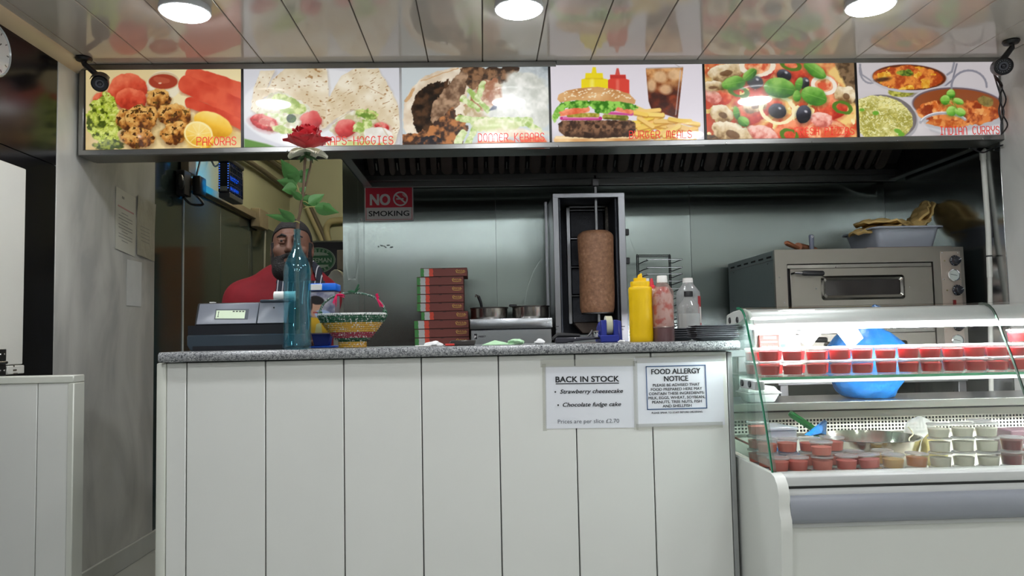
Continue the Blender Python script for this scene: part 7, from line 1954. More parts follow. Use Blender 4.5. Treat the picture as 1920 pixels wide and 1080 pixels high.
# raised counter flap
xf = XL + .045
yf1 = at(46, 500, X=xf).y; zf1 = at(46, 316, X=xf).z; zf0 = at(42, 683, X=xf).z
fl_ = thing('counter_flap', 'white lift-up counter flap standing raised against the left wall', 'counter flap', (xf, 2.6, pz))
flm = mat('flap_white', (222, 222, 214), .45, var=.03, scale=3)
part('board', MB().box(xf - .028, xf, 2.05, yf1, zf0, zf1), flm, fl_, bevel=.003)
part('fixed_block', MB().box(xf - .030, xf + .004, at(12, 695, X=xf).y, at(44, 695, X=xf).y, pz + .0005, zf0 - .003), flm, fl_, 'fixed block with chipped paint', bevel=.003)
hq = at(4, 680, X=xf + .002)
for dz in (.028, -.028):
    part('hinge_leaf', MB().box(xf + .0005, xf + .004, hq.y - .03, hq.y + .022, hq.z + dz - .022, hq.z + dz + .022), steel_dark, fl_, 'dark metal hinge leaf', bevel=.003)
part('hinge_barrel', MB().tube([(xf + .005, hq.y - .03, hq.z), (xf + .005, hq.y + .022, hq.z)], .006, 10), steel_dark, fl_)
for dy, dz in ((-.012, .03), (.010, .03), (-.012, -.03), (.010, -.03)): part('screw', MB().ellipsoid((xf + .0045, hq.y + dy, hq.z + dz), (.002, .004, .004), 8, 6), chrome, fl_)
ch = MB(); c = at(28, 694, X=xf + .0045)
for dy, dz, a, b_ in ((0, 0, .022, .006), (.004, -.012, .026, .003), (-.006, .016, .006, .008)): ch.cbox((xf + .0045, c.y + dy, c.z + dz), (.0008, a, b_), None)
part('chip', ch, mat('chip_dark', (80, 74, 60), .8), fl_, 'chipped dark patch', kind='stuff')
# wall clock
xc_ = XL + .03
cc = at(-18, 97, X=xc_); e = at(22, 97, X=xc_); rC = (at(-18, 45, X=xc_).z - at(-18, 149, X=xc_).z) / 2
rC = max(.09, min(.17, rC)); cy_ = e.y - rC
cz_ = at(0, 97, X=xc_).z
ck = thing('wall_clock', 'round clock with pale rim on the black granite wall', 'clock', (XL + .002, cy_, cz_))
RX = rot('Y', 90)
part('case', MB().lathe([(0, 0), (rC * .97, 0), (rC, .006), (rC, .026), (rC * .93, .032), (rC * .90, .024), (0, .024)], (XL + .002, cy_, cz_), 48, RX), mat('clock_rim', (196, 200, 200), .2, .6), ck)
part('dial', MB().lathe([(0, .0245), (rC * .9, .0245), (rC * .9, .026), (0, .026)], (XL + .002, cy_, cz_), 40, RX), mat('clock_face', (206, 208, 204), .3, var=.05, scale=20), ck)
part('glass', MB().lathe([(0, .0345), (rC * .5, .0335), (rC * .9, .029), (rC * .9, .028), (0, .033)], (XL + .002, cy_, cz_), 40, RX), glassy('clock_glass', (250, 250, 250), 0, f0=.05), ck)
for ang, ln in ((40, .5), (140, .75)):
    a = math.radians(ang); part('hand', MB().tube([(XL + .029, cy_, cz_), (XL + .029, cy_ + rC * ln * math.cos(a), cz_ + rC * ln * math.sin(a))], .0025, 5), ink, ck)
for k in range(12):
    a = k * math.pi / 6; part('hour_mark', MB().tube([(XL + .0285, cy_ + rC * .74 * math.cos(a), cz_ + rC * .74 * math.sin(a)), (XL + .0285, cy_ + rC * .84 * math.cos(a), cz_ + rC * .84 * math.sin(a))], .002, 5), ink, ck)

# papers on the marble wall
def wallpaper(lab, px0, py0, px1, py1, prints, m, skew=0, curl=.004):
    ya, yb = at(px0, (py0 + py1) / 2, X=XL + .003).y, at(px1, (py0 + py1) / 2, X=XL + .003).y
    zt_, zb_ = at((px0 + px1) / 2, py0, X=XL + .003).z, at((px0 + px1) / 2, py1, X=XL + .003).z
    t = thing('wall_notice', lab, 'notice', (XL + .003, (ya + yb) / 2, zb_), 'papers on the marble wall')
    def fn(u, v):
        return Vector((XL + .0035 + curl * (math.sin(5 * u + 2 * v) + 1) * .5 * (abs(v - .5) * 1.4), ya + (yb - ya) * u, zb_ + (zt_ - zb_) * v + skew * (u - .5)))
    part('sheet', MB().sheet(fn, 8, 12, .0006), m, t)
    if prints:
        for (v, u0, u1, hgt, mm_) in prints:
            pr = MB()
            def f2(u, w, v=v, u0=u0, u1=u1, hgt=hgt): q = fn(u0 + (u1 - u0) * u, v + hgt * w); return q + Vector((.0009, 0, 0))
            part('print_line', pr.sheet(f2, 4, 1, .0003), mm_, t, kind='stuff')
    return t
pap = mat('aged_paper', (200, 200, 190), .5, var=.04, scale=6); inkl = mat('faint_ink', (140, 140, 138), .6); inkr = mat('faint_red', (188, 140, 140), .6)
linesA = [(.70, .1, .92, .025, inkr), (.86, .3, .42, .04, inkl)] + [(.62 - k * .05, .3 if k % 3 == 0 else .15, .62 if k % 3 == 0 else .85, .010, inkl) for k in range(10)]
wallpaper('left white notice with faint red heading on the marble wall', 216, 360, 253, 474, linesA, pap, -.02)
wallpaper('creased cellophane covered notice with a star label on the marble wall', 256, 374, 290, 484, [(.5 - k * .06, .2, .7, .010, inkl) for k in range(5)], mat('foil_paper', (178, 176, 164), .3, var=.08, scale=8, bump=.6, bscale=18), -.015, .010)
wallpaper('lower plain white paper on the marble wall', 237, 489, 265, 574, None, mat('plain_paper', (212, 214, 212), .5), 0, .002)
q = at(262, 380, X=XL + .016); stp = MB()
stp.add([(XL + .016, q.y + .045 * math.cos(a) * (1 if k % 2 else .55), q.z + .03 * math.sin(a) * (1 if k % 2 else .55)) for k, a in enumerate([i * math.pi / 6 for i in range(12)])] + [(XL + .014, q.y, q.z)], [(i, (i + 1) % 12, 12) for i in range(12)])
# security cameras
def bullet(lab, base_px, tip_px, Yc, ring=False):
    b0 = at(*base_px, Z=H - .004) if not ring else at(base_px[0], base_px[1], Y=Yc); b0.z = H - .001
    lp = at(*tip_px, Y=b0.y - .06)
    t = thing('security_camera', lab, 'camera', tuple(b0), 'security cameras beside the menu board')
    part('base', MB().lathe([(0, 0), (.034, 0), (.036, -.006), (.030, -.016), (.014, -.02), (0, -.02)], tuple(b0), 24), black_plastic, t)
    d = Vector((0.42, -1, -.50)) if not ring else Vector((-.42, -1, -.28)); d.normalize()
    mid = lp - d * .095
    part('arm', MB().tube([b0 + Vector((0, 0, -.016)), b0 + Vector((.004, 0, -.03)), mid + Vector((0, 0, .01))], [.013, .012, .014], 10), black_plastic, t)
    Rz = d.to_track_quat('Z', 'Y').to_matrix().to_4x4()
    R_ = .035 if not ring else .038
    part('body', MB().lathe([(0, 0), (R_ * .7, 0), (R_ * .95, .012), (R_, .05), (R_, .095), (R_ * .9, .098), (R_ * .86, .092), (0, .092)], tuple(mid), 28, Rz), black_plastic, t)
    if not ring:
        def vf(u, v):
            a = math.radians(30 + 120 * u); q = Rz @ Vector(((R_ + .006) * math.cos(a), (R_ + .006) * math.sin(a), .02 + .115 * v)); return Vector(mid) + q
        part('visor', MB().sheet(vf, 8, 4, .002), black_plastic, t)
    lens = Vector(mid) + d * .0925
    part('lens_ring', MB().lathe([(.010, 0), (.019, 0), (.018, .003), (.011, .003), (.010, 0)], tuple(lens), 24, Rz), mat('lens_ring', (86, 88, 96), .3, .5), t, 'grey lens ring')
    part('lens', MB().lathe([(0, .001), (.0095, .001), (.008, .004), (0, .006)], tuple(lens), 20, Rz), mat('lens_glass', (24, 22, 34), .05, spec=.8), t)
    if ring:
        led = MB()
        for k in range(18):
            a = k * math.pi / 9; q = lens + Rz @ Vector((.025 * math.cos(a), .025 * math.sin(a), .0005)); led.ellipsoid(q, (.0022, .0022, .0022), 6, 4)
        part('infrared_ring', led, mat('led_grey', (120, 122, 124), .3), t, 'ring of small infrared lamps', kind='stuff')
    return t, b0, mid
bullet('black bullet camera hanging at the left end of the menu board', (157, 109), (187, 157), 3.3)
t, b0, mid = bullet('black camera with infrared ring at the right end of the menu board', (1897, 100), (1882, 124), 3.3, True)
for k, (dx, wob) in enumerate(((0, .006), (6, -.008), (12, .010))):
    xq = 2.404 + k * .014; zq = [2.235, 2.17, 2.11, 2.05, 2.005]
    pts = [Vector((xq + (wob * 1.2 if i_ % 2 else -wob) * (1 if i_ < 4 else 0) - (.010 * k if i_ == 4 else 0), 3.455 + .006 * k, z_)) for i_, z_ in enumerate(zq)]
    pts = [mid + Vector((.012, .05, -.015))] + pts
    solo('cable', MB().tube(bez(pts, 5), .0035, 6), black_plastic, 'black cable hanging below the right camera, %s of three' % ('leftmost', 'middle', 'rightmost')[k], 'cable', tuple(pts[-1]), 'cables below the right camera')
pts = [at(1820, 277, Y=3.55), at(1842, 286, Y=3.58), at(1860, 279, Y=3.60), at(1880, 272, Y=3.5)]
solo('cable', MB().tube(bez(pts, 5), .004, 6), black_plastic, 'black cable looping under the right corner of the menu board', 'cable', tuple(pts[0]))

# ================================================================== KITCHEN BEHIND THE PERSON
# trunking, junction box, socket, conduits on the left kitchen wall
XW = XL + 0.0066
trk = thing('cable_trunking', 'grey painted cable trunking along the top of the dark kitchen tiles', 'trunking', (XW, 5.6, ztile))
ytr0 = at(346, 352, X=XW + .03).y; ytr1 = at(478, 405, X=XW + .03).y
ptm = mat('trunking_grey', (150, 138, 116), .5, var=.12, scale=10)
part('channel', MB().box(XW + .0006, XW + .045, ytr0, ytr1, ztile + .006, ztile + .055), ptm, trk, bevel=.003)
jb = at(478, 403, X=XW + .05)
part('junction_box', MB().box(XW + .0006, XW + .075, ytr1 - .02, ytr1 + .22, jb.z - .085, jb.z + .065), ptm, trk, 'junction box', bevel=.006)
part('drop_wire', MB().tube([(XW + .05, ytr1 + .21, jb.z - .08), (XW + .03, ytr1 + .21, 1.0)], .008, 8), mat('drop_white', (190, 190, 182), .5), trk, 'thin pale drop conduit')
sk = at(347, 342, X=XW + .02)
so = thing('wall_socket', 'black plug and cables in the socket at the corner of the dark tiles', 'socket', (XW, sk.y, sk.z))
part('box', MB().box(XW + .001, XW + .05, sk.y - .09, sk.y + .02, sk.z - .09, sk.z + .06), mat('socket_dark', (40, 40, 44), .5), so, bevel=.004)
part('plug', MB().box(XW + .05, XW + .10, sk.y + .03, sk.y + .14, sk.z - .07, sk.z + .05), black_plastic, so, bevel=.01, seg=2)
part('plug', MB().ellipsoid((XW + .04, sk.y - .12, sk.z - .02), (.02, .03, .045), 14, 10), black_plastic, so)
part('lead', MB().tube(bez([Vector((XW + .06, sk.y + .05, sk.z - .06)), Vector((XW + .10, sk.y + .08, sk.z - .12)), Vector((XW + .05, sk.y + .02, sk.z - .13)), Vector((XW + .03, sk.y - .05, sk.z - .10))], 6), .008, 6), black_plastic, so)
part('upper_trunking', MB().box(XW + .0006, XW + .05, sk.y - .02, sk.y + .10, sk.z + .06, 2.9), ptm, so, 'vertical trunking above the socket', bevel=.003)
cd_ = mat('old_conduit', (104, 96, 80), .5, var=.15, scale=10); cdl = mat('cream_conduit', (186, 178, 138), .5, var=.06)
def conduit(lab, pts, r, m, cat='pipe', name='pipe'):
    solo(name, MB().tube(bez([Vector(p) for p in pts], 4), r, 10), m, lab, cat, tuple(pts[-1]), 'old pipes on the kitchen walls')
X1 = XW + .03
conduit('lower brown conduit running down the cream kitchen wall', [at(440, 285, X=X1), at(490, 318, X=X1), at(530, 348, X=X1), at(556, 366, X=X1)], .022, cd_)
conduit('upper brown conduit running down the cream kitchen wall', [at(472, 278, X=X1), at(505, 300, X=X1), at(530, 318, X=X1), at(556, 338, X=X1)], .018, cd_)
conduit('third brown conduit close to the rose leaves', [at(488, 278, X=X1), at(512, 296, X=X1), at(535, 312, X=X1), at(556, 328, X=X1)], .014, cdl)
Y9 = YK - .05
conduit('dark conduit slanting down the back kitchen wall', [at(572, 366, Y=Y9), at(590, 405, Y=Y9), at(606, 440, Y=Y9), at(614, 462, Y=Y9)], .020, cd_)
conduit('cream conduit beside the dark one on the back kitchen wall', [at(566, 366, Y=Y9), at(584, 408, Y=Y9), at(600, 443, Y=Y9), at(606, 460, Y=Y9)], .024, cdl)
conduit('thick cream bent pipe by the steel wall edge', [at(617, 456, Y=Y9), at(612, 430, Y=Y9), at(620, 416, Y=Y9), at(640, 413, Y=Y9), at(660, 412, Y=Y9)], .030, cdl)
# insect killer
ik = thing('insect_killer', 'hanging black insect killer lamp glowing blue by the cream wall', 'insect killer', tuple(at(428, 300, Y=5.05)))
ikc = at(421, 340, Y=4.95); ikw = .085; 
i0x = at(411, 340, Y=4.95).x; i1x = at(432, 340, Y=4.95).x; izt_, izb_ = at(421, 305, Y=4.95).z, at(421, 362, Y=4.95).z
yb_ = at(451, 350, X=i1x + .0).y if False else 5.32
blk = mat('killer_black', (16, 18, 26), .45)
part('end_plate', MB().box(i0x, i1x, 4.93, 4.95, izb_, izt_), blk, ik, bevel=.006); part('end_plate', MB().box(i0x, i1x, 5.20, 5.22, izb_, izt_), blk, ik, bevel=.006)
part('top', MB().box(i0x - .005, i1x + .005, 4.92, 5.23, izt_, izt_ + .035), blk, ik, bevel=.012, seg=2)
part('tray', MB().box(i0x, i1x, 4.94, 5.21, izb_ - .03, izb_ + .004), mat('killer_grey', (80, 84, 90), .5), ik, bevel=.004)
for z in (izb_ + .05, izb_ + .12): part('uv_tube', MB().tube([((i0x + i1x) / 2, 4.955, z), ((i0x + i1x) / 2, 5.195, z)], .012, 12), emis('uv_tube', (20, 170, 255), 22.0), ik, 'glowing blue tube')
part('dimming_panel', MB().box(i1x - .006, i1x - .004, 4.95, 5.20, izb_, izt_), glassy('dimming_blue', (40, 92, 130), 0, f0=.05), ik, 'dim blue side screen')  # tinted panel added to dim the tubes on this side
gl = MB()
for k in range(8): y = 4.965 + k * .032; gl.tube([(i1x - .002, y, izb_), (i1x - .002, y, izt_)], .002, 5); gl.tube([(i0x + .002, y, izb_), (i0x + .002, y, izt_)], .002, 5)
for k in range(5): z = izb_ + .02 + k * (izt_ - izb_ - .04) / 4; gl.tube([(i1x - .002, 4.95, z), (i1x - .002, 5.20, z)], .002, 5)
part('guard_grid', gl, mat('guard_wire', (40, 60, 80), .4, .5), ik, kind='stuff')
dots = MB()
for sx in (i0x + .008, i1x - .008):
    for k in range(13): dots.ellipsoid((sx, 4.9295, izb_ + .03 + k * .0155), (.0035, .002, .003), 6, 4)
part('vent_dots', dots, emis('vent_blue', (60, 120, 255), 1.6), ik, 'blue light showing through vent holes', kind='stuff')
part('label', MB().box(i0x + .012, i1x - .012, 4.927, 4.931, izb_ + .012, izb_ + .04), mat('killer_label', (140, 146, 140), .5), ik)
for dx in (0,):
    part('hanger', MB().tube([((i0x + i1x) / 2, 5.1, izt_ + .03), ((i0x + i1x) / 2, 5.1, 2.95)], .004, 6), blk, ik)
part('lead', MB().tube(bez([at(392, 290, Y=5.2), at(398, 304, Y=5.2), at(404, 312, Y=5.1), Vector((i0x, 5.0, izt_ + .02))], 5), .006, 6), blk, ik)
solo('cable', MB().tube(bez([at(378, 290, X=XL + .02), at(372, 315, X=XL + .02), at(366, 338, X=XL + .02)], 5), .007, 6), blk, 'thin dark cable hanging down the kitchen wall to the socket', 'cable', tuple(at(366, 338, X=XL + .02)))
# milk cabinet with the dairy emblem
YF_ = 5.2
fa, fb_ = at(548, 480, Y=YF_).x, at(668, 480, Y=YF_).x; fzt = at(600, 452, Y=YF_).z
mc = thing('milk_cabinet', 'black cabinet with a green oval dairy emblem behind the person', 'cabinet', ((fa + fb_) / 2, YF_ + .3, 0))
part('body', MB().box(fa, fb_, YF_, YF_ + .6, 0.02, fzt), mat('cabinet_black', (14, 20, 30), .35, var=.1), mc, bevel=.006)
part('top_edge', MB().box(fa, fb_, YF_ - .003, YF_ + .01, fzt - .008, fzt + .002), mat('edge_pale', (150, 156, 140), .5), mc)
ec = at(596, 488, Y=YF_); rx_ = at(629, 488, Y=YF_).x - ec.x; rz_ = (at(596, 464, Y=YF_).z - at(596, 512, Y=YF_).z) / 2
def ov_(a, yo): 
    return MB().lathe([(0, 0), (a, 0), (a, .001), (0, .001)], (ec.x, YF_ - yo, ec.z), 48, Matrix.Diagonal((rx_, 1, rz_, 1)) @ rot('X', 90)) 
def oval(k, yo, m, nm, lab=None):
    mb = MB(); n = 48
    vs = [(ec.x + rx_ * k * math.cos(2 * math.pi * i / n), YF_ - yo, ec.z + rz_ * k * math.sin(2 * math.pi * i / n)) for i in range(n)]; vs += [(x, YF_ - yo + .002, z) for x, _, z in vs]
    mb.add(vs, [tuple(range(n)), tuple(range(n, 2 * n))[::-1]] + [(i, i + n, (i + 1) % n + n, (i + 1) % n) for i in range(n)])
    part(nm, mb, m, mc, lab, smooth=0)
dg_ = mat('dairy_green', (34, 112, 66), .4, var=.03); dw = mat('dairy_pale', (176, 206, 182), .4)
oval(1.0, .0025, dw, 'emblem_rim', 'pale oval rim'); oval(.955, .0032, dg_, 'emblem_field', 'green oval field'); oval(.925, .0036, dw, 'emblem_rim', 'pale oval rim'); oval(.905, .0042, dg_, 'emblem_field', 'green oval field')
Me = Matrix(((1, 0, 0, ec.x), (0, 0, 0, YF_ - .0056), (0, 1, 0, ec.z), (0, 0, 0, 1)))
for s_ in (1, -1):
    mb = MB(); n = 14; yl = .36 * s_
    pts = [(rx_ * .62 * math.cos(a), rz_ * (yl + s_ * .26 * math.sin(a))) for a in [math.pi * i / n for i in range(n + 1)]]
    vs = [Me @ Vector((x, y, 0)) for x, y in pts]; vs = vs + [v + Vector((0, .0012, 0)) for v in vs]; k = len(pts)
    mb.add(vs, [tuple(range(k)), tuple(range(k, 2 * k))[::-1]] + [(i, i + k, (i + 1) % k + k, (i + 1) % k) for i in range(k)])
    part('emblem_bar', mb, dw, mc, 'pale curved segment', smooth=0)
part('lettering', text_geo([('WISEMAN', 0, -rz_ * .18, rz_ * .50, 'C', 0, .02, rx_ * 1.56)], Me), dw, mc, 'pale dairy name', smooth=0)
def curved(txt, top, nm):
    for i, chh in enumerate(txt):
        f = (i - (len(txt) - 1) / 2)
        a = math.radians(90 - f * 17) if top else math.radians(-90 + f * 16)
        px_, pz_ = rx_ * .78 * math.cos(a), rz_ * .76 * math.sin(a)
        tang = math.atan2(rz_ * math.cos(a), -rx_ * math.sin(a)) + (math.pi if top else 0)
        Mc = Me @ tr(px_, pz_, 0) @ rot('Z', math.degrees(tang)) @ tr(0, -rz_ * .12, 0)
        part('letter', text_geo([(chh, 0, 0, rz_ * .34, 'C', 0, .02)], Mc), dw, mc, smooth=0)
curved('ROBERT', True, 'ROBERT'); curved('DAIRIES', False, 'DAIRIES')
# grey jug-shaped container
YJ2 = 4.95
jg = thing('jerrycan', 'pale grey plastic container with sloping shoulders beside the steel wall edge', 'container', (at(625, 560, Y=YJ2).x, YJ2, 0))
jp = [(x_, y_) for x_, y_ in ((598, 600), (598, 540), (606, 522), (615, 518), (620, 509), (626, 505), (632, 505), (638, 509), (642, 516), (660, 520), (660, 600))]
jv = [at(px, py, Y=YJ2) for px, py in jp]; zb0 = 0.0
jo = [(v.x, v.z) for v in jv]; jo = [(jo[0][0], 0.9)] + jo[1:-1] + [(jo[-1][0], 0.9)]
part('body', MB().prism(jo, YJ2, YJ2 + .16), mat('jug_grey', (196, 198, 190), .5, var=.04), jg, bevel=.012, seg=2)
part('stand', MB().box(jo[0][0], jo[-1][0], YJ2 - .02, YJ2 + .2, 0, .899), steel, jg, 'steel stand under the container')
# beige card box
q = at(639, 505, Y=4.82)
solo('card_box', MB().box(at(634, 490, Y=4.76).x, at(634, 490, Y=4.76).x + .14, 4.7202, 4.80, at(639, 506, Y=4.76).z, at(639, 470, Y=4.76).z), mat('card_beige', (150, 138, 116), .7, var=.06), 'small beige card box fixed behind the steel wall edge', 'box', tuple(q), bevel=.003)

# ================================================================== PERSON
def sd_setup(xs, ys, zs):
    return [np.asarray(a, np.float32) for a in (xs, ys, zs)]
class SD:
    def __init__(s, xs, ys, zs): s.a = sd_setup(xs, ys, zs); s.F = np.full([len(a) for a in s.a], .5, np.float32)
    def sub(s, lo, hi):
        sl = []; g = []
        for a, l, h in zip(s.a, lo, hi):
            i0 = max(0, int(np.searchsorted(a, l)) - 1); i1 = min(len(a), int(np.searchsorted(a, h)) + 1); sl.append(slice(i0, i1)); g.append(a[i0:i1])
        return tuple(sl), g[0][:, None, None], g[1][None, :, None], g[2][None, None, :]
    def mix(s, sl, d, k, op='u'):
        f = s.F[sl]
        if op == 'u':
            if k: h = np.clip(.5 + .5 * (f - d) / k, 0, 1); s.F[sl] = f + (d - f) * h - k * h * (1 - h)
            else: s.F[sl] = np.minimum(f, d)
        else:
            if k: h = np.clip(.5 - .5 * (f + d) / k, 0, 1); s.F[sl] = f + (-d - f) * h + k * h * (1 - h)
            else: s.F[sl] = np.maximum(f, -d)
    def cap(s, a, b, r0, r1=None, k=.02, op='u', sq=1.0):
        r1 = r0 if r1 is None else r1; a = np.array(a); b = np.array(b); m = max(r0, r1) + .09
        sl, x, y, z = s.sub(np.minimum(a, b) - m, np.maximum(a, b) + m)
        d_ = b - a; q = float((d_ ** 2).sum()) + 1e-9
        t = np.clip(((x - a[0]) * d_[0] + (y - a[1]) * d_[1] + (z - a[2]) * d_[2]) / q, 0, 1)
        d = np.sqrt((x - a[0] - t * d_[0]) ** 2 + ((y - a[1] - t * d_[1]) * sq) ** 2 + (z - a[2] - t * d_[2]) ** 2) - (r0 + (r1 - r0) * t)
        s.mix(sl, d.astype(np.float32), k, op)
    def ell(s, c, r, k=.02, op='u', R=None):
        c = np.array(c); m = max(r) + .09
        sl, x, y, z = s.sub(c - m, c + m); x = x - c[0]; y = y - c[1]; z = z - c[2]
        if R is not None:
            x, y, z = (R[0][0] * x + R[1][0] * y + R[2][0] * z, R[0][1] * x + R[1][1] * y + R[2][1] * z, R[0][2] * x + R[1][2] * y + R[2][2] * z)
        q = np.sqrt((x / r[0]) ** 2 + (y / r[1]) ** 2 + (z / r[2]) ** 2); q2 = np.sqrt((x / r[0] ** 2) ** 2 + (y / r[1] ** 2) ** 2 + (z / r[2] ** 2) ** 2) + 1e-6
        s.mix(sl, (q * (q - 1) / q2).astype(np.float32), k, op)
def axis(*segs):
    out = []
    for a, b_, st in segs: out += list(np.arange(a, b_, st))
    return np.array(sorted(set(np.round(out, 5))))
hc = at(547, 470, Y=3.22)
HX, HY, HZ = hc.x, 3.22, hc.z
RH = (rot('Z', 8) @ rot('X', -6)).to_3x3()      # head turned to the viewer, slightly bowed
def hp_(x, y, z): v = RH @ Vector((x, y, z)); return (HX + v.x, HY + v.y, HZ + v.z)
RHn = [[RH[i][j] for j in range(3)] for i in range(3)]
def head_sd(s, grow=0.0, feat=True):
    s.ell(hp_(0, .022, .040), (.077 + grow, .097 + grow, .094 + grow), .0, R=RHn)
    s.ell(hp_(0, -.018, -.035), (.064 + grow, .078 + grow, .082 + grow), .035, R=RHn)
    s.cap(hp_(-.03, -.062, -.088), hp_(.03, -.062, -.088), .024 + grow, None, .03)
    s.cap(hp_(-.05, .02, -.05), hp_(-.02, -.05, -.092), .022 + grow, None, .03); s.cap(hp_(.05, .02, -.05), hp_(.02, -.05, -.092), .022 + grow, None, .03)
    if not feat: return
    s.cap(hp_(-.034, -.078, .042), hp_(.034, -.078, .042), .010, None, .016)               # brow
    for sx in (-1, 1):
        s.ell(hp_(sx * .031, -.098, .020), (.019, .014, .012), .010, 'd', RHn)              # eye socket
        s.ell(hp_(sx * .043, -.066, -.014), (.024, .020, .022), .018, 'u', RHn)             # cheek
        s.ell(hp_(sx * .031, -.083, .020), (.0125, .0105, .0115), .002, 'u', RHn)           # eyeball bulge
        s.cap(hp_(sx * .020, -.0915, .0262), hp_(sx * .042, -.0865, .0258), .0058, .0048, .003); s.cap(hp_(sx * .022, -.0905, .0128), hp_(sx * .041, -.0865, .0130), .0046, .0040, .003)
        s.ell(hp_(sx * .080, .012, .004), (.009, .022, .034), .004, 'u', RHn); s.ell(hp_(sx * .086, .006, .008), (.006, .012, .020), .004, 'd', RHn)
        s.ell(hp_(sx * .011, -.104, -.022), (.009, .010, .008), .006, 'u', RHn)             # nostril wings
    s.cap(hp_(0, -.090, .030), hp_(0, -.110, -.016), .008, .0125, .008)                      # nose
    s.cap(hp_(-.020, -.094, -.052), hp_(.020, -.094, -.052), .007, None, .008); s.cap(hp_(-.017, -.093, -.064), hp_(.017, -.093, -.064), .0075, None, .008)   # lips
    s.cap(hp_(-.021, -.1035, -.0575), hp_(.021, -.1035, -.0575), .0022, None, .003, 'd')
CXp = HX - .07
SHL, SHR = (CXp - .175, 3.40, 1.295), (CXp + .145, 3.42, 1.300)
ELL_, ELR = (CXp - .250, 3.32, 1.085), (CXp + .140, 3.36, 1.085)
WRL, WRR = (CXp - .12, 3.105, 1.130), (CXp + .150, 3.105, 1.130)
NB = (HX - .01, 3.385, 1.410)
def torso_sd(s, g=0.0, sleeves=True, neck=True):
    s.ell((CXp, 3.455, 1.26), (.185 + g, .125 + g, .20 + g), .0); s.ell((CXp, 3.43, 1.08), (.185 + g, .150 + g, .19 + g), .06); s.ell((CXp, 3.47, .93), (.175 + g, .125 + g, .13 + g), .05)
    for sh_ in (SHL, SHR):
        s.cap((NB[0], NB[1] + .02, NB[2] - .015), sh_, .056 + g, .060 + g, .05); s.cap(sh_, (CXp, 3.45, 1.22), .07 + g, .1 + g, .05)
    s.cap((CXp - .08, 3.36, 1.27), (CXp + .08, 3.36, 1.27), .055 + g, None, .05)
def arms_sd(s, g=0.0, fore=True, frac=1.0):
    for sh_, el, wr in ((SHL, ELL_, WRL), (SHR, ELR, WRR)):
        e2 = tuple(a + (b_ - a) * frac for a, b_ in zip(sh_, el))
        s.cap(sh_, e2, .058 + g, (.046 if frac == 1 else .052) + g, .03)
        if fore: s.cap(el, wr, .044 + g, .029 + g, .02)
def hand_sd(s, wr, sgn):
    ox, oy, oz = wr
    pz_ = ZT + .017
    s.cap(wr, (ox + sgn * .004, oy - .045, pz_ + .004), .027, .026, .015, sq=1.0)
    s.ell((ox + sgn * .006, oy - .065, pz_ + .002), (.040, .048, .016), .012)
    for k, (dx, ln) in enumerate(((-.030, .060), (-.010, .070), (.011, .066), (.030, .050))):
        bx, by_ = ox + sgn * dx * 1.0 + sgn * .006, oy - .100
        a = (bx, by_, pz_ + .004); b_ = (bx + sgn * dx * .12, by_ - ln * .5, pz_ + .010); c_ = (bx + sgn * dx * .2, by_ - ln * .86, pz_ - .006)
        s.cap(a, b_, .0092, .0085, .004); s.cap(b_, c_, .0085, .0072, .003)
    a = (ox - sgn * .032, oy - .050, pz_); b_ = (ox - sgn * .058, oy - .080, pz_ + .004); c_ = (ox - sgn * .062, oy - .108, pz_ - .006)
    s.cap(a, b_, .013, .0105, .008); s.cap(b_, c_, .0105, .0085, .004)
def legs_sd(s, g=0.0, feet=True):
    for sg_ in (-1, 1):
        hip = (CXp + sg_ * .09, 3.48, .90); kn = (CXp + sg_ * .105, 3.45, .48); an = (CXp + sg_ * .11, 3.50, .09)
        s.cap(hip, kn, .088 + g, .058 + g, .04); s.cap(kn, (an[0], an[1] + .015, .30), .056 + g, .054 + g, .02); s.cap((an[0], an[1] + .015, .30), an, .054 + g, .036 + g, .02)
        if feet: s.cap((an[0], an[1] + .03, .045), (an[0] + sg_ * .02, an[1] - .15, .032), .040, .032, .02)
X0p, X1p = CXp - .36, CXp + .36
sx_ax = axis((X0p, HX - .11, .009), (HX - .11, HX + .11, .0036), (HX + .11, X1p, .009))
sy_ax = axis((2.90, 3.08, .0060), (3.08, 3.34, .0036), (3.34, 3.72, .010))
sz_ax = axis((-.02, 1.08, .014), (1.08, 1.16, .0055), (1.16, 1.33, .009), (1.33, HZ + .16, .0036))
B_ = SD(sx_ax, sy_ax, sz_ax)
torso_sd(B_); arms_sd(B_); legs_sd(B_); hand_sd(B_, WRL, 1); hand_sd(B_, WRR, -1)
B_.cap(NB, hp_(0, .025, -.05), .062, .056, .03)
Hd = SD(sx_ax, sy_ax, sz_ax); head_sd(Hd); kk = .02
h_2 = np.clip(.5 + .5 * (B_.F - Hd.F) / kk, 0, 1); B_.F = B_.F + (Hd.F - B_.F) * h_2 - kk * h_2 * (1 - h_2)
pp, ff_ = snets(*[a.astype(float) for a in B_.a], B_.F)
person = thing('person', 'person in red T-shirt and striped apron behind the cash register, looking out', 'person', (CXp, 3.45, 0))
skin = mat('skin', (112, 76, 60), .6, var=.06, scale=30, sss=.08)
part('body', np_mesh('body', pp, ff_, skin, off=person.location), None, person, 'head, arms and body')
cloth_red = mat('tshirt_red', (132, 12, 28), .8, var=.08, scale=14, bump=.25, bscale=14)
T_ = SD(axis((X0p, X1p, .009)), axis((3.14, 3.72, .009)), axis((.86, 1.50, .009)))
torso_sd(T_, .012); arms_sd(T_, .016, fore=False, frac=.72)
T_.cap((NB[0], NB[1] - .05, NB[2] + .02), (HX, HY + .03, HZ), .062, .07, .01, 'd')
zc_ = T_.a[2][None, None, :]; T_.F = np.maximum(T_.F, .90 - zc_)
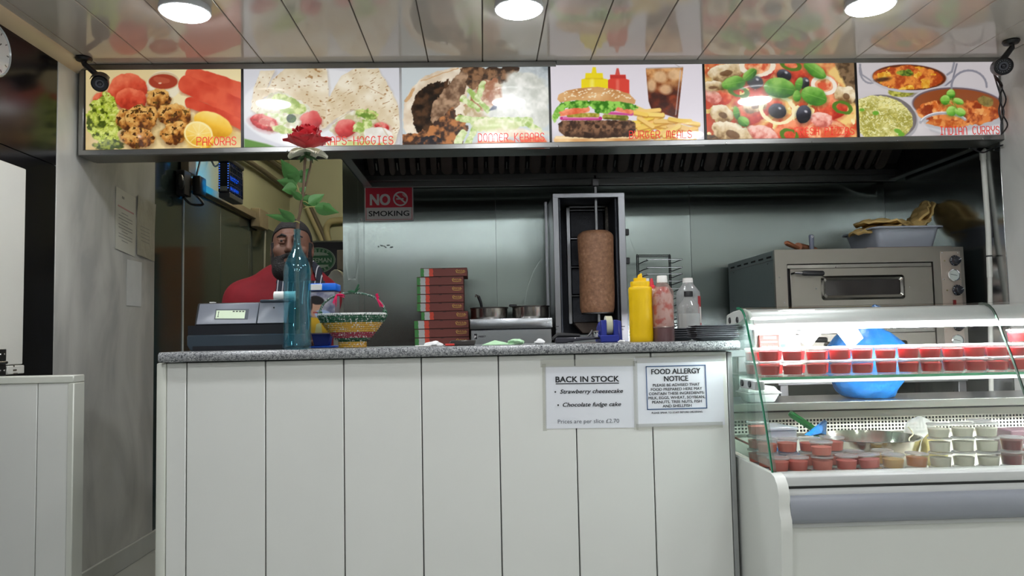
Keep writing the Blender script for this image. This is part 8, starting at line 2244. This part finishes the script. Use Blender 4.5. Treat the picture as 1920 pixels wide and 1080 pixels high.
part('tshirt', np_mesh('tshirt', *snets(*[a.astype(float) for a in T_.a], T_.F), cloth_red, off=person.location), None, person, 'red short-sleeved T-shirt')
L_ = SD(axis((X0p, X1p, .012)), axis((3.2, 3.72, .012)), axis((.05, 1.0, .014)))
legs_sd(L_, .014, feet=False); L_.ell((CXp, 3.47, .93), (.185, .138, .13), .04); L_.F = np.maximum(L_.F, np.maximum(L_.a[2][None, None, :] - .97, .075 - L_.a[2][None, None, :]))
part('trousers', np_mesh('trousers', *snets(*[a.astype(float) for a in L_.a], L_.F), mat('trousers_black', (26, 26, 30), .8), off=person.location), None, person, 'dark trousers')
Fo = SD(axis((X0p, X1p, .008)), axis((3.2, 3.7, .008)), axis((-.02, .14, .006)))
for sg_ in (-1, 1):
    an = (CXp + sg_ * .11, 3.50, .09); Fo.cap((an[0], an[1] + .03, .046), (an[0] + sg_ * .02, an[1] - .16, .036), .046, .040, .0)
Fo.F = np.maximum(Fo.F, .001 - Fo.a[2][None, None, :])
part('shoes', np_mesh('shoes', *snets(*[a.astype(float) for a in Fo.a], Fo.F), mat('shoe_black', (20, 20, 22), .5), off=person.location), None, person, 'dark shoes', kind='stuff')
# hair and beard
hx_ = axis((HX - .13, HX + .13, .0032)); hy_ = axis((HY - .15, HY + .16, .0032)); hz2 = axis((HZ - .16, HZ + .17, .0032))
Hh = SD(hx_, hy_, hz2); head_sd(Hh, .0045, feat=False)
G_ = np.meshgrid(hx_ - HX, hy_ - HY, hz2 - HZ, indexing='ij')
lx_, ly_, lz2 = (sum(RHn[i][j] * G_[i] for i in range(3)) for j in range(3))
wv = .004 * np.sin(70 * lx_) * np.sin(60 * ly_ + 1)
hairline = np.where(ly_ < -.02, .086 - .02 * np.clip((ly_ + .09) / .07, 0, 1), np.where(ly_ < .035, .066 - (ly_ + .02) * 1.1 + .0 * lx_, -.01)) + wv
hm = np.maximum(Hh.F, (hairline - lz2) * .7)
part('hair', np_mesh('hair', *snets(hx_, hy_, hz2, hm.astype(np.float32)), mat('hair_black', (22, 19, 19), .75, var=.3, scale=60, bump=.5, bscale=160), off=person.location), None, person, 'short black hair')
Hb = SD(hx_, hy_, hz2); head_sd(Hb, .009, feat=False); Hb.cap(hp_(-.03, -.066, -.100), hp_(.03, -.066, -.100), .030, None, .03)
Hb.cap(hp_(-.036, -.088, -.060), hp_(-.004, -.104, -.038), .006, .009, .01); Hb.cap(hp_(.036, -.088, -.060), hp_(.004, -.104, -.038), .006, .009, .01)
low = np.maximum(lz2 + .034 + .5 * np.clip(.045 - np.abs(lx_), -1, .045) * 1.0 - .02 + wv, ly_ - .012)
side_ = np.maximum(np.abs(np.abs(lx_) - .07) - .02, np.maximum(lz2 - .03, np.abs(ly_ + .004) - .018))
mst = np.maximum(np.maximum(np.abs(lz2 + .040 + .25 * np.abs(lx_)) - .009, np.abs(lx_) - .040), ly_ + .07)
reg_ = np.minimum(np.minimum(np.maximum(low, lz2 + .040), side_), mst)
mouth = np.sqrt((lx_ / 1.9) ** 2 + ((lz2 + .060)) ** 2) - .0105
bmF = np.maximum(Hb.F, np.maximum(reg_ * .7, -np.maximum(mouth, ly_ + .05)))
part('beard', np_mesh('beard', *snets(hx_, hy_, hz2, bmF.astype(np.float32)), MATS['hair_black'], off=person.location), None, person, 'full dark beard and moustache')
for sx in (-1, 1):
    e_ = hp_(sx * .031, -.0845, .020)
    ey = part('eye', MB().ellipsoid(e_, (.0108, .0100, .0040), 16, 12), mat('eye_white', (150, 138, 128), .25), person, 'eye')
    i_ = hp_(sx * .031, -.0925, .020); part('iris', MB().ellipsoid(i_, (.0054, .0028, .0054), 14, 10), mat('iris_brown', (30, 20, 16), .15), ey)
    part('eyebrow', MB().tube([hp_(sx * .014, -.092, .040), hp_(sx * .030, -.092, .046), hp_(sx * .050, -.078, .038)], [.0045, .0052, .0028], 8), MATS['hair_black'], person)
# apron
def stripes():
    m, nt, out = _nodes('apron_stripe'); N, L = nt.nodes, nt.links
    p = N.new('ShaderNodeBsdfPrincipled'); L.new(p.outputs[0], out.inputs[0]); p.inputs['Roughness'].default_value = .8; tc = N.new('ShaderNodeTexCoord'); w = N.new('ShaderNodeTexWave'); w.inputs['Scale'].default_value = 14.5; w.bands_direction = 'X'; w.inputs['Distortion'].default_value = .05
    L.new(tc.outputs['Object'], w.inputs['Vector']); cr = N.new('ShaderNodeValToRGB'); cr.color_ramp.interpolation = 'CONSTANT'; e = cr.color_ramp.elements; e[0].color = (*lin((40, 44, 58)), 1); e[1].position = .93; e[1].color = (*lin((206, 206, 210)), 1)
    L.new(w.outputs['Fac'], cr.inputs[0]); L.new(cr.outputs[0], p.inputs['Base Color']); return m
A_ = SD(axis((X0p, X1p, .008)), axis((3.14, 3.72, .008)), axis((.45, 1.46, .008)))
torso_sd(A_, .020); A_.cap((CXp - .1, 3.36, .9), (CXp - .12, 3.36, .5), .10, .11, .06); A_.cap((CXp + .1, 3.36, .9), (CXp + .12, 3.36, .5), .10, .11, .06)
xg, yg, zg_ = (A_.a[0][:, None, None], A_.a[1][None, :, None], A_.a[2][None, None, :])
bw = np.where(zg_ > 1.1, .098, .098 + np.clip((1.1 - zg_) * .9, 0, .16))
A_.F = np.maximum(np.maximum(A_.F, np.abs(xg - (HX + .01)) - bw), np.maximum(zg_ - 1.372, yg - 3.44))
apm = stripes()
ap = part('apron', np_mesh('apron', *snets(*[a.astype(float) for a in A_.a], A_.F), apm, off=person.location), None, person, 'navy and white striped apron')
S_ = SD(axis((X0p, X1p, .006)), axis((3.14, 3.60, .006)), axis((1.30, 1.50, .006)))
torso_sd(S_, .019)
xs2 = S_.a[0][:, None, None]; z2_ = S_.a[2][None, None, :]
S_.F = np.maximum(np.maximum(S_.F, np.abs(np.abs(xs2 - (HX + .005)) - (.086 - (z2_ - 1.36) * .35)) - .014), np.maximum(1.36 - z2_, S_.a[1][None, :, None] - 3.50))
part('strap', np_mesh('strap', *snets(*[a.astype(float) for a in S_.a], S_.F), apm, off=person.location), None, ap, 'apron neck strap', kind='stuff')
